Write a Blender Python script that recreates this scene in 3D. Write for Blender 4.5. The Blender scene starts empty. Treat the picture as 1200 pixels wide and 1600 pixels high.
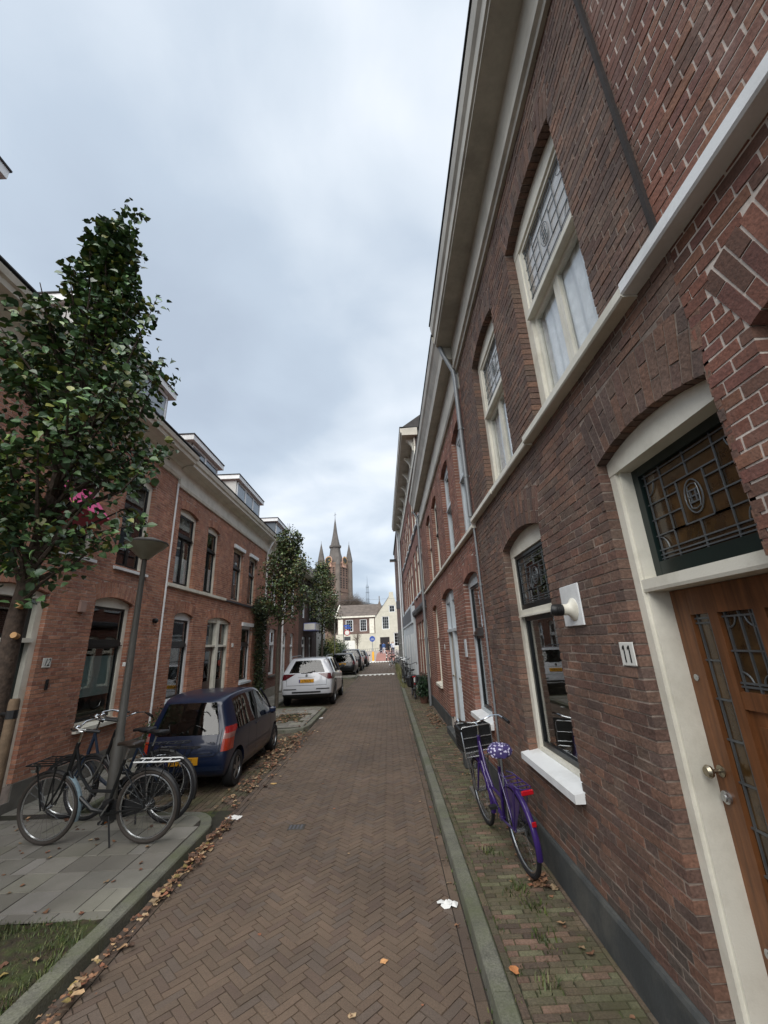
import bpy, bmesh, math, random
from mathutils import Vector, Matrix
from mathutils.geometry import tessellate_polygon
random.seed(11)
R = math.radians
sc = bpy.context.scene
col = sc.collection
rnd = random.random
def uni(a, b): return a + (b - a) * random.random()

# ---------------------------------------------------------------- materials
def lin(h):
    h = h.lstrip('#'); out = []
    for i in (0, 2, 4):
        c = int(h[i:i+2], 16) / 255
        out.append(c / 12.92 if c <= .04045 else ((c + .055) / 1.055) ** 2.4)
    return tuple(out)
MATS = {}
def mat(name, c=(.5, .5, .5), rough=.7, attr=False, nz=.12, ns=6, bump=0, bs=60, metal=0, spec=.5,
        stain=None, stain_amt=0, stain_scale=2, coat=0, coords='Object', nz2=0, stretch=None, stain2=None):
    if name in MATS: return MATS[name]
    if isinstance(c, str): c = lin(c)
    m = bpy.data.materials.new(name); m.use_nodes = True
    N = m.node_tree.nodes; L = m.node_tree.links; b = N['Principled BSDF']
    b.inputs['Roughness'].default_value = rough; b.inputs['Metallic'].default_value = metal
    b.inputs['Specular IOR Level'].default_value = spec
    if coat: b.inputs['Coat Weight'].default_value = coat; b.inputs['Coat Roughness'].default_value = .05
    tc = N.new('ShaderNodeTexCoord')
    n1 = N.new('ShaderNodeTexNoise'); n1.inputs['Scale'].default_value = ns; n1.inputs['Detail'].default_value = 6
    if stretch:
        mpp = N.new('ShaderNodeMapping'); mpp.inputs['Scale'].default_value = stretch; L.new(tc.outputs[coords], mpp.inputs['Vector']); L.new(mpp.outputs[0], n1.inputs['Vector'])
    else: L.new(tc.outputs[coords], n1.inputs['Vector'])
    mr = N.new('ShaderNodeMapRange'); mr.inputs['From Min'].default_value = .3; mr.inputs['From Max'].default_value = .7
    mr.inputs['To Min'].default_value = 1 - nz; mr.inputs['To Max'].default_value = 1 + nz
    L.new(n1.outputs['Fac'], mr.inputs['Value'])
    mx = N.new('ShaderNodeMix'); mx.data_type = 'RGBA'; mx.blend_type = 'MULTIPLY'; mx.inputs['Factor'].default_value = 1
    if attr:
        a = N.new('ShaderNodeAttribute'); a.attribute_name = 'Col'; L.new(a.outputs['Color'], mx.inputs['A'])
    else: mx.inputs['A'].default_value = (*c, 1)
    L.new(mr.outputs['Result'], mx.inputs['B'])
    out = mx.outputs['Result']
    if nz2:
        n4 = N.new('ShaderNodeTexNoise'); n4.inputs['Scale'].default_value = bs * 1.5; n4.inputs['Detail'].default_value = 4
        L.new(tc.outputs[coords], n4.inputs['Vector'])
        m4 = N.new('ShaderNodeMapRange'); m4.inputs['From Min'].default_value = .3; m4.inputs['From Max'].default_value = .7
        m4.inputs['To Min'].default_value = 1 - nz2; m4.inputs['To Max'].default_value = 1 + nz2
        L.new(n4.outputs['Fac'], m4.inputs['Value'])
        x4 = N.new('ShaderNodeMix'); x4.data_type = 'RGBA'; x4.blend_type = 'MULTIPLY'; x4.inputs['Factor'].default_value = 1
        L.new(out, x4.inputs['A']); L.new(m4.outputs['Result'], x4.inputs['B']); out = x4.outputs['Result']
    if stain:
        n2 = N.new('ShaderNodeTexNoise'); n2.inputs['Scale'].default_value = stain_scale; n2.inputs['Detail'].default_value = 8
        n2.inputs['Roughness'].default_value = .7
        L.new(tc.outputs[coords], n2.inputs['Vector'])
        r2 = N.new('ShaderNodeMapRange'); r2.inputs['From Min'].default_value = .45; r2.inputs['From Max'].default_value = .65
        r2.inputs['To Max'].default_value = stain_amt
        L.new(n2.outputs['Fac'], r2.inputs['Value'])
        m2 = N.new('ShaderNodeMix'); m2.data_type = 'RGBA'
        L.new(r2.outputs['Result'], m2.inputs['Factor']); L.new(out, m2.inputs['A'])
        m2.inputs['B'].default_value = (*(lin(stain) if isinstance(stain, str) else stain), 1); out = m2.outputs['Result']
    if stain2:
        c2, a2, s2 = stain2
        mp2 = N.new('ShaderNodeMapping'); mp2.inputs['Scale'].default_value = (1, 1, .35); mp2.inputs['Location'].default_value = (3, 7, 1); L.new(tc.outputs[coords], mp2.inputs['Vector'])
        n5 = N.new('ShaderNodeTexNoise'); n5.inputs['Scale'].default_value = s2; n5.inputs['Detail'].default_value = 9; n5.inputs['Roughness'].default_value = .68
        L.new(mp2.outputs[0], n5.inputs['Vector'])
        r5 = N.new('ShaderNodeMapRange'); r5.inputs['From Min'].default_value = .52; r5.inputs['From Max'].default_value = .72; r5.inputs['To Max'].default_value = a2
        L.new(n5.outputs['Fac'], r5.inputs['Value'])
        m5 = N.new('ShaderNodeMix'); m5.data_type = 'RGBA'; L.new(r5.outputs['Result'], m5.inputs['Factor']); L.new(out, m5.inputs['A']); m5.inputs['B'].default_value = (*lin(c2), 1); out = m5.outputs['Result']
    L.new(out, b.inputs['Base Color'])
    if bump:
        n3 = N.new('ShaderNodeTexNoise'); n3.inputs['Scale'].default_value = bs; n3.inputs['Detail'].default_value = 5
        L.new(tc.outputs[coords], n3.inputs['Vector'])
        bp = N.new('ShaderNodeBump'); bp.inputs['Strength'].default_value = 1; bp.inputs['Distance'].default_value = bump
        L.new(n3.outputs['Fac'], bp.inputs['Height']); L.new(bp.outputs['Normal'], b.inputs['Normal'])
    MATS[name] = m; return m
def glass(name, tint=(.75, .78, .78), ior=1.5, boost=1.0, rough=.01, wav=.0):
    if name in MATS: return MATS[name]
    m = bpy.data.materials.new(name); m.use_nodes = True
    N = m.node_tree.nodes; L = m.node_tree.links
    N.remove(N['Principled BSDF']); o = N['Material Output']
    t = N.new('ShaderNodeBsdfTransparent'); t.inputs[0].default_value = (*tint, 1)
    g = N.new('ShaderNodeBsdfGlossy'); g.inputs['Roughness'].default_value = rough
    f = N.new('ShaderNodeLayerWeight'); f.inputs['Blend'].default_value = .5
    pw = N.new('ShaderNodeMath'); pw.operation = 'POWER'; pw.inputs[1].default_value = 3.6; L.new(f.outputs['Facing'], pw.inputs[0])
    k = N.new('ShaderNodeMath'); k.operation = 'MULTIPLY_ADD'; k.use_clamp = True
    k.inputs[1].default_value = .9*min(boost, 1.1); k.inputs[2].default_value = .045*boost
    mx = N.new('ShaderNodeMixShader')
    L.new(pw.outputs[0], k.inputs[0]); L.new(k.outputs[0], mx.inputs[0]); L.new(t.outputs[0], mx.inputs[1]); L.new(g.outputs[0], mx.inputs[2])
    if wav:
        tc = N.new('ShaderNodeTexCoord'); n = N.new('ShaderNodeTexNoise'); n.inputs['Scale'].default_value = 2.5; n.inputs['Detail'].default_value = 1
        L.new(tc.outputs['Object'], n.inputs['Vector']); b = N.new('ShaderNodeBump'); b.inputs['Distance'].default_value = wav
        L.new(n.outputs['Fac'], b.inputs['Height']); L.new(b.outputs['Normal'], g.inputs['Normal']); pass
    L.new(mx.outputs[0], o.inputs['Surface']); MATS[name] = m; return m
def brickmat(name, c1, c2, cm, scale=1.0, dirt=.35):
    """procedural cross-bond brick on wall UVs in metres, for walls too far away to model brick by brick"""
    if name in MATS: return MATS[name]
    m = bpy.data.materials.new(name); m.use_nodes = True
    N = m.node_tree.nodes; L = m.node_tree.links; b = N['Principled BSDF']; b.inputs['Roughness'].default_value = .85
    uv = N.new('ShaderNodeTexCoord'); t = N.new('ShaderNodeTexBrick')
    L.new(uv.outputs['UV'], t.inputs['Vector'])
    t.inputs['Color1'].default_value = (*lin(c1), 1); t.inputs['Color2'].default_value = (*lin(c2), 1); t.inputs['Mortar'].default_value = (*lin(cm), 1)
    t.inputs['Scale'].default_value = 1; t.inputs['Mortar Size'].default_value = .006; t.inputs['Brick Width'].default_value = .22; t.inputs['Row Height'].default_value = .058
    t.squash = .5; t.squash_frequency = 2; t.offset_frequency = 2
    n = N.new('ShaderNodeTexNoise'); n.inputs['Scale'].default_value = .8; n.inputs['Detail'].default_value = 8
    L.new(uv.outputs['UV'], n.inputs['Vector'])
    mr = N.new('ShaderNodeMapRange'); mr.inputs['From Min'].default_value = .3; mr.inputs['From Max'].default_value = .7
    mr.inputs['To Min'].default_value = 1 - dirt; mr.inputs['To Max'].default_value = 1 + dirt * .5
    L.new(n.outputs['Fac'], mr.inputs['Value'])
    mx = N.new('ShaderNodeMix'); mx.data_type = 'RGBA'; mx.blend_type = 'MULTIPLY'; mx.inputs['Factor'].default_value = 1
    L.new(t.outputs['Color'], mx.inputs['A']); L.new(mr.outputs['Result'], mx.inputs['B']); L.new(mx.outputs['Result'], b.inputs['Base Color'])
    bp = N.new('ShaderNodeBump'); bp.inputs['Distance'].default_value = .006; bp.invert = True
    L.new(t.outputs['Fac'], bp.inputs['Height']); L.new(bp.outputs['Normal'], b.inputs['Normal'])
    MATS[name] = m; return m

mat('brick', attr=True, rough=.85, nz=.25, ns=3, bump=.006, bs=45, nz2=.3, stain='#453732', stain_amt=.3, stain_scale=1.1, stain2=('#7b6960', .3, 2.2))
mat('brick_clean', attr=True, rough=.8, nz=.2, ns=4, bump=.004, bs=60, nz2=.26, stain='#5d443c', stain_amt=.35, stain_scale=1.3, stain2=('#9a877d', .35, 2.6))
mat('mortar_dark', '#8f8278', .9, nz=.35, ns=5, bump=.003, stain='#4a3f39', stain_amt=.75, stain_scale=2.2)
mat('mortar_light', '#c2b8af', .9, nz=.2, ns=8, bump=.003)
mat('mortar_red', '#b9aaa0', .9, nz=.25, ns=8, bump=.003, stain='#75625a', stain_amt=.45, stain_scale=2.5)
mat('paint_cream', '#dedbce', .45, nz=.05, ns=3, bump=.0006, bs=120, stain='#98927f', stain_amt=.35, stain_scale=2.4)
mat('paint_white', '#e6e9ea', .4, nz=.04, ns=3, bump=.0005, bs=120, stain='#8d8c86', stain_amt=.3, stain_scale=3)
mat('paint_grey', '#c2cacf', .4, nz=.04, ns=3, stain='#7d807f', stain_amt=.25, stain_scale=3)
mat('paint_beige', '#b5b0a4', .5, nz=.06, ns=3, stain='#77736a', stain_amt=.5, stain_scale=1.6)
mat('paint_black', '#15181a', .3, nz=.1)
mat('paint_green', '#13211f', .3, nz=.15)
mat('plaster', '#bfbcae', .8, nz=.06, ns=2, stain='#9c9886', stain_amt=.25, stain_scale=.8)
mat('plaster_white', '#c2c3c0', .8, nz=.06, ns=2, stain='#8e8d88', stain_amt=.35, stain_scale=1.4)
mat('plinth', '#3c3f40', .75, nz=.15, ns=5, bump=.002, bs=50, stain='#76736a', stain_amt=.3, stain_scale=3)
mat('plinth_grey', '#68655f', .85, nz=.2, ns=5, bump=.002, stain='#4a4844', stain_amt=.5)
mat('wood', '#6f4628', .5, nz=.42, ns=9, bump=.0006, bs=60, coat=.12, stain='#573216', stain_amt=.55, stain_scale=3, stretch=(6, 6, .35))
mat('lead', '#6d7275', .45, nz=.2, metal=.6)
mat('zinc', '#85898c', .5, nz=.15, ns=4, metal=.35, stain='#55575a', stain_amt=.4)
mat('zinc_dark', '#55555a', .55, nz=.15, ns=4, metal=.2)
mat('roof_tile', '#5a3a30', .8, nz=.3, ns=5)
mat('roof_dark', '#3c3a3a', .85, nz=.25, ns=5)
mat('bitumen', '#2b2d30', .8, nz=.2)
mat('slate', '#59636c', .7, nz=.2, ns=.6)
mat('interior', '#3a342d', .9, nz=.4, ns=1.5)
mat('interior_light', '#857c6c', .9, nz=.4, ns=1.5)
mat('curtain', '#f2f4f6', .9, nz=.10, ns=14)
mat('curtain_grey', '#9da3a6', .9, nz=.15, ns=5)
mat('blind_cream', '#d2b9a8', .8, nz=.05)
mat('frosted', '#8fa6a2', .7, nz=.05)
mat('brass', '#9c9482', .25, metal=.9, nz=.05)
mat('steel', '#b5b8ba', .25, metal=.9, nz=.05)
mat('chrome', '#c9ccce', .12, metal=1, nz=.02)
mat('rubber', '#16161a', .75, nz=.15)
mat('tyre_brown', '#3a3531', .8, nz=.15)
mat('black_plastic', '#17181a', .5, nz=.1)
mat('enamel', '#dcdcd6', .25, nz=.03)
mat('ink', '#111214', .5, nz=0)
mat('post_grey', '#504f4b', .6, nz=.15, ns=6, stain='#3d3d3a', stain_amt=.5, stain_scale=3)
mat('lamp_glass', '#8d8f80', .35, nz=.1)
mat('bark', '#3f342c', .95, nz=.4, ns=25, bump=.012, bs=35)
mat('bark_grey', '#4a443c', .95, nz=.35, ns=20, bump=.008, bs=30)
mat('cutwood', '#b08a5f', .9, nz=.15)
mat('stake', '#5e4e3d', .9, nz=.3, ns=12, bump=.004)
mat('leaf', attr=True, rough=.42, nz=.15, ns=30, spec=.5)
mat('leaf_dull', attr=True, rough=.6, nz=.2, ns=20)
mat('litter', attr=True, rough=.75, nz=.25, ns=40)
mat('paper', '#d9dad8', .8, nz=.05)
mat('paver', attr=True, rough=.82, nz=.16, ns=1.3, bump=.0025, bs=90, nz2=.2, stain='#463d35', stain_amt=.45, stain_scale=.8)
mat('paver_moss', attr=True, rough=.9, nz=.25, ns=3, bump=.005, bs=60, nz2=.3, stain='#4a4a30', stain_amt=.7, stain_scale=2.2)
mat('paver_rose', attr=True, rough=.8, nz=.15, ns=2)
mat('tile', attr=True, rough=.8, nz=.12, ns=3, bump=.0012, bs=150, nz2=.12, stain='#66665a', stain_amt=.4, stain_scale=1.6)
mat('joint', '#2b2621', .95, nz=.4, ns=12, bump=.004, bs=60, stain='#31381f', stain_amt=.5, stain_scale=2)
mat('joint_moss', '#2d2f1d', .95, nz=.5, ns=10, bump=.006, bs=50, stain='#4b5a26', stain_amt=.8, stain_scale=5)
mat('kerb', '#66665c', .88, nz=.3, ns=6, bump=.004, bs=60, nz2=.3, stain='#50563a', stain_amt=.8, stain_scale=1.5)
mat('soil', '#332c1e', 1, nz=.5, ns=14, bump=.02, bs=18, stain='#36431a', stain_amt=1, stain_scale=5)
mat('asphalt', '#5b5856', .9, nz=.15, ns=4)
mat('road_white', '#d5d4cd', .7, nz=.12, ns=5)
mat('stone_church', '#776c63', .9, nz=.25, ns=.25, stain='#4e4a47', stain_amt=.6, stain_scale=.12)
mat('stone_church_red', '#866d5f', .9, nz=.2, ns=.3, stain='#6a5a52', stain_amt=.6, stain_scale=.15)
mat('spire', '#5f5a56', .85, nz=.2, ns=.5)
mat('gold', '#c9a45a', .4, metal=.5, nz=.05)
glass('glass', (.88, .90, .90), 1.5, 1.25, .01, .0008)
glass('glass_clear', (.97, .98, .98), 1.5, .8, .01, .0008)
glass('glass_dark', (.35, .38, .39), 1.5, 1.7, .01, .001)
mat('glass_amber', '#4a371f', .10, nz=.45, ns=7, spec=.6, stain='#1d150c', stain_amt=.9, stain_scale=5)
glass('glass_car', (.38, .42, .42), 1.55, 1.5, .01)
brickmat('far_brick_red', '#845346', '#734539', '#8e7d75')
brickmat('far_brick_dark', '#523a33', '#422f2a', '#5f534e')
brickmat('far_brick_brown', '#6f5850', '#604a43', '#7b6d66')
brickmat('far_brick_left', '#8a5949', '#79493c', '#958479')
M = MATS

# ---------------------------------------------------------------- mesh helper
KEEP = set()
class MB:
    def __init__(s, T=None): s.v = []; s.f = []; s.c = []; s.m = []; s.uv = {}; s.T = T; s.rc = True
    def add(s, vs, fs, c=None, mi=0, uvs=None):
        o = len(s.v)
        if uvs:
            for i, u in enumerate(uvs): s.uv[o + i] = u
        if s.T: vs = [s.T(*p) for p in vs]
        s.v.extend(vs); s.c.extend([c or (1, 1, 1)] * len(vs))
        for f in fs: s.f.append(tuple(i + o for i in f)); s.m.append(mi)
    def box(s, x0, x1, y0, y1, z0, z1, c=None, mi=0):
        s.add([(x, y, z) for x in (x0, x1) for y in (y0, y1) for z in (z0, z1)],
              [(0, 1, 3, 2), (4, 6, 7, 5), (0, 4, 5, 1), (2, 3, 7, 6), (0, 2, 6, 4), (1, 5, 7, 3)], c, mi)
    def cbox(s, x0, x1, y0, y1, z0, z1, b=.004, c=None, mi=0):
        """box with chamfered vertical and top edges: outline inset as it rises"""
        x0, x1 = min(x0, x1), max(x0, x1); y0, y1 = min(y0, y1), max(y0, y1); z0, z1 = min(z0, z1), max(z0, z1)
        def ring(i, z):
            return [(x0+i, y0+b*(i<b), z), (x1-i, y0+b*(i<b), z), (x1-b*(i<b), y0+i, z), (x1-b*(i<b), y1-i, z), (x1-i, y1-b*(i<b), z), (x0+i, y1-b*(i<b), z), (x0+b*(i<b), y1-i, z), (x0+b*(i<b), y0+i, z)]
        def oct_(i, z):
            e = b + i
            return [(x0+e, y0+i, z), (x1-e, y0+i, z), (x1-i, y0+e, z), (x1-i, y1-e, z), (x1-e, y1-i, z), (x0+e, y1-i, z), (x0+i, y1-e, z), (x0+i, y0+e, z)]
        rs = [oct_(b, z0), oct_(0, z0 + b), oct_(0, z1 - b), oct_(b, z1)]
        vs = sum(rs, []); fs = []
        for k in range(3):
            for i in range(8):
                j = (i + 1) % 8; fs.append((k*8+i, k*8+j, k*8+8+j, k*8+8+i))
        fs.append(tuple(range(7, -1, -1))); fs.append(tuple(24 + i for i in range(8)))
        s.add(vs, fs, c, mi)
    def prism(s, prof, a0, a1, fn, c=None, mi=0):
        """closed profile [(p,q)] swept from a0 to a1; fn(a,p,q)->point"""
        n = len(prof); vs = [fn(a0, *p) for p in prof] + [fn(a1, *p) for p in prof]
        fs = [(i, (i+1) % n, n+(i+1) % n, n+i) for i in range(n)]
        for t in tessellate_polygon([[Vector((p[0], p[1], 0)) for p in prof]]):
            fs.append(t); fs.append(tuple(n+i for i in reversed(t)))
        s.add(vs, fs, c, mi)
    def tube(s, pts, r, n=8, c=None, mi=0, closed=False, cap=True):
        pts = [Vector(p) for p in pts]; k = len(pts); rs = r if isinstance(r, (list, tuple)) else [r] * k
        vs = []; prev = None
        for i, p in enumerate(pts):
            if closed: d = pts[(i+1) % k] - pts[i-1]
            else: d = pts[min(i+1, k-1)] - pts[max(i-1, 0)]
            if d.length < 1e-9: d = Vector((0, 0, 1))
            d.normalize()
            if prev is None: a = d.orthogonal().normalized()
            else:
                a = prev - d * prev.dot(d)
                a = a.normalized() if a.length > 1e-6 else d.orthogonal().normalized()
            prev = a; b = d.cross(a)
            for j in range(n):
                t = 2*math.pi*j/n; vs.append(tuple(p + (a*math.cos(t) + b*math.sin(t)) * rs[i]))
        fs = []
        for i in range(k if closed else k-1):
            for j in range(n):
                a_, b_ = i*n, ((i+1) % k)*n; fs.append((a_+j, a_+(j+1) % n, b_+(j+1) % n, b_+j))
        if cap and not closed: fs.append(tuple(range(n-1, -1, -1))); fs.append(tuple((k-1)*n+j for j in range(n)))
        s.add(vs, fs, c, mi)
    def lathe(s, prof, o=(0, 0, 0), n=16, axis='z', c=None, mi=0, a0=0):
        vs = []
        for r, h in prof:
            for j in range(n):
                t = a0 + 2*math.pi*j/n; x, y = r*math.cos(t), r*math.sin(t)
                p = (x, y, h) if axis == 'z' else ((h, x, y) if axis == 'x' else (x, h, y))
                vs.append((p[0]+o[0], p[1]+o[1], p[2]+o[2]))
        fs = []
        for i in range(len(prof)-1):
            for j in range(n): fs.append((i*n+j, i*n+(j+1) % n, (i+1)*n+(j+1) % n, (i+1)*n+j))
        fs.append(tuple(range(n-1, -1, -1))); fs.append(tuple((len(prof)-1)*n+j for j in range(n)))
        s.add(vs, fs, c, mi)
    def build(s, name, m, parent=None, smooth=False, recalc=True, inv=None, sharp=35):
        me = bpy.data.meshes.new(name); me.from_pydata(s.v, [], s.f)
        ms = m if isinstance(m, (list, tuple)) else [m]
        for x in ms: me.materials.append(M[x] if isinstance(x, str) else x)
        if len(ms) > 1: me.polygons.foreach_set('material_index', s.m)
        a = me.color_attributes.new('Col', 'FLOAT_COLOR', 'POINT')
        a.data.foreach_set('color', [x for c in s.c for x in (*c, 1)])
        if s.uv:
            u = me.uv_layers.new(name='UVMap'); li = [0]*len(me.loops); me.loops.foreach_get('vertex_index', li)
            u.data.foreach_set('uv', [x for i in li for x in s.uv.get(i, (0, 0))])
        if recalc:
            b = bmesh.new(); b.from_mesh(me); bmesh.ops.recalc_face_normals(b, faces=b.faces); b.to_mesh(me); b.free()
        if smooth:
            me.polygons.foreach_set('use_smooth', [True]*len(me.polygons))
            me.set_sharp_from_angle(angle=R(sharp))
        me.update()
        o = bpy.data.objects.new(name, me); col.objects.link(o)
        if parent:
            o.parent = parent
            if parent.type == 'EMPTY' and parent.name not in KEEP: o.matrix_parent_inverse = Matrix.Translation(-parent.location)
        return o

def tag(o, label=None, cat=None, group=None, kind=None):
    if label: o['label'] = label
    if cat: o['category'] = cat
    if group: o['group'] = group
    if kind: o['kind'] = kind
    return o
def thing(name, label, cat, loc=(0, 0, 0), group=None):
    o = bpy.data.objects.new(name, None); col.objects.link(o); o.location = loc; o.empty_display_size = .1
    return tag(o, label, cat, group)
def struct(o): o['kind'] = 'structure'; return o
def kids(o): return [c for c in bpy.data.objects if c.parent == o]
def dup(root, loc, rz=0, label=None, group=None, rot=None):
    mp = {}
    def cp(o, p):
        c = o.copy(); col.objects.link(c); c.parent = p
        c.matrix_parent_inverse = o.matrix_parent_inverse.copy()
        for k in kids(o): cp(k, c)
        return c
    r = cp(root, None); r.location = loc; r.rotation_euler = rot or (0, 0, rz)
    if label: r['label'] = label
    if group: r['group'] = group
    return r

# ---------------------------------------------------------------- camera, light, sky
f_, p_, y_, r_ = 635.042, .31441203, .00244313, -.04466728
fw = Vector((math.sin(y_)*math.cos(p_), math.cos(y_)*math.cos(p_), math.sin(p_)))
rt = fw.cross(Vector((0, 0, 1))).normalized(); up = rt.cross(fw)
RR = math.cos(r_)*rt + math.sin(r_)*up; UU = math.cos(r_)*up - math.sin(r_)*rt
cam = bpy.data.objects.new('camera', bpy.data.cameras.new('camera')); col.objects.link(cam)
cam.data.sensor_fit = 'HORIZONTAL'; cam.data.sensor_width = 36; cam.data.lens = 36*f_/1200
cam.data.clip_start = .05; cam.data.clip_end = 3000
mw = Matrix.Identity(4)
for i, a in enumerate((RR, UU, -fw)):
    for j in range(3): mw[j][i] = a[j]
mw.translation = Vector((0, 0, 1.88)); cam.matrix_world = mw
sc.camera = cam
SUN_EL, SUN_AZ = 52, 192   # high, behind the camera, slightly from the left
sun = bpy.data.objects.new('sun', bpy.data.lights.new('sun', 'SUN')); col.objects.link(sun)
sun.data.energy = 1.5; sun.data.angle = R(70); sun.data.color = (1, .96, .9)
sd = Vector((math.sin(R(SUN_AZ))*math.cos(R(SUN_EL)), math.cos(R(SUN_AZ))*math.cos(R(SUN_EL)), math.sin(R(SUN_EL))))
sun.rotation_euler = sd.to_track_quat('Z', 'Y').to_euler(); sun.location = (0, 0, 60)
w = bpy.data.worlds.new('World'); sc.world = w; w.use_nodes = True
N = w.node_tree.nodes; L = w.node_tree.links; bg = N['Background']; bg.inputs['Strength'].default_value = .064
sky = N.new('ShaderNodeTexSky'); sky.sky_type = 'NISHITA'; sky.sun_disc = False
sky.sun_elevation = R(SUN_EL); sky.sun_rotation = R(SUN_AZ)
tc = N.new('ShaderNodeTexCoord'); sp = N.new('ShaderNodeSeparateXYZ'); L.new(tc.outputs['Generated'], sp.inputs[0])
def mnode(op, a, b=None, c=None, clamp=False):
    n = N.new('ShaderNodeMath'); n.operation = op; n.use_clamp = clamp
    for i, x in enumerate((a, b, c)):
        if x is None: continue
        if isinstance(x, (int, float)): n.inputs[i].default_value = x
        else: L.new(x, n.inputs[i])
    return n.outputs[0]
zz = mnode('ADD', mnode('MAXIMUM', sp.outputs[2], 0), .28)
cb = N.new('ShaderNodeCombineXYZ'); L.new(mnode('DIVIDE', sp.outputs[0], zz), cb.inputs[0]); L.new(mnode('DIVIDE', sp.outputs[1], zz), cb.inputs[1])
def noise(vec, scale, det, rough, off=(0, 0, 0), dist=0):
    mp = N.new('ShaderNodeMapping'); L.new(vec, mp.inputs['Vector']); mp.inputs['Location'].default_value = off
    n = N.new('ShaderNodeTexNoise'); n.inputs['Scale'].default_value = scale; n.inputs['Detail'].default_value = det
    n.inputs['Roughness'].default_value = rough; n.inputs['Distortion'].default_value = dist; L.new(mp.outputs[0], n.inputs['Vector']); return n.outputs['Fac']
n1 = noise(cb.outputs[0], 1.1, 3, .5, (3.1, .6, 0), .3); n2 = noise(cb.outputs[0], 2.6, 7, .5, (7, 2, 1), .3)
cl = mnode('ADD', mnode('MULTIPLY', n1, .74), mnode('MULTIPLY', n2, .26))
cr = N.new('ShaderNodeValToRGB'); L.new(cl, cr.inputs[0]); e = cr.color_ramp.elements
e[0].position = .38; e[0].color = (.33, .385, .46, 1); e[1].position = .64; e[1].color = (.71, .735, .775, 1)
x = e.new(.47); x.color = (.385, .448, .525, 1); x = e.new(.55); x.color = (.52, .573, .635, 1)
mul = N.new('ShaderNodeVectorMath'); mul.operation = 'SCALE'; L.new(cr.outputs[0], mul.inputs[0]); mul.inputs['Scale'].default_value = 1/.12*1.0
mxw = N.new('ShaderNodeMix'); mxw.data_type = 'RGBA'; mxw.inputs['Factor'].default_value = .93
L.new(sky.outputs[0], mxw.inputs['A']); L.new(mul.outputs[0], mxw.inputs['B']); L.new(mxw.outputs['Result'], bg.inputs['Color'])
sc.view_settings.view_transform = 'Standard'; sc.view_settings.look = 'None'; sc.view_settings.gamma = 1; sc.view_settings.exposure = 1.55
sc.cycles.max_bounces = 6; sc.cycles.diffuse_bounces = 3; sc.cycles.glossy_bounces = 3; sc.cycles.transparent_max_bounces = 10; sc.cycles.transmission_bounces = 3
sc.cycles.caustics_reflective = False; sc.cycles.caustics_refractive = False; sc.cycles.use_denoising = True
# ---------------------------------------------------------------- facade coordinates and walls
def facade(x0, y0, x1, y1, side, u0=None):
    d = Vector((x1-x0, y1-y0)).normalized(); nn = Vector((-d.y, d.x)) if side > 0 else Vector((d.y, -d.x))
    u0 = y0 if u0 is None else u0
    def T(u, n, z): return (x0 + d.x*(u-u0) + nn.x*n, y0 + d.y*(u-u0) + nn.y*n, z)
    T.flip = side < 0
    return T
def op(u0, u1, z0, zs, rise=.09, bh=.21, **k): return dict(u0=u0, u1=u1, z0=z0, zs=zs, rise=rise, bh=bh, **k)
def arc(o):
    a = (o['u1']-o['u0'])/2; r = max(o['rise'], .012); Rr = (a*a+r*r)/(2*r)
    return (o['u0']+o['u1'])/2, a, Rr, o['zs']+r-Rr, math.asin(a/Rr)
def outline(o, e=0, n=10):
    uc, a, Rr, zc, am = arc(o); zb = o['z0']-o.get('sl', 0); pts = [(o['u0']-e, zb-e), (o['u1']+e, zb-e)]
    for i in range(n+1):
        t = am - 2*am*i/n; pts.append((uc + (Rr+e)*math.sin(t), zc + (Rr+e)*math.cos(t)))
    return pts
def excl(o, z):
    uc, a, Rr, zc, am = arc(o); out = []
    h = z-zc
    if o['z0']-o.get('sl', 0) < z <= o['zs']: out.append((o['u0'], o['u1'], 'o'))
    elif z > o['zs'] and abs(h) < Rr:
        q = math.sqrt(Rr*Rr-h*h); out.append((uc-q, uc+q, 'b'))
    if z > o['zs'] and h < Rr+o['bh']:
        q = min(math.sqrt((Rr+o['bh'])**2-h*h), h*math.tan(am)); out.append((uc-q-.004, uc+q+.004, 'b'))
    return out
def sheet(mb, outer, holes, n, mi=0, uv=False):
    loops = [[Vector((u, z, 0)) for u, z in outer]] + [[Vector((u, z, 0)) for u, z in h] for h in holes]
    flat = [p for l in loops for p in l]
    mb.add([(p.x, n, p.y) for p in flat], tessellate_polygon(loops), mi=mi, uvs=[(p.x, p.y) for p in flat] if uv else None)
def jambs(mb, o, n0, n1, e=0, mi=0):
    p = outline(o, e); k = len(p)
    for i in range(k):
        a, b = p[i], p[(i+1) % k]
        mb.add([(a[0], n0, a[1]), (b[0], n0, b[1]), (b[0], n1, b[1]), (a[0], n1, a[1])], [(0, 1, 2, 3)], mi=mi,
               uvs=[(a[0]+a[1]*0, a[1]), (b[0], b[1]), (b[0]+.11, b[1]), (a[0]+.11, a[1])])
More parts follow.
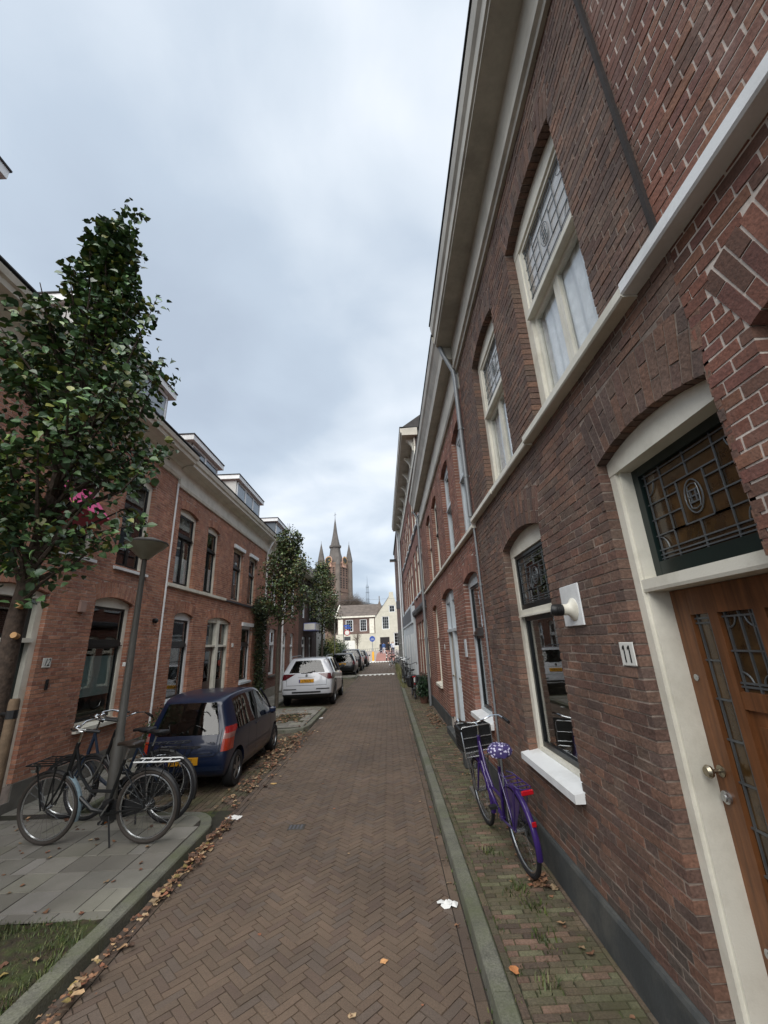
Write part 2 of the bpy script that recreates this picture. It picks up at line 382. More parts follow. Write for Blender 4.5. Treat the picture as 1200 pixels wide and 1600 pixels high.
def brick_wall(T, house, u0, u1, z0, z1, ops, pal, mortar, bmat='brick', course=.0575, L=.222, rev=.115, mdep=.004, joint=.006, depth=.3, zmax=None, palfn=None, seed=1):
    rg = random.Random(seed); mb = MB(T)
    # mortar bed with holes
    holes = [outline(o, .010) for o in ops]
    sheet(mb, [(u0, z0), (u1, z0), (u1, z1), (u0, z1)], holes, -mdep, mi=1)
    for o in ops: jambs(mb, o, -mdep, -rev, .010, mi=1)
    mb.box(u0, u1, -depth-.02, -depth, z0, z1, mi=1) if not ops else None
    def brick(a, b, c, d, la, lb):
        i = rg.uniform(.0008, .0028); j = lambda: rg.uniform(-.0014, .0014); t = rg.uniform(-.001, .003)
        p = palfn(rg, (a+b)/2, (c+d)/2) if palfn else rg.choice(pal); f = rg.uniform(.87, 1.12); cc = tuple(min(1, x*f) for x in p)
        da = rev if la else .02; db = rev if lb else .02
        vs = [(a, -da, c), (b, -db, c), (b, -db, d), (a, -da, d),
              (a+i+j(), t+j(), c+i+j()), (b-i+j(), t+j(), c+i+j()), (b-i+j(), t+j(), d-i+j()), (a+i+j(), t+j(), d-i+j())]
        fs = [(5, 4, 7, 6), (0, 4, 5, 1), (3, 2, 6, 7), (0, 3, 7, 4), (1, 5, 6, 2)]
        if T.flip: fs = [tuple(reversed(x)) for x in fs]
        mb.add(vs, fs, cc)
    nr = int((z1-z0)/course)
    for r in range(nr):
        c = z0 + r*course + joint/2; d = c + course - joint; zm = (c+d)/2
        ex = sorted(x for o in ops for x in excl(o, zm))
        free = []; cur = u0; lt = False
        for a, b, k in ex:
            if a > cur: free.append((cur, a, lt, k == 'o'))
            if b > cur: cur = b; lt = (k == 'o')
        if cur < u1: free.append((cur, u1, lt, False))
        hd = r % 2; S = L/2 if hd else L; off = (L/4 if hd else (L/2 if r % 4 == 0 else 0)) + rg.uniform(-.006, .006)
        for a, b, la, lb in free:
            k = math.floor((a-off)/S)
            while k*S+off < b:
                x = k*S+off; y = x+S; k += 1
                if hd == 0 and rg.random() < .12:   # a stretcher broken into two headers
                    segs = [(x, x+S/2), (x+S/2, y)]
                else: segs = [(x, y)]
                for x_, y_2 in segs:
                    p, q = max(x_+joint/2, a), min(y_2-joint/2, b)
                    if q-p < .022: continue
                    if p-a < .03: p = a
                    if b-q < .03: q = b
                    brick(p, q, c, d, la and p == a, lb and q == b)
    # arches: rings of voussoirs
    for o in ops:
        uc, a, Rr, zc, am = arc(o); N_ = max(5, int(round(2*a/.058)));
        for i in range(N_):
            t0 = -am + 2*am*i/N_; t1 = -am + 2*am*(i+1)/N_
            g = .0035/Rr; t0 += g; t1 -= g
            bh = o['bh']; sp_ = [0, .5, 1] if i % 2 else ([0, .33, 1] if bh > .25 else [0, 1])
            if bh > .25 and i % 2: sp_ = [0, .67, 1]
            for s0, s1 in zip(sp_[:-1], sp_[1:]):
                r0 = Rr + s0*bh + (.002 if s0 else -.001*rg.random()*3); r1 = Rr + s1*bh - .003
                f = rg.uniform(.84, 1.12); p = palfn(rg, uc, o['zs']+.1) if palfn else rg.choice(pal); cc = tuple(min(1, x*f) for x in p)
                P = lambda t, r: (uc + r*math.sin(t), zc + r*math.cos(t))
                q = [P(t1, r0), P(t0, r0), P(t0, r1), P(t1, r1)]; m_ = ((q[0][0]+q[2][0])/2, (q[0][1]+q[2][1])/2)
                dd = rev if s0 == 0 else .02; n_ = rg.uniform(-.001, .003)
                ins = lambda z: (z[0]+(m_[0]-z[0])*.06, z[1]+(m_[1]-z[1])*.03)
                vs = [(z[0], -dd, z[1]) for z in q] + [(ins(z)[0], n_, ins(z)[1]) for z in q]
                fs = [(4, 5, 6, 7), (1, 5, 4, 0), (2, 6, 5, 1), (3, 7, 6, 2), (0, 4, 7, 3)]
                if T.flip: fs = [tuple(reversed(x)) for x in fs]
                mb.add(vs, fs, cc)
    return mb.build('wall', [bmat, mortar], house, recalc=False)
def plain_wall(T, house, u0, u1, z0, z1, ops, m, rev=.12, outer=None, name='wall', depth=None):
    mb = MB(T); outer = outer or [(u0, z0), (u1, z0), (u1, z1), (u0, z1)]
    sheet(mb, outer, [outline(o) for o in ops], 0, uv=True)
    for o in ops: jambs(mb, o, 0, -rev)
    if depth:
        k = len(outer)
        for i in range(k):
            a, b = outer[i], outer[(i+1) % k]
            mb.add([(a[0], 0, a[1]), (b[0], 0, b[1]), (b[0], -depth, b[1]), (a[0], -depth, a[1])], [(0, 1, 2, 3)], uvs=[(a[0], a[1]), (b[0], b[1]), (b[0]+depth, b[1]), (a[0]+depth, a[1])])
    return mb.build(name, m, house, recalc=False)
def wavy(mb, u0, u1, z0, z1, n, amp=.015, waves=8, taper=0, mi=0):
    k = int(waves*6); vs = []; 
    for z, s in ((z0, 1+taper), (z1, 1)):
        for i in range(k+1):
            t = i/k; vs.append((u0+(u1-u0)*t, n + amp*s*math.sin(t*waves*6.283+.7*math.sin(t*9)), z))
    mb.add(vs, [(i, i+1, k+2+i, k+1+i) for i in range(k)])
def leaded(mb, u0, u1, z0, z1, n, emblem=True, t=.003):
    def hb(a, b, z): mb.box(a, b, n-t, n+t, z-t, z+t)
    def vb(u, a, b): mb.box(u-t, u+t, n-t*1.02, n+t*1.02, a, b)
    W, H = u1-u0, z1-z0
    for k in (.03, .97): vb(u0+W*k, z0, z1)
    for k in (.03, .07, .12, .88, .97): hb(u0, u1, z0+H*k)
    for k in (.28, .46, .64): 
        hb(u0, u0+W*.36, z0+H*k); hb(u1-W*.36, u1, z0+H*k)
    for k in (.22, .78): vb(u0+W*k, z0, z1)
    vb(u0+W*.36, z0+H*.28, z1-H*.26); vb(u1-W*.36, z0+H*.28, z1-H*.26)
    hb(u0+W*.22, u1-W*.22, z0+H*.28); hb(u0+W*.22, u1-W*.22, z1-H*.26)
    vb(u0+W*.5, z0, z0+H*.28); vb(u0+W*.5, z1-H*.26, z1)
    for cu, s in ((u0+W*.03, 1), (u1-W*.03, -1)):
        for cz, sz in ((z0+H*.12, 1), (z1-H*.12, -1)):
            mb.tube([(cu + s*.075*math.cos(a)*W*1.2, n, cz + sz*.14*H*math.sin(a)) for a in [i*math.pi/12 for i in range(7)]], t, 5)
    if emblem:
        uc, zc_ = (u0+u1)/2, (z0+z1)/2+H*.02; a, b = W*.085, H*.17
        mb.tube([(uc+a*math.cos(q*math.pi/10), n, zc_+b*math.sin(q*math.pi/10)) for q in range(20)], t*1.1, 5, closed=True)
        mb.tube([(uc+a*.62*s*abs(math.cos(q*math.pi/6))**.3*(1 if math.cos(q*math.pi/6) > 0 else -1), n, zc_+b*.75*math.sin(q*math.pi/6)) for s in (1,) for q in range(12)], t*.9, 5, closed=True)
        for k in (-.35, 0, .35): hb(uc-a*.6, uc+a*.6, zc_+b*k)
        for k in (-1, 1): vb(uc+k*a*.3, zc_-b*.35, zc_+b*.35)
def window(T, house, o, fw=.085, front=-.085, fm='paint_cream', sm='paint_black', zt=None, leadt=False, leadb=False, mull=False, sill=None, sillm='paint_white',
           curtain=None, room='interior', gm='glass', sw=.04, label=None, upper=True, depth=.09, bars=None, frosted=None, top_blind=False):
    """one window: frame > sashes, panes, leaded light, curtain, room behind"""
    u0, u1, z0, zs, rise = o['u0'], o['u1'], o['z0'], o['zs'], o['rise']
    uc, a, Rr, zc, am = arc(o)
    zt_top = zs - .035
    mb = MB(T); back = front - depth
    for x0, x1 in ((u0, u0+fw), (u1-fw, u1)):
        mb.box(x0, x1, back, front, z0, zt_top)
    p = [(u0, zt_top-fw*.6), (u1, zt_top-fw*.6)] + [(uc+Rr*math.sin(t), zc+Rr*math.cos(t)) for t in [am-2*am*i/10 for i in range(11)]]
    mb.prism([(u, z) for u, z in p], back-.004, front+.004, lambda n, u, z: (u, n, z))
    mb.box(u0+fw, u1-fw, back, front-.003, z0, z0+fw*.45)
    fr = mb.build('window', fm, house)
    if label: fr['label'] = label
    i0, i1 = u0+fw, u1-fw; top = zt_top-fw*.6; bot = z0+fw*.45
    if zt:
        t = MB(T); t.box(i0, i1, back-.002, front+(.018 if sm == fm else .004), zt-.035, zt+.035)
        t.box(i0-.01, i1+.01, front, front+.03, zt-.038, zt-.02)
        t.build('transom', sm if sm != 'paint_black' else fm if leadt else sm, fr)
    s = MB(T); pn = []
    def sash(a0, a1, c0, c1, n1):
        s.box(a0, a0+sw, n1-.035, n1, c0, c1); s.box(a1-sw, a1, n1-.035, n1, c0, c1)
        s.box(a0+sw, a1-sw, n1-.035, n1-.001, c0, c0+sw*1.2); s.box(a0+sw, a1-sw, n1-.035, n1-.001, c1-sw, c1)
        pn.append((a0+sw, a1-sw, c0+sw*1.2, c1-sw, n1-.02))
    zz0 = zt-.035 if zt else top
    if mull:
        um = (i0+i1)/2 if mull is True else i0+(i1-i0)*mull
        sash(i0, um-.002, bot, zz0, front-.03); sash(um+.002, i1, bot, zz0, front-.03)
    else: sash(i0, i1, bot, zz0, front-.03)
    if zt: sash(i0, i1, zt+.035, top, front-.012)
    if bars:
        nx, nz_ = bars
        for a0, a1, c0, c1, n1 in pn:
            for k in range(1, nx): u_ = a0+(a1-a0)*k/nx; s.box(u_-.012, u_+.012, n1-.012, n1+.014, c0, c1)
            for k in range(1, nz_): z_ = c0+(c1-c0)*k/nz_; s.box(a0, a1, n1-.011, n1+.013, z_-.012, z_+.012)
    s.build('sash', sm, fr)
    g = MB(T)
    for a0, a1, c0, c1, n1 in pn: g.box(a0, a1, n1-.004, n1, c0, c1)
    g.build('pane', gm if not (leadt and room == 'amber') else gm, fr)
    if leadt and zt:
        l = MB(T); a0, a1, c0, c1, n1 = pn[-1]; leaded(l, a0, a1, c0, c1, n1+.004); l.build('leaded_light', 'lead', fr)
    rm = MB(T); bk = back-1.1
    rm.add([(i0-.15, back-.02, bot-.2), (i1+.15, back-.02, bot-.2), (i1+.15, back-.02, top+.2), (i0-.15, back-.02, top+.2),
            (i0-.15, bk, bot-.2), (i1+.15, bk, bot-.2), (i1+.15, bk, top+.2), (i0-.15, bk, top+.2)],
           [(4, 5, 6, 7), (0, 1, 5, 4), (1, 2, 6, 5), (2, 3, 7, 6), (3, 0, 4, 7)])
    rm.build('room', room if room in M else 'interior', fr)
    if curtain:
        c = MB(T)
        for (f0, f1, g0, g1, wv) in curtain[1]:
            wavy(c, i0+(i1-i0)*f0, i0+(i1-i0)*f1, bot+(top-bot)*g0, bot+(top-bot)*g1, front-.090, .010, wv)
        c.build('curtain', curtain[0], fr)
    if top_blind:
        f = MB(T); f.box(i0+.01, i1-.01, front-.058, front-.054, zt+.03, top+.02); f.build('blind', mat('blind_pale', '#eadfd6', .8, nz=.06, ns=3), fr)
    if frosted:
        f = MB(T); f.box(i0+.02, i1-.02, front-.074, front-.071, bot+(top-bot)*frosted[0], bot+(top-bot)*frosted[1]); f.build('frosted_film', 'frosted', fr)
    if sill:
        q = MB(T); ov, th, pr = sill
        q.prism([(front, z0+.002), (pr, z0-.028), (pr, z0-.028-th), (.004, z0-.028-th), (.004, z0-.04), (front, z0-.04)], u0-ov, u1+ov, lambda u, n, z: (u, n, z))
        q.build('sill', sillm, fr)
    return fr
def band(T, house, u0, u1, z0, z1, n=.05, m='paint_white', name='string_course'):
    b = MB(T); k = max(1, round((u1-u0)/1.55)); rg = random.Random(int(u0*100))
    for i in range(k):
        a, c = u0+(u1-u0)*i/k+.001, u0+(u1-u0)*(i+1)/k-.001; d, e, f = (rg.uniform(-.0035, .0035) for _ in range(3))
        b.prism([(-.02, z0), (n-.01, z0), (n+f, z0+.01), (n+f, z1-.02), (-.02, z1)], a, c, lambda u, p, q: (u, p, q+d+(e-d)*(u-a)/(c-a)))
    return b.build(name, m, house)
def cornice(T, house, u0, u1, prof, m='paint_beige', top_m='bitumen', gutter=True):
    b = MB(T); b.prism(prof, u0, u1, lambda u, p, q: (u, p, q)); c = b.build('cornice', m, house)
    nm = max(p[0] for p in prof); zt_ = max(p[1] for p in prof)
    if gutter:
        g = MB(T); g.box(u0-.01, u1+.01, -.1, nm+.012, zt_+.003, zt_+.028); g.build('gutter_edge', top_m, c)
    return c
def pipe(T, house, pts, r=.035, m='zinc', coll=()):
    b = MB(T); b.tube([Vector(p) for p in pts], r, 12)
    for z in coll:
        u, n = pts[-1][0], pts[-1][1]; b.lathe([(r+.006, z-.02), (r+.006, z+.02)], (u, n, 0), 12); b.box(u-.01, u+.01, -.02, n, z-.012, z+.012)
    return b.build('downpipe', m, house, smooth=True)
def pal(*h): return [lin(x) for x in h]
P11 = pal('#6c5549', '#664f45', '#72594c', '#614a41', '#5c4b44', '#745748', '#67554a', '#6b4f44')
P9 = pal('#754d3f', '#7a5142', '#6d493d', '#744b3d', '#6b463d', '#7c5643', '#64483c')
P2 = pal('#885c4d', '#825647', '#906455', '#7e5346', '#865f4e', '#775143')
PL = pal('#ae7c63', '#a8755f', '#b5846b', '#a2715b', '#ac7c65', '#996957')

# ================================================================= RIGHT SIDE
TR = facade(1.31, 0, 1.31, 10, 1)
# ---- nearest house, clean red brick with thick pale joints
h9 = thing('brick_house', 'clean red brick house with thick pale joints, at the right edge of the picture', 'house', (1.31, 0, 0), 'brick houses along the street')
o9 = [op(.12, 1.165, .12, 2.88, .10, .33)]
def pf9(rg, u, z): return rg.choice(P9) if u < 1.25 - .22*(z > 2.9)*0 else rg.choice(P9 + P11[:2])
brick_wall(TR, h9, -2.0, 1.385, .30, 8.2, o9, P9, 'mortar_light', 'brick_clean', mdep=.003, joint=.0075, seed=9)
b = MB(TR); b.box(-2, .12, -.05, .012, 0, .30); b.box(1.165, 1.385, -.05, .012, 0, .30); b.build('plinth', 'plinth', h9)
window(TR, h9, o9[0], zt=2.14, fm='paint_cream', sm='paint_green')
band(TR, h9, -2.0, 1.60, 3.475, 3.56, .085, 'paint_white')
# ---- house number 11, dark weathered brick
h11 = thing('brick_house', 'dark weathered brick house number 11 with brown wooden front door and leaded lights', 'house', (1.31, 3.4, 0), 'brick houses along the street')
d11 = op(1.393, 2.283, .1, 2.855, .07, .33)
w11 = op(3.32, 4.46, .86, 2.80, .10, .33, sl=.06)
wu1 = op(1.93, 3.04, 3.56, 5.46, .10, .25); wu2 = op(3.66, 4.74, 3.56, 5.44, .10, .25)
def pf11(rg, u, z):
    if z > 2.9 or rg.random() < .35: return rg.choice(P11[3:7] + P11[:1])
    if z < .5 and rg.random() < .6: return rg.choice(pal('#554b44', '#5b514a', '#50463f'))
    if z < .9 and rg.random() < .5: return rg.choice(pal('#6a4e43', '#5c4b44', '#765647'))
    return rg.choice(P11)
brick_wall(TR, h11, 1.36, 5.56, .27, 6.2, [d11, w11, wu1, wu2], P11, 'mortar_dark', 'brick', palfn=pf11, seed=3, mdep=.003, joint=.007)
b = MB(TR)
for a0, a1 in ((2.283, 5.56),): b.prism([(-.1, 0), (.03, 0), (.03, .25), (.022, .27), (-.1, .27)], a0, a1, lambda u, p, q: (u, p, q))
b.build('plinth', 'plinth', h11)
b = MB(TR); b.box(1.385, 2.283, -.4, .02, 0, .1); b.build('doorstep', 'plinth_grey', h11)
fr1 = window(TR, h11, w11, fw=.085, zt=2.12, leadt=True, sill=(.03, .055, .075), fm='paint_cream', sm='paint_black', room='interior', curtain=('blind_cream', [(0, .16, 0, .62, 3)]), label='ground-floor window with leaded top light')
for k, o_ in enumerate((wu1, wu2)):
    window(TR, h11, o_, fw=.1, zt=4.62, leadt=True, mull=True, fm='paint_cream', sm='paint_cream', room='interior_light', gm='glass_clear', curtain=('curtain', [(0.12, .99, 0, .63, 6)]), top_blind=True)
band(TR, h11, 1.60, 3.16, 3.47, 3.55, .085, 'paint_cream'); band(TR, h11, 3.16, 5.56, 3.462, 3.54, .07, 'paint_cream')
cornice(TR, h11, -2, 5.62, [(-.02, 6.04), (.035, 6.04), (.045, 6.07), (.075, 6.09), (.08, 6.14), (.06, 6.15), (.06, 6.55), (.31, 6.56), (.31, 6.60), (.33, 6.61), (.33, 6.78), (.36, 6.82), (.38, 6.95), (-.02, 6.99)])
b = MB(TR); b.add([(-2, .3, 6.97), (5.62, .3, 6.97), (5.62, -4, 10.6), (-2, -4, 10.6)], [(0, 1, 2, 3)]); b.build('roof', 'roof_tile', h11)
# dark-coloured strip standing in for the shadow at the step between house fronts
b = MB(TR); b.box(1.372, 1.398, .002, .022, 3.56, 6.04); b.build('step_shadow_strip', mat('strip', '#2c2726', .9, nz=.3, ns=8, bump=.002), h11)
# door
fr = MB(TR)
for a0, a1 in ((1.385, 1.44), (2.228, 2.283)):
    fr.box(a0, a1, -.30, -.065, .1, 2.82)
    s_ = 1 if a0 < 1.5 else -1; e_ = a1 if s_ > 0 else a0
    fr.box(min(e_, e_+s_*.018), max(e_, e_+s_*.018), -.30, -.085, .1, 2.80)
uc, a_, Rr, zc, am = arc(d11)
fr.prism([(1.385, 2.775), (2.283, 2.775)] + [(uc+Rr*math.sin(t), zc+Rr*math.cos(t)) for t in [am-2*am*i/10 for i in range(11)]], -.304, -.061, lambda n, u, z: (u, n, z))
df = fr.build('door_frame', 'paint_cream', h11)
b = MB(TR); b.prism([(-.31, 2.085), (-.075, 2.085), (-.07, 2.10), (-.07, 2.15), (-.31, 2.165)], 1.425, 2.255, lambda u, p, q: (u, p, q)); b.build('transom', 'paint_cream', df)
b = MB(TR)
tu0, tu1, tz0, tz1 = 1.458, 2.21, 2.166, 2.775
b.box(tu0, tu0+.05, -.20, -.15, tz0, tz1); b.box(tu1-.05, tu1, -.20, -.15, tz0, tz1); b.box(tu0+.05, tu1-.05, -.2, -.151, tz0, tz0+.07); b.box(tu0+.05, tu1-.05, -.2, -.151, tz1-.05, tz1)
tw = b.build('fanlight', 'paint_green', h11)
b = MB(TR); b.box(tu0+.05, tu1-.05, -.182, -.178, tz0+.07, tz1-.05); b.build('pane', 'glass_amber', tw)
b = MB(TR); leaded(b, tu0+.05, tu1-.05, tz0+.07, tz1-.05, -.172, t=.0034); b.build('leaded_light', 'lead', tw)
b = MB(TR)
b.add([(1.3, -.32, 0), (2.4, -.32, 0), (2.4, -.32, 3), (1.3, -.32, 3), (1.3, -1.6, 0), (2.4, -1.6, 0), (2.4, -1.6, 3), (1.3, -1.6, 3)], [(4, 5, 6, 7), (0, 1, 5, 4), (1, 2, 6, 5), (2, 3, 7, 6), (3, 0, 4, 7)])
b.build('hallway', 'interior_light', h11)
# door leaf: stiles and rails, three glazed lights, panels
D = MB(TR); n0, n1 = -.235, -.195; du0, du1 = 1.458, 2.21; dz0, dz1 = .12, 2.082
sts = [(du0, du0+.11), (du1-.11, du1)]; 
for a0, a1 in sts: D.box(a0, a1, n0, n1, dz0, dz1)
m1, m2 = du1-.11-.115, du1-.11-.115-.055       # narrow side light then mullion
k1, k2 = du0+.11+.115, du0+.11+.115+.055
for a0, a1 in ((m2, m1), (k1, k2)): D.box(a0, a1, n0+.001, n1-.002, .55, 1.98)
D.box(sts[0][1], sts[1][0], n0+.001, n1-.001, 1.955, dz1); D.box(sts[0][1], sts[1][0], n0+.001, n1-.001, dz0, .42)
D.box(k2, m2, n0+.001, n1-.003, 1.55, 1.62)
D.box(sts[0][1], sts[1][0], n0+.002, n1-.004, .42, .62)
D.box(k2, m2, n0+.004, n1-.02, .62, 1.55); D.box(k2+.04, m2-.04, n0+.004, n1-.010, .68, 1.49)
door = D.build('door', 'wood', h11)
b = MB(TR); 
for a0, a1, c0, c1 in ((m1, sts[1][0], .62, 1.955), (sts[0][1], k1, .62, 1.955), (k2, m2, 1.62, 1.955)): b.box(a0, a1, n0+.012, n0+.016, c0, c1)
b.build('pane', 'glass_amber', door)
b = MB(TR); t_ = .004; nn_ = n0+.02
for a0, a1, c0, c1 in ((m1, sts[1][0], .62, 1.955), (sts[0][1], k1, .62, 1.955)):
    for u_ in (a0+.02, a1-.02): b.box(u_-t_, u_+t_, nn_-t_, nn_+t_, c0, c1)
    z_ = c1-.02; k = 0
    while z_ > c0: b.box(a0, a1, nn_-t_*1.02, nn_+t_*1.02, z_-t_, z_+t_); z_ -= .022 if k == 0 else .17; k += 1
a0, a1, c0, c1 = k2, m2, 1.62, 1.955
for u_ in (a0+.02, a0+.035, a1-.02, (a0+a1)/2): b.box(u_-t_, u_+t_, nn_-t_, nn_+t_, c0, c1)
for z_ in (c0+.02, c0+.035, c1-.02, (c0+c1)/2): b.box(a0, a1, nn_-t_*1.02, nn_+t_*1.02, z_-t_, z_+t_)
for s in (1, -1):
    cu = a0+.02 if s > 0 else a1-.02
    for sz, cz in ((1, c0+.03), (-1, c1-.02)): b.tube([(cu+s*.05*math.cos(q), nn_, cz+sz*.05*math.sin(q)) for q in [i*math.pi/12 for i in range(7)]], t_, 5)
b.build('leaded_light', 'lead', door)
kn = MB(TR); kn.lathe([(.025, n1), (.025, n1+.006), (.009, n1+.010), (.009, n1+.042), (.024, n1+.05), (.028, n1+.062), (.02, n1+.074)], (2.165, 0, 1.26), 18, 'y'); kn.build('door_knob', 'brass', door, smooth=True)
kn = MB(TR); kn.lathe([(.027, n1), (.027, n1+.012), (.018, n1+.016), (.016, n1+.022)], (2.168, 0, 1.155), 18, 'y'); kn.build('lock', 'steel', door, smooth=True)
kn = MB(TR); kn.lathe([(.016, n1), (.016, n1+.004), (.006, n1+.005)], (2.168, 0, 1.66), 14, 'y'); kn.build('keyhole', 'steel', door, smooth=True)
kn = MB(TR); kn.lathe([(.02, n1), (.02, n1+.006), (.012, n1+.012)], (2.165, 0, .60), 14, 'y'); kn.build('lock', 'steel', door, smooth=True)
kn = MB(TR); kn.box(1.72, 1.95, n1-.002, n1+.012, .47, .54); kn.box(1.74, 1.93, n1+.012, n1+.02, .50, .535); kn.build('letter_flap', 'brass', door)
# flue on its white plate
b = MB(TR); b.cbox(2.80, 3.10, .003, .014, 1.945, 2.225, .003); fl = b.build('flue_plate', 'paint_white', h11)
b = MB(TR)
b.lathe([(.078, .013), (.078, .018), (.062, .03), (.046, .042), (.038, .06), (.038, .09)], (2.92, 0, 2.055), 28, 'y'); b.build('flue_collar', 'paint_cream', fl, smooth=True)
b = MB(TR); pts = [(2.92, .09, 2.055), (2.922, .125, 2.055), (2.926, .15, 2.057), (2.93, .165, 2.06)]
b.tube(pts, [.036, .038, .039, .032], 20); 
for t in (.102, .115, .128, .14): b.lathe([(.040, t-.004), (.041, t), (.040, t+.004)], (2.922, 0, 2.055), 20, 'y')
b.build('flue_pipe', 'black_plastic', fl, smooth=True)
for u_, z_ in ((2.815, 1.96), (3.085, 1.96), (2.815, 2.21), (3.085, 2.21)):
    pass
pipe(TR, h11, [(5.62, .24, 6.55), (5.62, .2, 6.4), (5.60, .07, 6.05), (5.60, .055, 5.9), (5.60, .055, 3.57)], .034, 'zinc', (5.0, 4.2))
pipe(TR, h11, [(5.59, .03, 3.45), (5.59, .024, 3.3), (5.59, .024, .1)], .016, 'zinc', (2.6, 1.4))

# enamel house number plates
def plate(T, u0, u1, z0, z1, text, label, italic=False):
    root = thing('house_number', label, 'house number', T((u0+u1)/2, 0, (z0+z1)/2))
    b = MB(T); b.cbox(u0, u1, .004, .010, z0, z1, .004); b.build('plate', 'enamel', root)
    if text == '11':
        b = MB(T); h = z1-z0
        for k in (-.20, .17):
            uc_ = (u0+u1)/2+k*(u1-u0); s_ = 1 if not T.flip else -1      # seen from the street, left is +u on this side
            b.box(uc_-.005, uc_+.005, .0102, .0122, z0+h*.14, z1-h*.14)
            b.add([(uc_+.004*s_, n_, z_) for n_ in (.0103, .0121) for z_ in (z1-h*.14, z1-h*.24)] + [(uc_+.017*s_, n_, z_) for n_ in (.0103, .0121) for z_ in (z1-h*.24, z1-h*.33)], [(0, 1, 5, 4), (2, 3, 7, 6), (0, 2, 6, 4), (1, 3, 7, 5), (4, 5, 7, 6)])
        b.build('digits', 'ink', root); return
    cu = bpy.data.curves.new('digits', 'FONT'); cu.body = text; cu.size = (z1-z0)*1.12; cu.align_x = 'CENTER'; cu.align_y = 'CENTER'; cu.extrude = .0008
    if italic: cu.shear = .35
    o = bpy.data.objects.new('digits', cu); col.objects.link(o)
    bpy.context.view_layer.update()
    me = bpy.data.meshes.new_from_object(o.evaluated_get(bpy.context.evaluated_depsgraph_get())); bpy.data.objects.remove(o)
    p0 = Vector(T((u0+u1)/2, .0115, (z0+z1)/2)); nn = (Vector(T(0, 1, 0)) - Vector(T(0, 0, 0))).normalized(); zu = Vector((0, 0, 1)); xr = zu.cross(nn)
    sx = .72
    for v in me.vertices: v.co = p0 + xr*v.co.x*sx + zu*v.co.y + nn*v.co.z
    me.materials.clear(); me.materials.append(M['ink'])
    o = bpy.data.objects.new('digits', me); col.objects.link(o); o.parent = root; o.matrix_parent_inverse = Matrix.Translation(-root.location)
plate(TR, 2.300, 2.437, 1.712, 1.835, '11', 'white enamel number 11 plate on dark brick beside the brown door')

# ---- second house: red brick, grey white frames
h2 = thing('brick_house', 'red brick house with pale grey window frames, next beyond number 11', 'house', (1.31, 9.7, 0), 'brick houses along the street')
wins2 = [(op(5.86, 6.98, .86, 2.80, .09, .25, sl=.06), 'L'), (op(11.05, 12.08, .86, 2.76, .09, .25, sl=.06), 'S')]
dr2 = op(8.12, 9.92, .12, 2.84, .12, .3)
ups2 = [op(5.74, 6.74, 3.52, 5.34, .09, .22), op(7.42, 8.44, 3.52, 5.34, .09, .22), op(9.5, 10.5, 3.52, 5.34, .09, .22), op(11.12, 12.15, 3.52, 5.34, .09, .22)]
brick_wall(TR, h2, 5.56, 13.86, .30, 5.76, [x[0] for x in wins2] + [dr2] + ups2, P2, 'mortar_light', 'brick_clean', seed=5, mdep=.003, joint=.007)
b = MB(TR)
for a0, a1 in ((5.56, 8.12), (9.92, 13.86)): b.box(a0, a1, -.05, .02, 0, .30)
b.build('plinth', 'plinth', h2)
window(TR, h2, wins2[0][0], fm='paint_grey', sm='paint_black', zt=1.98, sill=(.03, .06, .08), room='interior_light', curtain=('curtain_grey', [(.5, .98, 0, .6, 3)]))
window(TR, h2, wins2[1][0], fm='paint_cream', sm='paint_cream', zt=2.02, sill=(.03, .06, .06), sillm='paint_cream')
for k, o_ in enumerate(ups2):
    window(TR, h2, o_, fm='paint_grey' if k < 2 else 'paint_cream', sm='paint_grey' if k < 2 else 'paint_black', zt=4.55, mull=k < 2, room='interior_light', curtain=('curtain_grey', [(0, .3, 0, 1, 2)]))
band(TR, h2, 5.57, 13.86, 3.40, 3.475, .06, 'paint_cream')
cornice(TR, h2, 5.63, 13.9, [(-.02, 5.74), (.04, 5.74), (.06, 5.78), (.06, 5.90), (.045, 5.91), (.045, 6.32), (.22, 6.33), (.24, 6.47), (.31, 6.62), (.34, 6.66), (.36, 6.78), (-.02, 6.8)])
b = MB(TR); b.add([(5.63, .3, 6.8), (13.9, .3, 6.8), (13.9, -4, 10.2), (5.63, -4, 10.2)], [(0, 1, 2, 3)]); b.build('roof', 'roof_tile', h2)
b = MB(TR)
b.box(8.12, 8.21, -.19, -.09, .12, 2.84); b.box(8.96, 9.08, -.19, -.06, .12, 2.87); b.box(9.83, 9.92, -.19, -.09, .12, 2.84); b.box(8.21, 9.83, -.191, -.091, 2.72, 2.93); b.box(8.21, 9.83, -.192, -.055, 2.08, 2.14)
df2 = b.build('door_frame', 'paint_grey', h2)
for a0, a1, mm in ((8.21, 8.96, 'paint_white'), (9.08, 9.83, 'paint_beige')):
    b = MB(TR); b.box(a0, a1, -.18, -.135, .14, 2.08); b.box(a0+.1, a1-.1, -.134, -.125, .3, 1.0); b.box(a0+.1, a1-.1, -.134, -.125, 1.12, 1.95); dd = b.build('door', mm, h2)
    b = MB(TR); b.lathe([(.02, -.135), (.02, -.13), (.01, -.11), (.022, -.09), (.01, -.08)], (a1-.06, 0, 1.15), 12, 'y'); b.build('door_knob', 'brass', dd, smooth=True)
    b = MB(TR); b.box(a0+.03, a1-.03, -.16, -.155, 2.17, 2.70); b.build('fanlight', 'glass_dark', dd)
b = MB(TR); b.box(8.1, 9.95, .002, .12, 0, .12); b.build('doorstep', 'plinth', h2)
pipe(TR, h2, [(13.86, .25, 6.35), (13.84, .12, 6.15), (13.82, .09, 6.0), (13.82, .09, .02)], .046, 'zinc', (5, 3, 1.2))
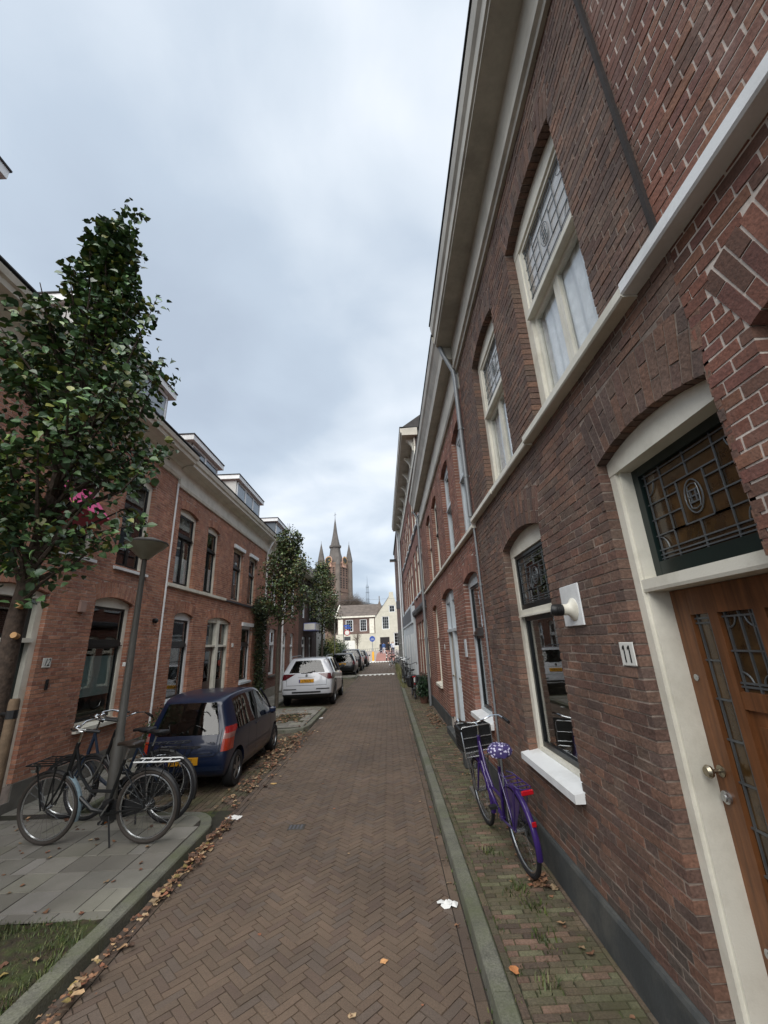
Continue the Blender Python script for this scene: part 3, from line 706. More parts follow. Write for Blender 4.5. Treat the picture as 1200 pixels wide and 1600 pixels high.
b = MB(TR); b.cbox(9.98, 10.08, .002, .012, 1.70, 1.82, .003); b.build('name_plate', 'enamel', h2)
b = MB(TR); b.box(7.2, 7.34, .002, .02, 1.62, 1.9); b.build('sign_bracket', 'paint_grey', h2)

# ---- tall third house with bracketed eaves (street bends a little)
T3 = facade(1.33, 13.9, 1.13, 27.5, 1)
h3 = thing('tall_house', 'tall three-storey brick house with wide bracketed eaves, on the right past the dark downpipe', 'house', (1.3, 20, 0), 'brick houses along the street')
o3 = []
for u in (14.3, 15.35, 16.4, 17.45): o3.append(op(u, u+.78, .75, 2.6, .1, .2))
for u in (14.3, 15.7, 17.1, 19.2, 20.7, 22.2, 23.9, 25.4): o3.append(op(u, u+1.0, 3.75, 5.55, .08, .2)); o3.append(op(u, u+1.0, 6.45, 8.1, .08, .2))
plain_wall(T3, h3, 13.9, 27.5, .25, 8.7, o3, 'far_brick_red')
for k, o_ in enumerate(o3): window(T3, h3, o_, fm='paint_cream', sm='paint_cream', zt=o_['zs']-.55, sill=(.03, .07, .05) if k > 3 else None, sillm='paint_grey', gm='glass_dark', front=-.05)
b = MB(T3); b.box(13.9, 27.5, -.05, .03, 0, .25); b.build('plinth', 'plinth', h3)
b = MB(T3); b.prism([(-.02, 3.02), (.1, 3.02), (.14, 3.1), (.14, 3.2), (-.02, 3.26)], 13.95, 19.0, lambda u, p, q: (u, p, q)); b.build('shop_cornice', 'zinc_dark', h3)
b = MB(T3); b.box(19.0, 27.5, .002, .10, .0, 2.75); b.box(19.0, 27.5, .003, .16, 2.75, 3.5); sf = b.build('shopfront', 'paint_grey', h3)
for u in (19.2, 20.5, 22.5, 24.4): b = MB(T3); b.box(u, u+.9, .101, .11, .2, 2.3); b.build('shop_door', 'paint_white', sf)
b = MB(T3); b.box(19.6, 27.4, .161, .17, 2.85, 3.45); b.build('signboard', 'zinc_dark', sf)
band(T3, h3, 13.9, 27.5, 6.2, 6.26, .04, 'zinc_dark'); band(T3, h3, 13.9, 27.5, 8.65, 9.0, .05, 'paint_cream', 'frieze')
c = cornice(T3, h3, 13.75, 27.6, [(-.1, 9.38), (.5, 9.38), (.5, 9.48), (.55, 9.5), (.56, 9.66), (-.1, 9.7)])
b = MB(T3); b.box(13.9, 27.5, -.1, .052, 9.0, 9.38); b.build('frieze', 'paint_beige', h3)
for i in range(9):
    u = 14.1+i*1.63; b = MB(T3); b.prism([(.05, 8.9), (.09, 8.9), (.12, 9.1), (.26, 9.28), (.32, 9.3), (.32, 9.377), (.05, 9.377)], u, u+.12, lambda u, p, q: (u, p, q)); b.build('eaves_bracket', 'paint_cream', h3)
b = MB(T3)
b.add([(13.75, .5, 9.7), (27.6, .5, 9.7), (27.6, -3, 12.2), (13.75, -3, 12.2), (13.75, -6.5, 9.7), (27.6, -6.5, 9.7)], [(0, 1, 2, 3), (3, 2, 5, 4), (0, 3, 4), (1, 5, 2)]); b.build('roof', 'roof_dark', h3)
b = MB(T3); b.box(13.9, 14.0, -6, 0, 6.7, 9.4); b.build('party_wall', 'far_brick_dark', h3)
pipe(T3, h3, [(27.4, .1, 9.3), (27.4, .1, .1)], .05, 'paint_grey')
# ---- last house on the right
T4 = facade(1.0, 27.6, .86, 38, 1)
h4 = thing('brick_house', 'dark narrow brick house closing the right-hand row, with a grey ground floor', 'house', (1, 33, 0), 'brick houses along the street')
o4 = [op(u, u+.9, z, z+1.7, .05, .15) for u in (28.4, 30.4, 32.4, 34.4, 36.2) for z in (3.9, 6.6)]
plain_wall(T4, h4, 27.6, 38, 2.9, 9.9, o4, 'far_brick_brown', depth=4)
for o_ in o4: window(T4, h4, o_, fm='paint_white', sm='paint_white', zt=o_['zs']-.5, gm='glass_dark', front=-.05)
o4b = [op(u, u+1.1, .1, 2.4, .01, .1) for u in (28.0, 30.2, 32.6, 35.2)]
plain_wall(T4, h4, 27.6, 38, 0, 2.9, o4b, 'plinth_grey', name='ground_floor', depth=4)
for o_ in o4b: window(T4, h4, o_, fm='paint_white', sm='paint_white', zt=1.9, gm='glass_dark', front=-.04)
b = MB(T4); b.box(27.5, 38.1, -4, .08, 9.9, 10.1); b.build('parapet', 'roof_dark', h4)
b = MB(T4); b.box(33, 33.5, .0, .55, 8.35, 8.5); b.build('hoist_beam', 'paint_black', h4)
b = MB(T4); b.box(30.0, 30.5, .002, .3, 4.3, 4.8); b.build('bay_box', 'zinc_dark', h4)
pipe(T4, h4, [(27.75, .08, 9.8), (27.75, .08, .1)], .05, 'paint_white')

# ================================================================= LEFT SIDE
TL = facade(-5.1, 0, -5.1, 10, -1)
hl1 = thing('brick_house', 'red brick house number 12 behind the near tree, pink board in its window', 'house', (-5.1, 6, 0), 'brick houses along the street')
dl1 = op(5.0, 6.20, .12, 2.82, .08, .22); wl1 = op(7.2, 8.29, .82, 2.84, .09, .28, sl=.06)
ul1 = op(5.85, 6.93, 3.52, 5.5, .09, .22); ul2 = op(7.55, 8.52, 3.52, 5.46, .09, .22); ul0 = op(3.6, 4.7, 3.52, 5.5, .09, .22)
brick_wall(TL, hl1, 1.0, 9.4, .32, 6.05, [dl1, wl1, ul1, ul2, ul0], PL, 'mortar_red', 'brick_clean', seed=7, mdep=.003, joint=.007)
b = MB(TL); b.box(1, 5.0, -.05, .02, 0, .32); b.box(6.2, 9.4, -.05, .02, 0, .32); b.build('plinth', 'plinth_grey', hl1)
window(TL, hl1, wl1, fw=.09, fm='paint_cream', sm='paint_black', zt=2.1, sill=(.03, .06, .07), sillm='paint_cream', frosted=(.2, .55))
for o_ in (ul0, ul1, ul2): window(TL, hl1, o_, fw=.09, fm='paint_cream', sm='paint_black', zt=4.75, mull=True, sill=(.05, .05, .06), sillm='paint_white')
b = MB(TL); b.box(5.0, 5.1, -.2, -.07, .12, 2.8); b.box(6.09, 6.2, -.2, -.07, .12, 2.8); b.prism([(5.0, 2.74), (6.2, 2.74), (6.2, 2.82), (5.6, 2.9), (5.0, 2.82)], -.2, -.068, lambda n, u, z: (u, n, z)); b.box(5.1, 6.12, -.2, -.04, 2.12, 2.18)
b.build('door_frame', 'paint_cream', hl1)
b = MB(TL); b.box(5.1, 6.09, -.19, -.14, .12, 2.12); b.box(5.25, 5.95, -.139, -.13, .35, 1.0); b.box(5.25, 5.95, -.139, -.13, 1.1, 1.95); b.build('door', 'paint_green', hl1)
b = MB(TL); b.box(5.1, 6.09, -.18, -.14, 2.18, 2.25); b.box(6.03, 6.09, -.18, -.141, 2.25, 2.74); b.box(5.1, 5.16, -.18, -.141, 2.25, 2.74); fl_ = b.build('fanlight', 'paint_black', hl1)
b = MB(TL); b.box(5.16, 6.03, -.17, -.166, 2.25, 2.74); b.build('pane', 'glass_dark', fl_)
b = MB(TL); b.box(5.0, 6.2, -.6, .02, 0, .12); b.box(4.9, 6.25, -.66, -.6, 0, 3); b.build('doorstep', 'plinth_grey', hl1)
cpL = [(-.02, 6.03), (.04, 6.03), (.06, 6.07), (.08, 6.10), (.06, 6.12), (.06, 6.36), (.12, 6.40), (.26, 6.42), (.40, 6.43), (.42, 6.5), (.46, 6.52), (.49, 6.60), (-.02, 6.64)]
cornice(TL, hl1, 1.0, 9.4, cpL, 'paint_cream')
pipe(TL, hl1, [(9.36, .04, 5.9), (9.36, .04, .1)], .022, 'paint_white')
b = MB(TL); b.add([(1, .44, 6.66), (9.4, .44, 6.66), (9.4, -2.9, 9.6), (1, -2.9, 9.6)], [(0, 1, 2, 3)]); b.build('roof', 'roof_tile', hl1)
def ridge_tiles(T, house, u0, u1, n0, z0):
    b = MB(T); u = u0
    while u < u1:
        b.tube([(u+.1, n0+.02, z0+.0), (u+.1, n0-.4, z0+.36)], .045, 8, c=None); u += .23
    b.build('tile_edge', mat('tile_orange', '#7d5141', .8, nz=.3, ns=6), house)
ridge_tiles(TL, hl1, 1.1, 9.3, .36, 6.72)
def dormer(T, house, u0, u1, n0, z0, z1, m='plaster_white', nw=2, back=-3.2, fas=.16):
    b = MB(T); b.box(u0, u1, back, n0, z0, z1); d = b.build('dormer', m, house)
    b = MB(T); b.box(u0-.12, u1+.12, back, n0+.14, z1, z1+fas); b.build('dormer_fascia', 'paint_white', d)
    b = MB(T); b.box(u0-.14, u1+.14, back, n0+.16, z1+fas, z1+fas+.03); b.build('dormer_roof', 'bitumen', d)
    ww = (u1-u0-.16)/nw; b = MB(T); g = MB(T)
    for i in range(nw):
        a0 = u0+.08+i*ww; a1 = a0+ww
        for x0, x1 in ((a0, a0+.05), (a1-.05, a1)): b.box(x0, x1, n0+.001, n0+.03, z0, z1-.02)
        b.box(a0, a1, n0+.001, n0+.031, z1-.09, z1-.021); b.box(a0, a1, n0+.001, n0+.029, z0, z0+.08)
        g.box(a0+.05, a1-.05, n0+.002, n0+.012, z0+.08, z1-.09)
    w_ = b.build('dormer_window', 'paint_white', d); g.build('pane', mat('dormer_pane', '#7e8a93', .08, nz=.1, spec=.9), w_)
dormer(TL, hl1, 5.95, 9.0, -.30, 6.9, 8.15); dormer(TL, hl1, 1.6, 3.95, -.30, 6.9, 8.55)
plate(TL, 6.30, 6.46, 1.765, 1.90, '12', 'white number 12 plate on red brick left of the bare ground-floor window', True)
b = MB(TL); b.cbox(6.43, 6.47, .003, .03, 1.45, 1.60, .004); b.build('doorbell', 'black_plastic', hl1)
b = MB(TL); b.cbox(6.80, 6.94, .003, .05, 2.60, 2.78, .006); b.build('vent_grille', mat('vent', '#a0857a', .8), hl1)
b = MB(TL); b.lathe([(.05, 0), (.055, .06), (.03, .09)], (9.1, 0, 2.58), 12, 'y'); b.build('wall_lamp', 'paint_black', hl1)
# pink board
def pink_board():
    root = thing('letting_board', 'pink folded board fixed in front of an upper window behind the near tree', 'board', TL(6.4, .1, 4))
    b = MB(TL); z0, z1 = 3.86, 4.62
    vs = [(5.75, .03, z1), (6.6, .03, z1), (6.6, .42, z0+.25), (5.75, .42, z0+.25)]
    b.add(vs + [(u, n-.012, z) for u, n, z in vs], [(0, 1, 2, 3), (4, 7, 6, 5), (0, 4, 5, 1), (1, 5, 6, 2), (2, 6, 7, 3), (3, 7, 4, 0)]); b.build('face', mat('pink', '#cf4f86', .5, nz=.05), root)
    b = MB(TL)
    vs = [(5.75, .03, z0), (6.6, .03, z0), (6.6, .419, z0+.238), (5.75, .419, z0+.238)]
    b.add(vs + [(u, n, z+.012) for u, n, z in vs], [(0, 1, 2, 3), (4, 7, 6, 5), (0, 4, 5, 1), (1, 5, 6, 2), (2, 6, 7, 3), (3, 7, 4, 0)]); b.build('underside', mat('crimson', '#9a3345', .5, nz=.05), root)
    b = MB(TL); b.add([(5.75, .4215, z0+.252), (6.05, .4215, z0+.252), (5.75, .371, z0+.315)], [(0, 1, 2)]); b.build('corner_print', mat('lime', '#a9b83f', .5, nz=.05), root)
    b = MB(TL); 
    for k in range(3): b.add([(5.85, .16+.03*k+.004, 4.425-.05*k+.004), (6.35, .16+.03*k+.004, 4.425-.05*k+.004), (6.35, .168+.03*k+.004, 4.412-.05*k+.004), (5.85, .168+.03*k+.004, 4.412-.05*k+.004)], [(0, 1, 2, 3)])
    b.build('lettering', 'paper', root)
pink_board()

hl2 = thing('brick_house', 'red brick house with two white dormers and double front door behind the blue hatchback', 'house', (-5.1, 13, 0), 'brick houses along the street')
wl = [op(9.98, 10.95, .85, 2.76, .09, .28, sl=.06), op(14.68, 15.78, .88, 2.70, .02, .1, sl=.06)]
dl = op(11.85, 13.62, .12, 2.74, .12, .25)
ul = [op(9.70, 10.72, 3.48, 5.36, .08, .22), op(11.36, 12.22, 3.48, 5.34, .08, .22), op(13.45, 14.42, 3.48, 5.22, .02, .1), op(15.05, 15.95, 3.48, 5.24, .02, .1)]
brick_wall(TL, hl2, 9.41, 17.2, .32, 5.9, wl + [dl] + ul, PL, 'mortar_red', 'brick_clean', seed=8, mdep=.003, joint=.007)
b = MB(TL)
for a0, a1 in ((9.41, 11.85), (13.62, 17.2)): b.box(a0, a1, -.05, .02, 0, .32)
b.build('plinth', 'plinth_grey', hl2)
for k, o_ in enumerate(wl): window(TL, hl2, o_, fm='paint_white', sm='paint_black', zt=2.08, sill=(.03, .06, .07), sillm='paint_grey')
for k, o_ in enumerate(ul): window(TL, hl2, o_, fm='paint_cream', sm='paint_black', zt=4.72 if k < 2 else 4.6, mull=k < 2, curtain=('curtain', [(0, 1, 0, .4, 8)]) if k < 2 else None)
for o_ in (ul[2], ul[3], wl[1]): 
    b = MB(TL); b.box(o_['u0']-.04, o_['u1']+.04, -.02, .06, o_['zs']+.0, o_['zs']+.12); b.build('lintel', 'paint_white', hl2)
band(TL, hl2, 9.41, 12.95, 3.38, 3.48, .06, 'paint_cream'); band(TL, hl2, 12.95, 17.2, 3.38, 3.46, .05, 'zinc_dark')
cornice(TL, hl2, 9.42, 17.2, [(-.02, 5.86), (.04, 5.86), (.06, 5.93), (.05, 5.95), (.05, 6.3), (.12, 6.38), (.33, 6.39), (.34, 6.46), (.38, 6.49), (.41, 6.60), (-.02, 6.62)], 'paint_cream')
b = MB(TL)
b.box(11.85, 11.94, -.19, -.07, .12, 2.76); b.box(12.66, 12.82, -.19, -.04, .12, 2.8); b.box(13.53, 13.62, -.19, -.07, .12, 2.76); b.box(11.94, 13.53, -.19, -.07, 2.70, 2.86); b.box(11.94, 13.53, -.191, -.05, 2.02, 2.08)
b.build('door_frame', 'paint_cream', hl2)
for a0, a1, mm in ((11.94, 12.66, mat('door_brown', '#3f2620', .4)), (12.82, 13.53, 'paint_black')):
    b = MB(TL); b.box(a0, a1, -.18, -.14, .12, 2.02); b.box(a0+.1, a1-.1, -.139, -.13, .3, 1.0); dd = b.build('door', mm, hl2)
    b = MB(TL); b.box(a0+.12, a1-.12, -.139, -.132, 1.1, 1.9); b.build('pane', 'glass_dark', dd)
    b = MB(TL); b.box(a0, a1, -.17, -.16, 2.08, 2.70); b.build('fanlight', 'glass_dark', dd)
b = MB(TL); b.lathe([(.02, 0), (.09, .01), (.09, .03), (.02, .04)], (13.2, -.13, 1.55), 14, 'y'); b.build('door_wreath', mat('wreath', '#7b2f24', .8), hl2)
b = MB(TL); b.box(11.8, 13.7, -.5, .03, 0, .12); b.build('doorstep', 'plinth_grey', hl2)
b = MB(TL); b.add([(9.42, .38, 6.63), (17.2, .38, 6.63), (17.2, -2.9, 9.4), (9.42, -2.9, 9.4)], [(0, 1, 2, 3)]); b.build('roof', 'roof_tile', hl2)
dormer(TL, hl2, 10.35, 12.3, -.30, 6.9, 7.62); dormer(TL, hl2, 14.1, 17.0, -.35, 6.9, 8.0, nw=3)
pipe(TL, hl2, [(17.1, .3, 6.3), (17.1, .08, 5.9), (17.1, .06, .1)], .04, 'paint_white')
b = MB(TL); b.cbox(13.8, 13.95, .003, .02, 2.0, 2.12, .003); b.build('name_plate', 'enamel', hl2)

hl3 = thing('brick_house', 'red brick house with a grey dormer behind the second street tree, on the left', 'house', (-5.1, 20, 0), 'brick houses along the street')
o5 = [op(18.2, 19.2, .85, 2.7, .05, .2), op(20.4, 21.3, .12, 2.6, .05, .2), op(22.0, 22.9, .12, 2.6, .05, .2), op(18.2, 19.2, 3.5, 5.2, .05, .2), op(20.2, 21.2, 3.5, 5.2, .05, .2), op(22.0, 23.0, 3.5, 5.2, .05, .2)]
plain_wall(TL, hl3, 17.2, 24.0, .35, 5.85, o5, 'far_brick_left')
for k, o_ in enumerate(o5): window(TL, hl3, o_, fm='paint_white', sm='paint_white', zt=o_['zs']-.6, sill=(.03, .06, .06) if k in (0, 3, 4, 5) else None, sillm='plinth_grey')
b = MB(TL); b.box(17.2, 24, -.05, .03, 0, .35); b.build('plinth', mat('plinth_pale', '#8d897f', .85, nz=.15, ns=4), hl3)
cornice(TL, hl3, 17.2, 24.0, [(-.02, 5.82), (.05, 5.82), (.05, 6.25), (.3, 6.3), (.38, 6.4), (.4, 6.5), (-.02, 6.55)], 'paint_cream')
b = MB(TL); b.add([(17.2, .38, 6.56), (24, .38, 6.56), (24, -2.9, 9.3), (17.2, -2.9, 9.3)], [(0, 1, 2, 3)]); b.build('roof', 'roof_tile', hl3)
dormer(TL, hl3, 19.6, 21.9, -.35, 6.8, 8.0, 'slate')
pipe(TL, hl3, [(20.0, .08, 5.8), (20.0, .08, .1)], .045, 'paint_white')
hl4 = thing('brick_house', 'dark brick corner shop with a pale blue box sign over its door', 'house', (-5.1, 27, 0), 'brick houses along the street')
o6 = [op(25.0, 26.2, .3, 2.5, .03, .2), op(27.2, 28.1, .1, 2.5, .03, .2), op(25.0, 26.0, 3.6, 5.3, .05, .2), op(27.2, 28.2, 3.6, 5.3, .05, .2)]
plain_wall(TL, hl4, 24.0, 30, 0, 6.2, o6, 'far_brick_dark', depth=6)
for o_ in o6: window(TL, hl4, o_, fm='paint_grey', sm='paint_white', zt=o_['zs']-.5, gm='glass_dark')
cornice(TL, hl4, 24, 30, [(-.02, 6.1), (.3, 6.2), (.35, 6.4), (-.02, 6.4)], 'paint_cream')
b = MB(TL); b.add([(24, .3, 6.4), (30, .3, 6.4), (30, -2.9, 8.3), (24, -2.9, 8.3)], [(0, 1, 2, 3)]); b.build('roof', 'roof_dark', hl4)
sg = thing('shop_sign', 'blue and white box sign over the shop door, half hidden by the second street tree', 'sign', TL(26, .3, 3))
b = MB(TL); b.box(25.2, 28.6, .05, .75, 2.85, 3.3); b.build('sign_box', mat('signblue', '#7d86b4', .5), sg)
b = MB(TL); b.box(25.19, 25.195, .08, .72, 2.9, 3.25); b.box(25.2, 28.6, .751, .756, 2.9, 3.25); b.build('sign_face', 'enamel', sg)
hl5 = thing('gabled_house', 'pale plastered gabled house behind the third street tree', 'house', (-5.1, 34, 0), 'brick houses along the street')
o7 = [op(u, u+.95, 4.4, 6.0, .03, .2) for u in (30.6, 32.4)]
plain_wall(TL, hl5, 30, 37.5, 0, 0, o7, 'plaster_white', outer=[(30, 0), (34.2, 0), (34.2, 6.1), (32.1, 7.7), (30, 6.1)], depth=7)
for o_ in o7: window(TL, hl5, o_, fm='paint_white', sm='paint_black', zt=o_['zs']-.5, bars=(2, 2))
b = MB(TL); b.add([(29.8, .2, 6.0), (32.1, .2, 7.85), (32.1, -7, 7.85), (29.8, -7, 6.0), (34.4, .2, 6.0), (34.4, -7, 6.0)], [(0, 1, 2, 3), (1, 4, 5, 2)]); b.build('roof', 'roof_dark', hl5)

# ================================================================= FAR END: white gabled house, old brick house, church
TE = facade(-12, 95, 12, 95, -1, u0=-12)
wg = thing('gabled_house', 'cream plastered house with a steep gable and chimney closing the street', 'house', (0.5, 95, 0))
og = [op(-1.2, .25, 4.0, 6.9, .02, .1)]
ow = [op(-1.25, .45, 4.3, 6.9, .01, .05), op(.35, 1.75, 8.8, 10.3, .01, .05), op(1.2, 3.2, 1.4, 4.3, .01, .05), op(-1.9, 0.2, .05, 3.4, .01, .05)]
ow[0] = op(-1.35, .3, 5.1, 7.9, .01, .05)
plain_wall(TE, wg, 0, 0, 0, 0, ow, 'plaster', outer=[(-2.9, 0), (6.2, 0), (6.2, 8.2), (3.0, 8.2), (1.55, 12.2), (1.45, 13.3), (.55, 13.3), (.45, 12.2), (-2.9, 7.7)], depth=9)
for k, o_ in enumerate(ow[:3]): window(TE, wg, o_, fm='paint_white', sm='paint_white', fw=.12, bars=(3, 4) if k != 1 else (2, 2), gm='glass_dark')
b = MB(TE); b.box(-1.9, .2, -1.2, -.12, .05, 3.4); b.build('doorway', mat('dark_door', '#241f20', .8), wg)
b = MB(TE); b.add([(-3.0, .1, 7.6), (.45, .1, 12.3), (.45, -9, 12.3), (-3.0, -9, 7.6)], [(0, 1, 2, 3)]); b.build('roof', 'roof_tile', wg)
ob = thing('old_brick_house', 'low brown brick house with big tiled roof and white shutters, beside the cream gable', 'house', (-7, 96, 0))
TE2 = facade(-12, 95.4, 12, 95.4, -1, u0=-12)
oo = [op(-9.6, -7.9, 4.9, 7.5, .01, .05), op(-6.4, -4.8, 4.9, 7.5, .01, .05)]
plain_wall(TE2, ob, -11.4, -2.9, 4.3, 7.9, oo, 'far_brick_brown', depth=.3)
b = MB(TE2); b.box(-11.8, -2.9, -.3, .05, 0, 4.3); b.build('ground_floor', 'plaster', ob)
for o_ in oo: window(TE2, ob, o_, fm='paint_white', sm='paint_white', fw=.12, bars=(3, 4), gm='glass_dark')
for a in (-11.3, -4.2):
    b = MB(TE2); b.box(a, a+1.1, .06, .11, 4.35, 7.6); b.build('shutter', 'paint_cream', ob)
b = MB(TE2); b.box(-11.9, -2.8, -.1, .35, 7.9, 8.25); b.build('cornice', 'paint_cream', ob)
b = MB(TE2); b.add([(-11.9, .35, 8.25), (-2.4, .35, 8.25), (-2.0, -6, 11.3), (-11.6, -6, 11.3)], [(0, 1, 2, 3)]); b.build('roof', mat('roof_old', '#5e554e', .85, nz=.3, ns=1.2), ob)
b = MB(TE2); b.tube([(-11.9, .4, 8.2), (-11.6, -6, 11.35)], .14, 6); b.build('bargeboard', 'paint_cream', ob)

ch = thing('church_tower', 'leaning brown brick church tower with four pinnacles, tall central spire and clocks', 'church', (-25, 210, 0))
rot = Matrix.Rotation(R(-28), 3, 'Z'); cc_ = Vector((-26.6, 214, 0)); HW = 5.3
def CT(x, y, z): v = rot @ Vector((x, y, 0)); return (v.x+cc_.x, v.y+cc_.y+(.0)*z, z)
b = MB(CT); b.box(-HW, HW, -HW, HW, 0, 42.5); b.box(-HW-.3, HW+.3, -HW-.3, HW+.3, 28.2, 29); b.box(-HW-.2, HW+.2, -HW-.2, HW+.2, 42.5, 43.3); b.build('tower_wall', 'stone_church_red', ch)
for sx in (-1, 1):
    for sy in (-1, 1):
        near = (sx, sy) == (1, -1); b = MB(CT); b.lathe([(1.7, 0), (1.7, 44.5), (1.9, 44.6), (1.9, 45.1)] if not near else [(1.3, 0), (1.3, 40), (1.2, 42)], (sx*HW, sy*HW, 0), 8, a0=.39); t = b.build('turret', 'stone_church', ch)
        b = MB(CT); b.lathe([(1.9, 45.1), (1.1, 49.5), (.1, 54.5), (.05, 56)] if not near else [(1.2, 42), (.8, 43.5), (.1, 44.8)], (sx*HW, sy*HW, 0), 8, a0=.39); b.build('pinnacle', 'spire', t)
b = MB(CT); b.lathe([(5.0, 42), (4.3, 45), (3.1, 49), (2.7, 52), (3.3, 52.4), (3.3, 53.4), (2.6, 53.6), (1.75, 57.5), (1.15, 61), (.65, 65), (.1, 69)], n=8, a0=.39); spi = b.build('spire', 'spire', ch)
b = MB(CT); b.box(-.09, .09, -.09, .09, 69, 72.4); b.box(-.8, .8, -.08, .08, 70.9, 71.1); b.build('cross', 'zinc', spi)
for fx, fy in ((0, -1), (1, 0)):
    b = MB(CT)
    if fy: b.lathe([(2.25, -HW-.9), (2.25, -HW-.6)], (0, 0, 44.6), 24, 'y'); b.box(-1.5, 1.5, -HW-.62, -HW+.3, 41.0, 44)
    else: b.lathe([(2.25, HW+.6), (2.25, HW+.9)], (0, 0, 44.6), 24, 'x'); b.box(HW-.3, HW+.62, -1.5, 1.5, 41.0, 44)
    d = b.build('clock', mat('clock_surround', '#c79f8b', .8), ch)
    b = MB(CT)
    for k in range(12):
        a = k*math.pi/6; p = (1.75*math.cos(a), 1.75*math.sin(a))
        if fy: b.tube([(p[0]*.8, -HW-.97, 44.6+p[1]*.8), (p[0]*1.15, -HW-.97, 44.6+p[1]*1.15)], .13, 5)
        else: b.tube([(HW+.97, p[0]*.8, 44.6+p[1]*.8), (HW+.97, p[0]*1.15, 44.6+p[1]*1.15)], .13, 5)
    if fy: b.tube([(0, -HW-1, 44.6), (.9, -HW-1, 45.0)], .12, 5); b.tube([(0, -HW-1, 44.6), (1.4, -HW-1, 44.4)], .09, 5)
    b.build('numerals', 'gold', d)
    b = MB(CT)
    if fy: b.lathe([(1.9, -HW-.95), (1.9, -HW-.91)], (0, 0, 44.6), 24, 'y')
    else: b.lathe([(1.9, HW+.91), (1.9, HW+.95)], (0, 0, 44.6), 24, 'x')
    b.build('dial', mat('dial', '#2b2d2c', .5), d)
for k in (-2.6, 0, 2.6):
    for zz_ in (30, 37):
        for j in range(5):
            z = (30.2 if zz_ == 30 else 36.6) + j*1.15
            if z > 40.5: break
            b = MB(CT); b.box(k-.6, k+.6, -HW-.06, -HW+.1, z, z+.75); b.build('louvre_opening', mat('louvre', '#332c2a', .9), ch)
            b = MB(CT); b.box(HW-.1, HW+.06, k-.6, k+.6, z, z+.75); b.build('louvre_opening', 'louvre', ch)
cr = thing('church', 'grey slate church roofs with a thin open lantern spire right of the tower', 'church', (-9, 195, 0))
b = MB(); b.add([(-17, 193, 22.5), (-4, 193, 19.5), (-4, 210, 19.5), (-17, 210, 22.5), (-17, 190, 14), (-1, 190, 14), (3, 196, 18.2), (3, 188, 14)], [(0, 1, 5, 4), (0, 1, 2, 3), (1, 6, 7, 5)])
b.box(-20, 4, 190.2, 210, 0, 14.2); b.build('nave_roof', 'slate', cr)
b = MB(); b.add([(-5.5, 189, 15), (-3.5, 189, 21.5), (-1.5, 189, 15), (-3.5, 196, 21.5)], [(0, 1, 2), (0, 1, 3), (1, 2, 3)]); b.tube([(-3.5, 189, 21), (-3.5, 189, 23)], .2, 6); b.build('transept_gable', 'stone_church', cr)
b = MB(); cx, cy = -9, 193
b.lathe([(.8, 20), (.8, 22.6)], (cx, cy, 0), 8)
for k in range(8):
    a = k*math.pi/4+.39
    for z0_, z1_, r_2 in ((22.6, 25.2, .7), (25.5, 27.6, .55)): b.tube([(cx+r_2*math.cos(a), cy+r_2*math.sin(a), z0_), (cx+r_2*math.cos(a), cy+r_2*math.sin(a), z1_)], .12, 4)
b.lathe([(.8, 25.2), (.8, 25.5)], (cx, cy, 0), 8); b.lathe([(.72, 27.6), (.68, 28.0), (.38, 28.8), (.12, 29.4), (.05, 33)], (cx, cy, 0), 8)
b.build('lantern_spire', mat('lantern', '#8b97a3', .6, nz=.1), cr)
# ================================================================= GROUND
def clip(poly, x0=None, x1=None, y0=None, y1=None):
    for ax, lim, sg_ in ((0, x0, 1), (0, x1, -1), (1, y0, 1), (1, y1, -1)):
        if lim is None: continue
        out = []
        for i in range(len(poly)):
            a, b_ = poly[i-1], poly[i]
            da, db = (a[ax]-lim)*sg_, (b_[ax]-lim)*sg_
            if (da >= 0) != (db >= 0):
                t = da/(da-db); out.append((a[0]+(b_[0]-a[0])*t, a[1]+(b_[1]-a[1])*t))
            if db >= 0: out.append(b_)
        poly = out
        if len(poly) < 3: return []
    return poly
def area(p): return abs(sum(p[i-1][0]*p[i][1]-p[i][0]*p[i-1][1] for i in range(len(p))))/2
def paver(mb, poly, z, c, ins=.0026, dep=.010, tilt=.0018):
    k = len(poly); cx = sum(p[0] for p in poly)/k; cy = sum(p[1] for p in poly)/k
    # counter-clockwise
    if sum(poly[i-1][0]*poly[i][1]-poly[i][0]*poly[i-1][1] for i in range(k)) < 0: poly = poly[::-1]
    tx, ty, dz = uni(-tilt, tilt)*10, uni(-tilt, tilt)*10, uni(-.0018, .0018)
    top = []
    for p in poly:
        d = math.hypot(p[0]-cx, p[1]-cy) or 1; f = 1-ins*1.3/d
        top.append((cx+(p[0]-cx)*f, cy+(p[1]-cy)*f, z+dz+tx*(p[0]-cx)+ty*(p[1]-cy)))
    vs = [(p[0], p[1], z-dep) for p in poly] + top
    mb.add(vs, [tuple(range(k, 2*k))] + [(i, (i+1) % k, k+(i+1) % k, k+i) for i in range(k)], c)
def shade(p, a=.87, b=1.12): f = uni(a, b); q = random.choice(p); return tuple(min(1, x*f) for x in q)
RP = pal('#5f5145', '#625346', '#5c4d43', '#645447', '#5e5249', '#615245')
MP = pal('#5a5141', '#514b3c', '#5d5142', '#564f3f', '#4f4339')
TP = pal('#7e7b74', '#75736c', '#84817c', '#716e67', '#7a786e')
def sheetz(name, pts, z, m, kind='structure'):
    b = MB(); b.add([(x, y, z) for x, y in pts], [tuple(range(len(pts)))]); o = b.build(name, m); o['kind'] = kind; return o
sheetz('ground', [(-400, -60), (400, -60), (400, 900), (-400, 900)], -.14, 'asphalt')
b = MB(); b.add([(-2.3, -3, -.0885), (.55, -3, -.0885), (.55, 58, -.0885), (-2.3, 58, -.0885)], [(0, 1, 2, 3)])
struct(b.build('road_bed', 'joint'))
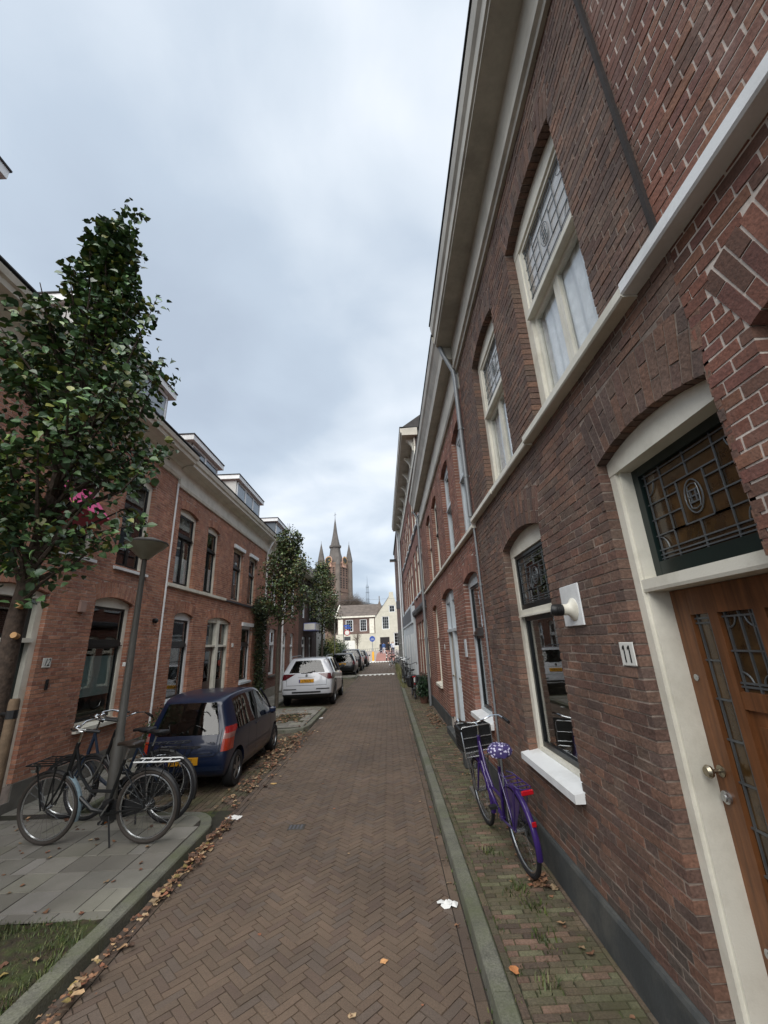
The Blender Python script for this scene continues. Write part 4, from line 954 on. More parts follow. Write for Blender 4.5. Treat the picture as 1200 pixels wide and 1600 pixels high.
# herringbone carriageway
Wb, n_ = .0565, 3; mb = MB(); c45 = math.sqrt(.5); g = .0016
XA, XB = -1.97, .40
def road_cells(y0, y1):
    cells = []
    lim = int((y1+6)/Wb*1.5)
    for iy in range(-lim, lim):
        for ix in range(-lim, lim):
            d = (ix-iy) % (2*n_)
            if d == 0: q = (ix*Wb+g, iy*Wb+g, (ix+n_)*Wb-g, (iy+1)*Wb-g)
            elif d == 2*n_-1: q = (ix*Wb+g, iy*Wb+g, (ix+1)*Wb-g, (iy+n_)*Wb-g)
            else: continue
            mx, my = (q[0]+q[2])/2, (q[1]+q[3])/2; X, Y = (mx-my)*c45, (mx+my)*c45
            if X < XA-.15 or X > XB+.15 or Y < y0 or Y > y1: continue
            yield [((x-y)*c45, (x+y)*c45) for x, y in ((q[0], q[1]), (q[2], q[1]), (q[2], q[3]), (q[0], q[3]))], X, Y
# iterate along the rotated strip only (fast): for each diagonal position limit the range
def strip(y0, y1):
    a0, a1 = int(y0*c45/Wb)-60, int(y1*c45/Wb)+60
    for iy in range(a0, a1):
        # X=(mx-my)*c45 within XA..XB -> mx-my within +-3.2
        for ix in range(iy-int(3.2/Wb), iy+int(1.0/Wb)+3):
            d = (ix-iy) % (2*n_)
            if d == 0: q = (ix*Wb+g, iy*Wb+g, (ix+n_)*Wb-g, (iy+1)*Wb-g)
            elif d == 2*n_-1: q = (ix*Wb+g, iy*Wb+g, (ix+1)*Wb-g, (iy+n_)*Wb-g)
            else: continue
            mx, my = (q[0]+q[2])/2, (q[1]+q[3])/2; X, Y = (mx-my)*c45, (mx+my)*c45
            if X < XA-.15 or X > XB+.15 or Y < y0 or Y > y1: continue
            yield [((x-y)*c45, (x+y)*c45) for x, y in ((q[0], q[1]), (q[2], q[1]), (q[2], q[3]), (q[0], q[3]))], X, Y
for p, X, Y in strip(-.6, 55):
    p = clip(p, XA+.003, XB-.003)
    if len(p) < 3 or area(p) < .0004: continue
    paver(mb, p, -.08, shade(RP, .92, 1.08))
for x0 in (-2.105, -2.04):      # gutter courses lengthwise
    y = -.5+rnd()*.1
    while y < 55: paver(mb, [(x0+.003, y), (x0+.062, y), (x0+.062, y+.205), (x0+.003, y+.205)], -.083, shade(RP, .7, 1.05)); y += .211
y = -.5
while y < 55: paver(mb, [(.403, y), (.472, y), (.472, y+.205), (.403, y+.205)], -.082, shade(RP, .7, 1.05)); y += .211
rd = struct(mb.build('road', 'paver', recalc=False))
b = MB(); b.cbox(-1.25, -1.06, 5.49, 5.63, -.12, -.0745, .003); dr = b.build('drain_cover', mat('iron', '#45413b', .6, nz=.3, metal=.3))
tag(dr, 'small square iron drain cover let into the herringbone road', 'drain cover')
b = MB()
for k in range(4): b.box(-1.235+k*.042, -1.215+k*.042, 5.505, 5.615, -.0755, -.0735)
b.build('grating', 'zinc_dark', dr)
# left: parking bay, pavements, islands
b = MB(); b.add([(-4.1, 5.9, -.0895), (-2.1, 5.9, -.0895), (-2.1, 45, -.0895), (-4.1, 45, -.0895)], [(0, 1, 2, 3)]); struct(b.build('parking_bed', 'joint_moss'))
mb = MB()
def rows(mb, x0, x1, y0, y1, W, Lb, z, p, along='y', g=.003, lo=.8, hi=1.18):
    """running bond; along = direction of the brick's long side"""
    if along == 'y':
        x = x0; r = 0
        while x < x1-.01:
            y = y0-(Lb/2 if r % 2 else 0)
            while y < y1:
                a, c = max(y+g, y0), min(y+Lb-g, y1)
                if c-a > .02: paver(mb, [(x+g, a), (min(x+W, x1)-g, a), (min(x+W, x1)-g, c), (x+g, c)], z, shade(p, lo, hi))
                y += Lb
            x += W; r += 1
    else:
        y = y0; r = 0
        while y < y1-.01:
            x = x0-(Lb/2 if r % 2 else 0)+uni(-.01, .01)
            while x < x1:
                a, c = max(x+g, x0), min(x+Lb-g, x1)
                if c-a > .02: paver(mb, [(a, y+g), (c, y+g), (c, min(y+W, y1)-g), (a, min(y+W, y1)-g)], z, shade(p, lo, hi))
                x += Lb
            y += W; r += 1
rows(mb, -4.05, -2.11, 6.2, 11.1, .08, .21, -.082, MP + RP[:3])
rows(mb, -4.05, -2.11, 14.95, 27.4, .08, .21, -.082, MP + RP[:3])
rows(mb, -4.05, -2.11, 29.4, 44, .16, .21, -.082, MP + RP[:3])
struct(mb.build('parking_bay', 'paver_moss', recalc=False))
mb = MB()
b = MB(); b.add([(-5.15, 3.9, -.009), (-4.1, 3.9, -.009), (-4.1, 45, -.009), (-5.15, 45, -.009)], [(0, 1, 2, 3)])
b.add([(-4.1, 3.9, -.0092), (-2.2, 3.9, -.0092), (-2.2, 5.4, -.0092), (-2.45, 5.95, -.0092), (-4.1, 6.0, -.0092)], [(0, 1, 2, 3, 4)])
b.add([(-4.1, 11.2, -.0091), (-2.2, 11.3, -.0091), (-2.2, 14.8, -.0091), (-4.1, 14.9, -.0091)], [(0, 1, 2, 3)])
b.add([(-4.1, 27.4, -.0091), (-2.2, 27.4, -.0091), (-2.2, 29.4, -.0091), (-4.1, 29.4, -.0091)], [(0, 1, 2, 3)])
b.add([(-5.15, -3, -.0093), (-4.2, -3, -.0093), (-4.2, 3.9, -.0093), (-5.15, 3.9, -.0093)], [(0, 1, 2, 3)])
struct(b.build('pavement_bed', 'joint'))
Yt = 3.955; r = 0
while Yt < 45:
    x = -5.1+ (.15 if r % 2 else 0) + (.3 if False else 0)
    xs = [-5.1]
    while x < -2.0: 
        if x > -5.09: xs.append(x)
        x += .30 if rnd() > .07 else .15
    for a, c in zip(xs[:-1], xs[1:]):
        poly = [(a+.003, Yt+.003), (c-.003, Yt+.003), (c-.003, Yt+.305), (a+.003, Yt+.305)]
        if Yt < 5.9:
            lim = -2.26 if Yt < 5.2 else -2.26-(Yt-5.2)**2*.7
            poly = clip(poly, None, lim, None, 5.93)
        elif 11.2 < Yt < 14.6: poly = clip(poly, None, -2.27, 11.3, 14.78)
        elif 27.4 < Yt < 29.1: poly = clip(poly, None, -2.27)
        else: poly = clip(poly, None, -4.12)
        if len(poly) >= 3 and area(poly) > .004:
            if 12.0 < Yt < 13.4 and a > -3.6 and c < -2.5: continue
            paver(mb, poly, -.001, shade(TP, .84, 1.12), ins=.003, tilt=.0006)
    Yt += .309; r += 1
Yt = -1
while Yt < 3.6: paver(mb, [(-5.1, Yt), (-4.7, Yt), (-4.7, Yt+.3), (-5.1, Yt+.3)], -.001, shade(TP)); paver(mb, [(-4.69, Yt), (-4.25, Yt), (-4.25, Yt+.3), (-4.69, Yt+.3)], -.001, shade(TP)); Yt += .306
x = -4.25
while x < -2.3: paver(mb, [(x+.003, 3.85), (x+.197, 3.85), (x+.197, 3.945), (x+.003, 3.945)], .0, shade(TP, .8, 1.05)); x += .2
struct(mb.build('pavement', 'tile', recalc=False))
# kerbs
kb = MB()
def kerbrun(pts, wid, z=.004, seg=1.0, side=1):
    """kerb stones along a polyline; pts is the road edge, stones extend to the left (side=1) or right"""
    for (x0, y0), (x1, y1) in zip(pts[:-1], pts[1:]):
        Ln = math.hypot(x1-x0, y1-y0); k = max(1, round(Ln/seg)); dx, dy = (x1-x0)/Ln, (y1-y0)/Ln; nx, ny = -dy*side, dx*side
        for i in range(k):
            a, c = Ln*i/k+.003, Ln*(i+1)/k-.003; w0 = uni(-.004, .004)
            prof = [(0, -.13), (.012+w0, -.012+z), (.022+w0, z), (wid-.01, z), (wid, z-.008), (wid, -.13)]
            kb.prism(prof, a, c, lambda t, p, q: (x0+dx*t+nx*p, y0+dy*t+ny*p, q+w0*.4))
kerbrun([(-2.11, -1), (-2.11, 3.62)], .15, .006); kerbrun([(-2.11, 3.62), (-2.11, 5.4)], .135, .004)
cv = [(-2.11-.42*(1-math.cos(t)), 5.4+.55*math.sin(t)) for t in [i*math.pi/12 for i in range(7)]]
kerbrun(cv, .135, .004, .4); kerbrun([(cv[-1][0], 5.95), (-4.1, 6.08)], .12, .004)
kerbrun([(-4.05, 6.08), (-4.05, 11.1)], .1, .003)
isl = [(-4.05, 11.05), (-2.5, 11.05), (-2.2, 11.2), (-2.1, 11.6), (-2.1, 14.4), (-2.25, 14.8), (-2.6, 14.95), (-4.05, 14.95)]
kerbrun(isl, .13, .004, 1.0); kerbrun([(-4.05, 14.95), (-4.05, 27.3)], .1, .003)
kerbrun([(-4.05, 27.3), (-2.4, 27.3), (-2.1, 27.6), (-2.1, 29.2), (-2.4, 29.45), (-4.05, 29.45)], .13, .004)
kerbrun([(.478, 45), (.478, -1)], .125, .004)
struct(kb.build('kerb', 'kerb'))
# right pavement
b = MB(); b.add([(.6, -1, -.012), (1.4, -1, -.012), (1.4, 45, -.012), (.6, 45, -.012)], [(0, 1, 2, 3)]); struct(b.build('right_pavement_bed', 'joint_moss'))
mb = MB(); rows(mb, .608, .658, -1, 45, .05, .16, -.004, MP, 'y'); rows(mb, .660, 1.25, -1, 28, .0515, .155, -.003, MP + pal('#6f594c', '#62604a'), 'x'); rows(mb, 1.251, 1.31, -1, 28, .055, .16, -.002, RP, 'y')
rows(mb, .674, 1.2, 28, 45, .15, .205, -.003, MP, 'x')
struct(mb.build('right_pavement', 'paver_moss', recalc=False))
# crossing street and little square at the far end
def ramp(name, x0, x1, dz, m):
    b = MB(); ys = [(53.2, -.082), (55, .0), (58, .42), (60, .60), (64, .66), (100, .60)]
    for (ya, za), (yb, zb) in zip(ys[:-1], ys[1:]): b.add([(x0, ya, za+dz), (x1, ya, za+dz), (x1, yb, zb+dz), (x0, yb, zb+dz)], [(0, 1, 2, 3)])
    return struct(b.build(name, m))
ramp('far_square', -60, 60, 0, mat('square_paving', '#948b84', .85, nz=.12, ns=1)); ramp('cycle_path', -1.75, .75, .006, mat('rose_paving', '#8f6459', .85, nz=.15, ns=1.5))
b = MB()
for Y in (29.6, 52):
    b.box(-2.35, .3, Y+.4, Y+1.0, -.076, -.071) if Y < 40 else b.box(-2.4, .35, Y-.5, Y+.6, -.076, -.071)
    for k in range(9):
        x = -2.35+k*.31
        if Y < 40: b.add([(x, Y+.4, -.0735), (x+.16, Y+.4, -.0735), (x+.15, Y-.35, -.0735), (x+.01, Y-.35, -.0735)], [(0, 1, 2, 3)])
        else: b.add([(x, Y-.5, -.0715), (x+.16, Y-.5, -.0715), (x+.16, Y-2, -.0715), (x, Y-2, -.0715)], [(0, 1, 2, 3)])
b.box(-2.16, -2.1, 7.9, 11, -.083, -.0795) if False else None
struct(b.build('road_markings', 'road_white'))
# tree pit
b = MB(); nx_, ny_ = 26, 60
for j in range(ny_+1):
    for i in range(nx_+1):
        x = -4.2+1.95*i/nx_; y = -1+4.86*j/ny_
        b.v.append((x, y, -.012 + .022*math.sin(x*7+y*3)*math.sin(y*5) + uni(-.006, .006))); b.c.append((1, 1, 1))
for j in range(ny_):
    for i in range(nx_): o = j*(nx_+1)+i; b.f.append((o, o+1, o+nx_+2, o+nx_+1)); b.m.append(0)
struct(b.build('tree_pit_soil', 'soil', smooth=True))
b = MB(); b.add([(-3.6, 12.0, -.002), (-2.4, 12.0, -.002), (-2.4, 13.5, -.002), (-3.6, 13.5, -.002)], [(0, 1, 2, 3)]); b.add([(-4.05, 14.95, -.06), (-3.5, 14.95, -.06), (-3.5, 15.8, -.05), (-4.05, 15.8, -.05)], [(0, 1, 2, 3)]); struct(b.build('island_soil', 'soil'))
# grass and moss
def blades(mb, x, y, z, n, h, sp_, cols, lean=.5, w=.004):
    for _ in range(n):
        px, py = x+random.gauss(0, sp_), y+random.gauss(0, sp_); a = rnd()*6.28; hh = h*uni(.5, 1.2); l = hh*lean*uni(.2, 1.3)
        dx, dy = math.cos(a), math.sin(a); c = shade(cols, .6, 1.3)
        mb.add([(px-dy*w, py+dx*w, z), (px+dy*w, py-dx*w, z), (px+dx*l*.4+dy*w*.7, py+dy*l*.4-dx*w*.7, z+hh*.6), (px+dx*l*.4-dy*w*.7, py+dy*l*.4+dx*w*.7, z+hh*.6), (px+dx*l, py+dy*l, z+hh)], [(0, 1, 2, 3), (3, 2, 4)], c)
GC = pal('#434f24', '#384820', '#515c2a', '#31401d', '#5c5e36')
mb = MB()
for _ in range(4200):
    x, y = uni(-4.2, -2.27), uni(1.3, 3.84)
    if math.sin(x*4.1+1)*math.sin(y*3.7)+uni(-.6, .8) > -.45: blades(mb, x, y, -.02, 5, .035, .025, GC, .9, .0032)
for y in [uni(1.5, 3.7) for _ in range(60)]: blades(mb, -2.27+uni(-.03, .02), y, -.02, 10, .06, .02, GC, .8)
tag(mb.build('grass', 'leaf_dull', recalc=False), kind='stuff')
mb = MB()
for _ in range(260):     # weeds in the joints of the right pavement
    y = uni(2.2, 9) if rnd() < .8 else uni(9, 30); x = random.choice([uni(.62, .7), uni(.62, 1.25), uni(.85, 1.15)])
    blades(mb, x, y, -.01, random.randint(4, 12), .022, .018, GC, 1.1, .003)
for cx_, cy_, k in ((.93, 4.0, 60), (.98, 3.75, 50), (.86, 4.6, 50), (.95, 3.4, 30), (.83, 3.05, 30)):
    blades(mb, cx_, cy_, -.01, k, .05, .05, GC, .9, .005)
for _ in range(180): blades(mb, uni(-4.0, -2.5) if rnd() < .3 else -4.12+uni(-.05, .05), uni(6.2, 14.9), -.03, 6, .05, .02, GC, .8)
for _ in range(140): blades(mb, .47+uni(-.015, .015), uni(2, 20), -.08, 3, .02, .015, GC, .9)
tag(mb.build('joint_weeds', 'leaf_dull', recalc=False), kind='stuff')
mb = MB()
WC = pal('#79764f', '#6a6d42', '#8a8160', '#5a6236')
for _ in range(330):
    y = uni(19.5, 38); blades(mb, uni(.5, .68)+.1*(rnd()**3), y, -.01, 9, uni(.15, .5) if y > 24 else .12, .05, WC, .45, .006)
tag(mb.build('tall_grass', 'leaf_dull', recalc=False), kind='stuff')

# fallen leaves
LC = pal('#7d5a42', '#8a664c', '#6b4a38', '#94775a', '#5e4434', '#9a8060', '#4e3a2e', '#84563f', '#a08a6c')
LY = pal('#8f7d48', '#83714a')
def leaf(mb, x, y, z, s, cols=LC, curl=.35, flat=False):
    a = rnd()*6.28; k = 9; c = shade(cols, .6, 1.25); rr = random.choice(([1, .7, .85, .62, .7, .78, .6, .85, .7], [1, .9, .66, .5, .45, .5, .6, .7, .9], [1, .8, .6, .42, .7, .62, .45, .62, .8])); s *= uni(.7, 1.1)
    tx, ty = uni(-.5, .5), uni(-.5, .5)
    if flat: tx *= .3; ty *= .3
    vs = [(0, 0, 0)]
    for i in range(k):
        t = a+6.283*i/k; r_1 = s*rr[i]*uni(.85, 1.15); px, py = r_1*math.cos(t), r_1*math.sin(t)*.85
        vs.append((px, py, s*curl*uni(-.3, 1)*(.4 if flat else 1) + tx*px*.5 + ty*py*.5))
    mz = min(v[2] for v in vs)
    mb.add([(x+v[0], y+v[1], z+v[2]-mz+.002) for v in vs], [(0, i, i % k+1) for i in range(1, k+1)], c)
mb = MB()
for _ in range(190):
    y = uni(1.6, 6.2)**1.0; x = -2.08+abs(random.gauss(0, .06)); leaf(mb, x, y, -.08+uni(0, .03), uni(.012, .034), LC if rnd() > .05 else LY)
for cy_, n_l in ((3.35, 30), (2.75, 10), (4.9, 70), (4.3, 35), (5.5, 35)):
    for _ in range(n_l): leaf(mb, -2.06+abs(random.gauss(0, .06)), cy_+random.gauss(0, .18), -.08+uni(0, .045), uni(.025, .05), LC if rnd() > .06 else LY)
for _ in range(380): 
    y = uni(6.2, 11.3); leaf(mb, -2.2+random.gauss(0, .13)+(.1 if y > 9 else 0), y, -.08+uni(0, .03), uni(.025, .045))
for _ in range(170): leaf(mb, -2.35+random.gauss(0, .12), uni(8.6, 10.6), -.08+uni(0, .04), uni(.03, .05))
for _ in range(130): leaf(mb, uni(-4.1, -2.2), uni(11.3, 14.8), .0, uni(.03, .045))
for _ in range(150): leaf(mb, uni(-3.5, -2.5), uni(12, 13.5), .01, uni(.03, .045))
for _ in range(200): leaf(mb, -5.05+abs(random.gauss(0, .15)), uni(8.6, 12), .0, uni(.03, .045))
for _ in range(50): leaf(mb, uni(-4.6, -2.3), uni(3.9, 6), .0, uni(.02, .04))
for _ in range(90): leaf(mb, uni(-4.2, -2.3), uni(1.6, 3.8), .0, uni(.03, .05), LC+LY)
for _ in range(70): leaf(mb, uni(-2, .4), uni(2.4, 20), -.08, uni(.012, .03), flat=True)
for _ in range(130): leaf(mb, 1.1+random.gauss(0, .09), 11.6+random.gauss(0, .7), 0, uni(.03, .05))
for _ in range(60): leaf(mb, 1.2-abs(random.gauss(0, .1)), uni(3.2, 9), 0, uni(.02, .045))
for _ in range(80): leaf(mb, uni(.5, 1.28), uni(2.2, 14), 0, uni(.008, .03), flat=True)
for _ in range(60): leaf(mb, .45-abs(random.gauss(0, .04)), uni(2.2, 14), -.08, uni(.01, .03))
for _ in range(22): leaf(mb, 1.13+random.gauss(0, .05), 4.02+random.gauss(0, .12), 0, uni(.03, .06))
tag(mb.build('fallen_leaves', 'litter', recalc=False), kind='stuff')
for x, y, z, s, lb, cs in ((.66, 3.14, .006, .055, 'large orange brown leaf lying alone on the right-hand kerb, closest to the viewer', pal('#b5784a')), (-.126, 3.41, -.079, .035, 'small tan leaf lying alone in the middle of the herringbone road', pal('#b98a5c')), (-1.87, 7.19, -.079, .07, 'pale yellow brown leaf on the road beside the blue hatchback', pal('#bd9a62'))):
    mb = MB(); leaf(mb, x, y, z, s, cs, .3, True); tag(mb.build('fallen_leaf', 'litter', recalc=False), lb, 'leaf')
def crumple(x, y, z, s, lb, n=7):
    mb = MB()
    for _ in range(n):
        cx_, cy_ = x+uni(-s, s), y+uni(-s, s)*.6; k = 8; a = rnd()*6
        vs = [(cx_, cy_, z+s*uni(.3, .7))] + [(cx_+s*uni(.4, 1)*math.cos(a+6.283*i/k), cy_+s*uni(.3, .7)*math.sin(a+6.283*i/k), z+s*uni(.0, .35)) for i in range(k)]
        mb.add(vs, [(0, i, i % k+1) for i in range(1, k+1)])
    tag(mb.build('crumpled_paper', 'paper', recalc=False, smooth=False), lb, 'litter')
crumple(.375, 3.97, -.08, .055, 'crumpled white tissue on the road against the right-hand kerb')
crumple(-2.0, 5.9, -.08, .06, 'flattened white paper beside the kerb corner behind the parked bicycles')
crumple(-2.06, 13.0, -.08, .05, 'small white scrap of paper by the kerb of the tree island')
# ================================================================= BICYCLES
def torus(mb, c, R_, r, ax='y', n=40, k=8, a0=0, a1=None, col_=None):
    full = a1 is None; a1 = a1 if a1 is not None else 2*math.pi
    pts = [(c[0]+R_*math.cos(a0+(a1-a0)*i/n), c[1], c[2]+R_*math.sin(a0+(a1-a0)*i/n)) for i in range(n if full else n+1)]
    mb.tube(pts, r, k, c=col_, closed=full)
def bike(name, label, frame_m='paint_black', tyre_m='rubber', fender_m='black_plastic', fork_m=None, rack_m='paint_black', bar_m='chrome', saddle_m='black_plastic',
         carrier=None, crate=False, lamp_rear=True, skirt=False, group=None, lady=True, spokes=22, detail=True, bar_turn=0.0, pale_fender_end=False, stand=True):
    root = thing(name, label, 'bicycle', (0, 0, 0), group); KEEP.add(root.name)
    WB, r, rt = 1.12, .345, .021
    for x, fr in ((0, False), (WB, True)):
        b = MB(); torus(b, (x, 0, r), r-rt, rt, n=44, k=8); wh = b.build('wheel', tyre_m, root, smooth=True)
        b = MB(); torus(b, (x, 0, r), r-.048, .011, n=40, k=6); b.build('rim', 'steel' if detail else 'zinc', wh, smooth=True)
        b = MB(); b.tube([(x, -.045, r), (x, .045, r)], .022 if not fr else .018, 10); b.build('hub', 'steel', wh, smooth=True)
        b = MB()
        for i in range(spokes):
            a = 2*math.pi*i/spokes; q = a+(.35 if i % 2 else -.35); s = .03*(1 if i % 4 < 2 else -1)
            b.tube([(x+.02*math.cos(q), s, r+.02*math.sin(q)), (x+(r-.05)*math.cos(a), 0, r+(r-.05)*math.sin(a))], .0013, 4)
        b.build('spokes', 'steel', wh)
        b = MB(); a0, a1 = (R(8), R(205)) if not fr else (R(-35 if False else -8), R(112))
        a0, a1 = (R(35), R(190)) if not fr else (R(-12 + 0), R(120))
        if not fr: a0, a1 = R(28), R(196)
        else: a0, a1 = R(22), R(172)
        if fr: a0, a1 = R(60), R(200)
        n = 18; vs = []
        for i in range(n+1):
            a = a0+(a1-a0)*i/n
            for w, dr_ in ((-.028, -.012), (-.016, .004), (0, .008), (.016, .004), (.028, -.012)): vs.append((x+(r+.018+dr_)*math.cos(a), w, r+(r+.018+dr_)*math.sin(a)))
        b.add(vs, [(i*5+j, i*5+j+1, i*5+6+j, i*5+5+j) for i in range(n) for j in range(4)])
        b.build('mudguard', fender_m if not (pale_fender_end and fr) else pale_fender_end, root, smooth=True, recalc=False)
    BB = (.46, 0, .29); SC = (.30, 0, .80); HT = (.865, 0, .98); HB = (.935, 0, .70)
    b = MB(); b.tube([BB, SC], .017, 10)
    b.tube([HT, HB], .021, 10); b.tube([HB, (.80, 0, .46), (.62, 0, .32), BB], .021, 10)
    if lady: b.tube([(HT[0]+.01, 0, .92), (.80, 0, .66), (.66, 0, .50), (.40, 0, .49)], .016, 10)
    else: b.tube([(HT[0], 0, .93), (.32, 0, .78)], .016, 10)
    for s in (-1, 1):
        b.tube([(BB[0], s*.03, BB[2]), (0, s*.055, r)], .010, 8); b.tube([(SC[0]-.0, s*.02, SC[2]-.06), (0, s*.055, r)], .008, 8)
    b.tube([(BB[0], -.04, BB[2]), (BB[0], .04, BB[2])], .024, 12); b.build('frame', frame_m, root, smooth=True)
    fk = MB()
    for s in (-1, 1): fk.tube([(HB[0]+.01, s*.03, HB[2]-.02), (.99, s*.045, .55), (1.06, s*.05, .42), (WB, s*.05, r)], [.013, .012, .010, .008], 8)
    fk.tube([(HB[0]+.01, -.035, HB[2]-.02), (HB[0]+.01, .035, HB[2]-.02)], .014, 8); fk.build('fork', fork_m or frame_m, root, smooth=True)
    # handlebar
    ct, st = math.cos(bar_turn), math.sin(bar_turn); hx, hz = .84, 1.10
    def hp(x, y, z): return (hx+x*ct-y*st, x*st+y*ct, z)
    b = MB(); b.tube([(HT[0], 0, HT[2]), (hx-.005, 0, 1.09)], .012, 8); b.tube([(hx-.005, 0, 1.09), hp(.05, 0, 1.11)], .013, 8)
    for s in (-1, 1): b.tube([hp(.05, 0, 1.11), hp(.06, s*.10, 1.125), hp(.04, s*.20, 1.16), hp(-.04, s*.27, 1.165), hp(-.16, s*.285, 1.14)], .011, 8)
    hb = b.build('handlebar', bar_m, root, smooth=True)
    for s in (-1, 1):
        b = MB(); b.tube([hp(-.13, s*.284, 1.147), hp(-.26, s*.285, 1.12)], .0165, 10); b.build('grip', 'black_plastic', hb, smooth=True)
    b = MB(); b.lathe([(.03, 0), (.028, .012), (.015, .024), (.003, .028)], hp(-.02, .22, 1.175), 12); b.build('bell', 'chrome', hb, smooth=True)
    # saddle
    b = MB(); b.tube([SC, (.27, 0, .90)], .012, 8); sp_ = b.build('seat_post', 'steel', root, smooth=True)
    b = MB(); ss = [(-.13, .03, .94), (-.11, .095, .955), (-.04, .10, .955), (.02, .055, .955), (.08, .028, .955), (.14, .018, .945)]
    vs = []
    for x, w, z in ss:
        for k in range(10):
            a = 2*math.pi*k/10; vs.append((.26+x, w*math.cos(a), z+(.022 if math.sin(a) > 0 else .045)*math.sin(a)*(1 if math.sin(a) > 0 else min(1, w/.06))))
    fs = [(i*10+j, i*10+(j+1) % 10, i*10+10+(j+1) % 10, i*10+10+j) for i in range(len(ss)-1) for j in range(10)] + [tuple(range(9, -1, -1)), tuple(50+j for j in range(10))]
    b.add(vs, fs); b.build('saddle', saddle_m, root, smooth=True, sharp=60)
    # rack
    b = MB(); z = .775
    b.tube([(.20, -.03, z), (.12, -.06, z), (-.30, -.06, z), (-.34, -.03, z), (-.34, .03, z), (-.30, .06, z), (.12, .06, z), (.20, .03, z)], .006, 6)
    for x in (.05, -.05, -.15, -.25): b.tube([(x, -.06, z), (x, .06, z)], .005, 6)
    for s in (-1, 1): b.tube([(-.22, s*.06, z), (0, s*.065, r+.01)], .005, 6); b.tube([(.02, s*.06, z), (0, s*.065, r+.01)], .005, 6)
    rk = b.build('rear_rack', rack_m, root, smooth=True)
    if lamp_rear:
        b = MB(); b.cbox(-.365, -.345, -.055, .055, .735, .775, .006); b.build('rear_lamp', mat('red_lamp', '#a81420', .2), rk)
        b = MB(); b.cbox(-.372, -.36, -.02, .02, .50, .54, .004); b.build('reflector', 'red_lamp', root)
    # chain case, cranks, stand
    b = MB(); vs = []
    for y in (-.055, -.035):
        for k in range(12): a = math.pi/2+math.pi*k/11; vs.append((0+.055*math.cos(a), y, r+.055*math.sin(a)))
        for k in range(12): a = -math.pi/2+math.pi*k/11; vs.append((.46+.10*math.cos(a), y, .29+.10*math.sin(a)))
    b.add(vs, [(i, (i+1) % 24, 24+(i+1) % 24, 24+i) for i in range(24)] + [tuple(range(24)), tuple(range(47, 23, -1))]); b.build('chain_case', 'black_plastic', root)
    for pts_, pb in (([(.46, -.07, .29), (.56, -.075, .15)], (.53, .60, -.16, -.085, .14, .165)), ([(.46, .07, .29), (.36, .075, .43)], (.32, .39, .085, .16, .425, .45))):
        b = MB(); b.tube(pts_, .008, 6); cr_ = b.build('crank', 'steel', root, smooth=True)
        b = MB(); b.box(*pb); b.build('pedal', 'black_plastic', cr_)
        if pb[2] < 0: b = MB(); b.box(.528, .532, -.15, -.10, .145, .16); b.build('pedal_reflector', mat('amber', '#d0762a', .3), cr_)
    if stand: b = MB(); b.tube([(.40, .03, .27), (.31, .09, .01)], .009, 6); b.build('kickstand', 'black_plastic', root, smooth=True)
    if skirt:
        b = MB(); 
        for s in (-1, 1):
            n = 10; vs = [(0, s*.05, r)] + [(-(r+.0)*math.cos(R(20+i*13))*-1 if False else (r-.005)*math.cos(R(60+i*11)), s*.034, r+(r-.005)*math.sin(R(60+i*11))) for i in range(n-3)]; n -= 3
            b.add(vs, [(0, i, i+1) for i in range(1, n)])
        b.build('coat_guard', skirt, root, recalc=False)
    if carrier:
        b = MB(); cx0, cx1, cz = .93, 1.30, .80
        b.tube([(cx0, -.16, cz), (cx1, -.16, cz), (cx1, .16, cz), (cx0, .16, cz)], .008, 6, closed=True)
        for y in (-.08, 0, .08): b.tube([(cx0, y, cz), (cx1, y, cz)], .006, 6)
        if crate: b.tube([(cx0, -.17, cz-.06), (cx0, -.18, cz+.25), (cx0, -.16, cz+.27), (cx0, .16, cz+.27), (cx0, .18, cz+.25), (cx0, .17, cz-.06)], .009, 6)
        for z in ((cz-.05, cz+.05, cz+.15) if crate else ()): b.tube([(cx0, -.17, z), (cx0, .17, z)], .007, 6)
        for s in (-1, 1): b.tube([(cx1-.09, s*.12, cz), (WB+.02, s*.07, r)], .008, 6); b.tube([(cx0+.05, s*.12, cz), (WB-.02, s*.07, r)], .008, 6)
        ca = b.build('front_carrier', carrier, root, smooth=True)
        b = MB(); b.lathe([(.04, 1.30), (.045, 1.345), (.02, 1.355)], (0, 0, .73), 14, 'x'); b.build('headlamp', 'chrome', ca, smooth=True)
    if crate:
        b = MB(); x0, x1, y0, y1, z0, z1 = .945, 1.22, -.19, .19, .81, 1.06
        for z in (z0, z0+.05, z0+.10, z0+.15, z0+.20, z1-.03):
            t = .03 if z in (z0, z1-.03) else .012
            b.box(x0, x1, y0, y0+.008, z, z+t); b.box(x0, x1, y1-.008, y1, z, z+t); b.box(x0, x0+.008, y0+.009, y1-.009, z, z+t); b.box(x1-.008, x1, y0+.009, y1-.009, z, z+t)
        for k in range(9):
            y = y0+.012+k*(y1-y0-.036)/8; b.box(x0+.001, x0+.007, y, y+.012, z0+.001, z1-.001); b.box(x1-.007, x1-.001, y, y+.012, z0+.001, z1-.001)
            x = x0+.012+k*(x1-x0-.036)/8; b.box(x, x+.012, y0+.001, y0+.007, z0+.001, z1-.001); b.box(x, x+.012, y1-.007, y1-.001, z0+.001, z1-.001)
        b.box(x0+.009, x1-.009, y0+.009, y1-.009, z0, z0+.01); b.box(x0+.012, x0+.014, y0+.02, y1-.02, z0+.02, z1-.03); b.box(x1-.014, x1-.012, y0+.02, y1-.02, z0+.02, z1-.03); b.box(x0+.02, x1-.02, y1-.014, y1-.012, z0+.02, z1-.03); b.box(x0+.02, x1-.02, y0+.012, y0+.014, z0+.02, z1-.03)
        cr2 = b.build('crate', 'black_plastic', root)
    return root
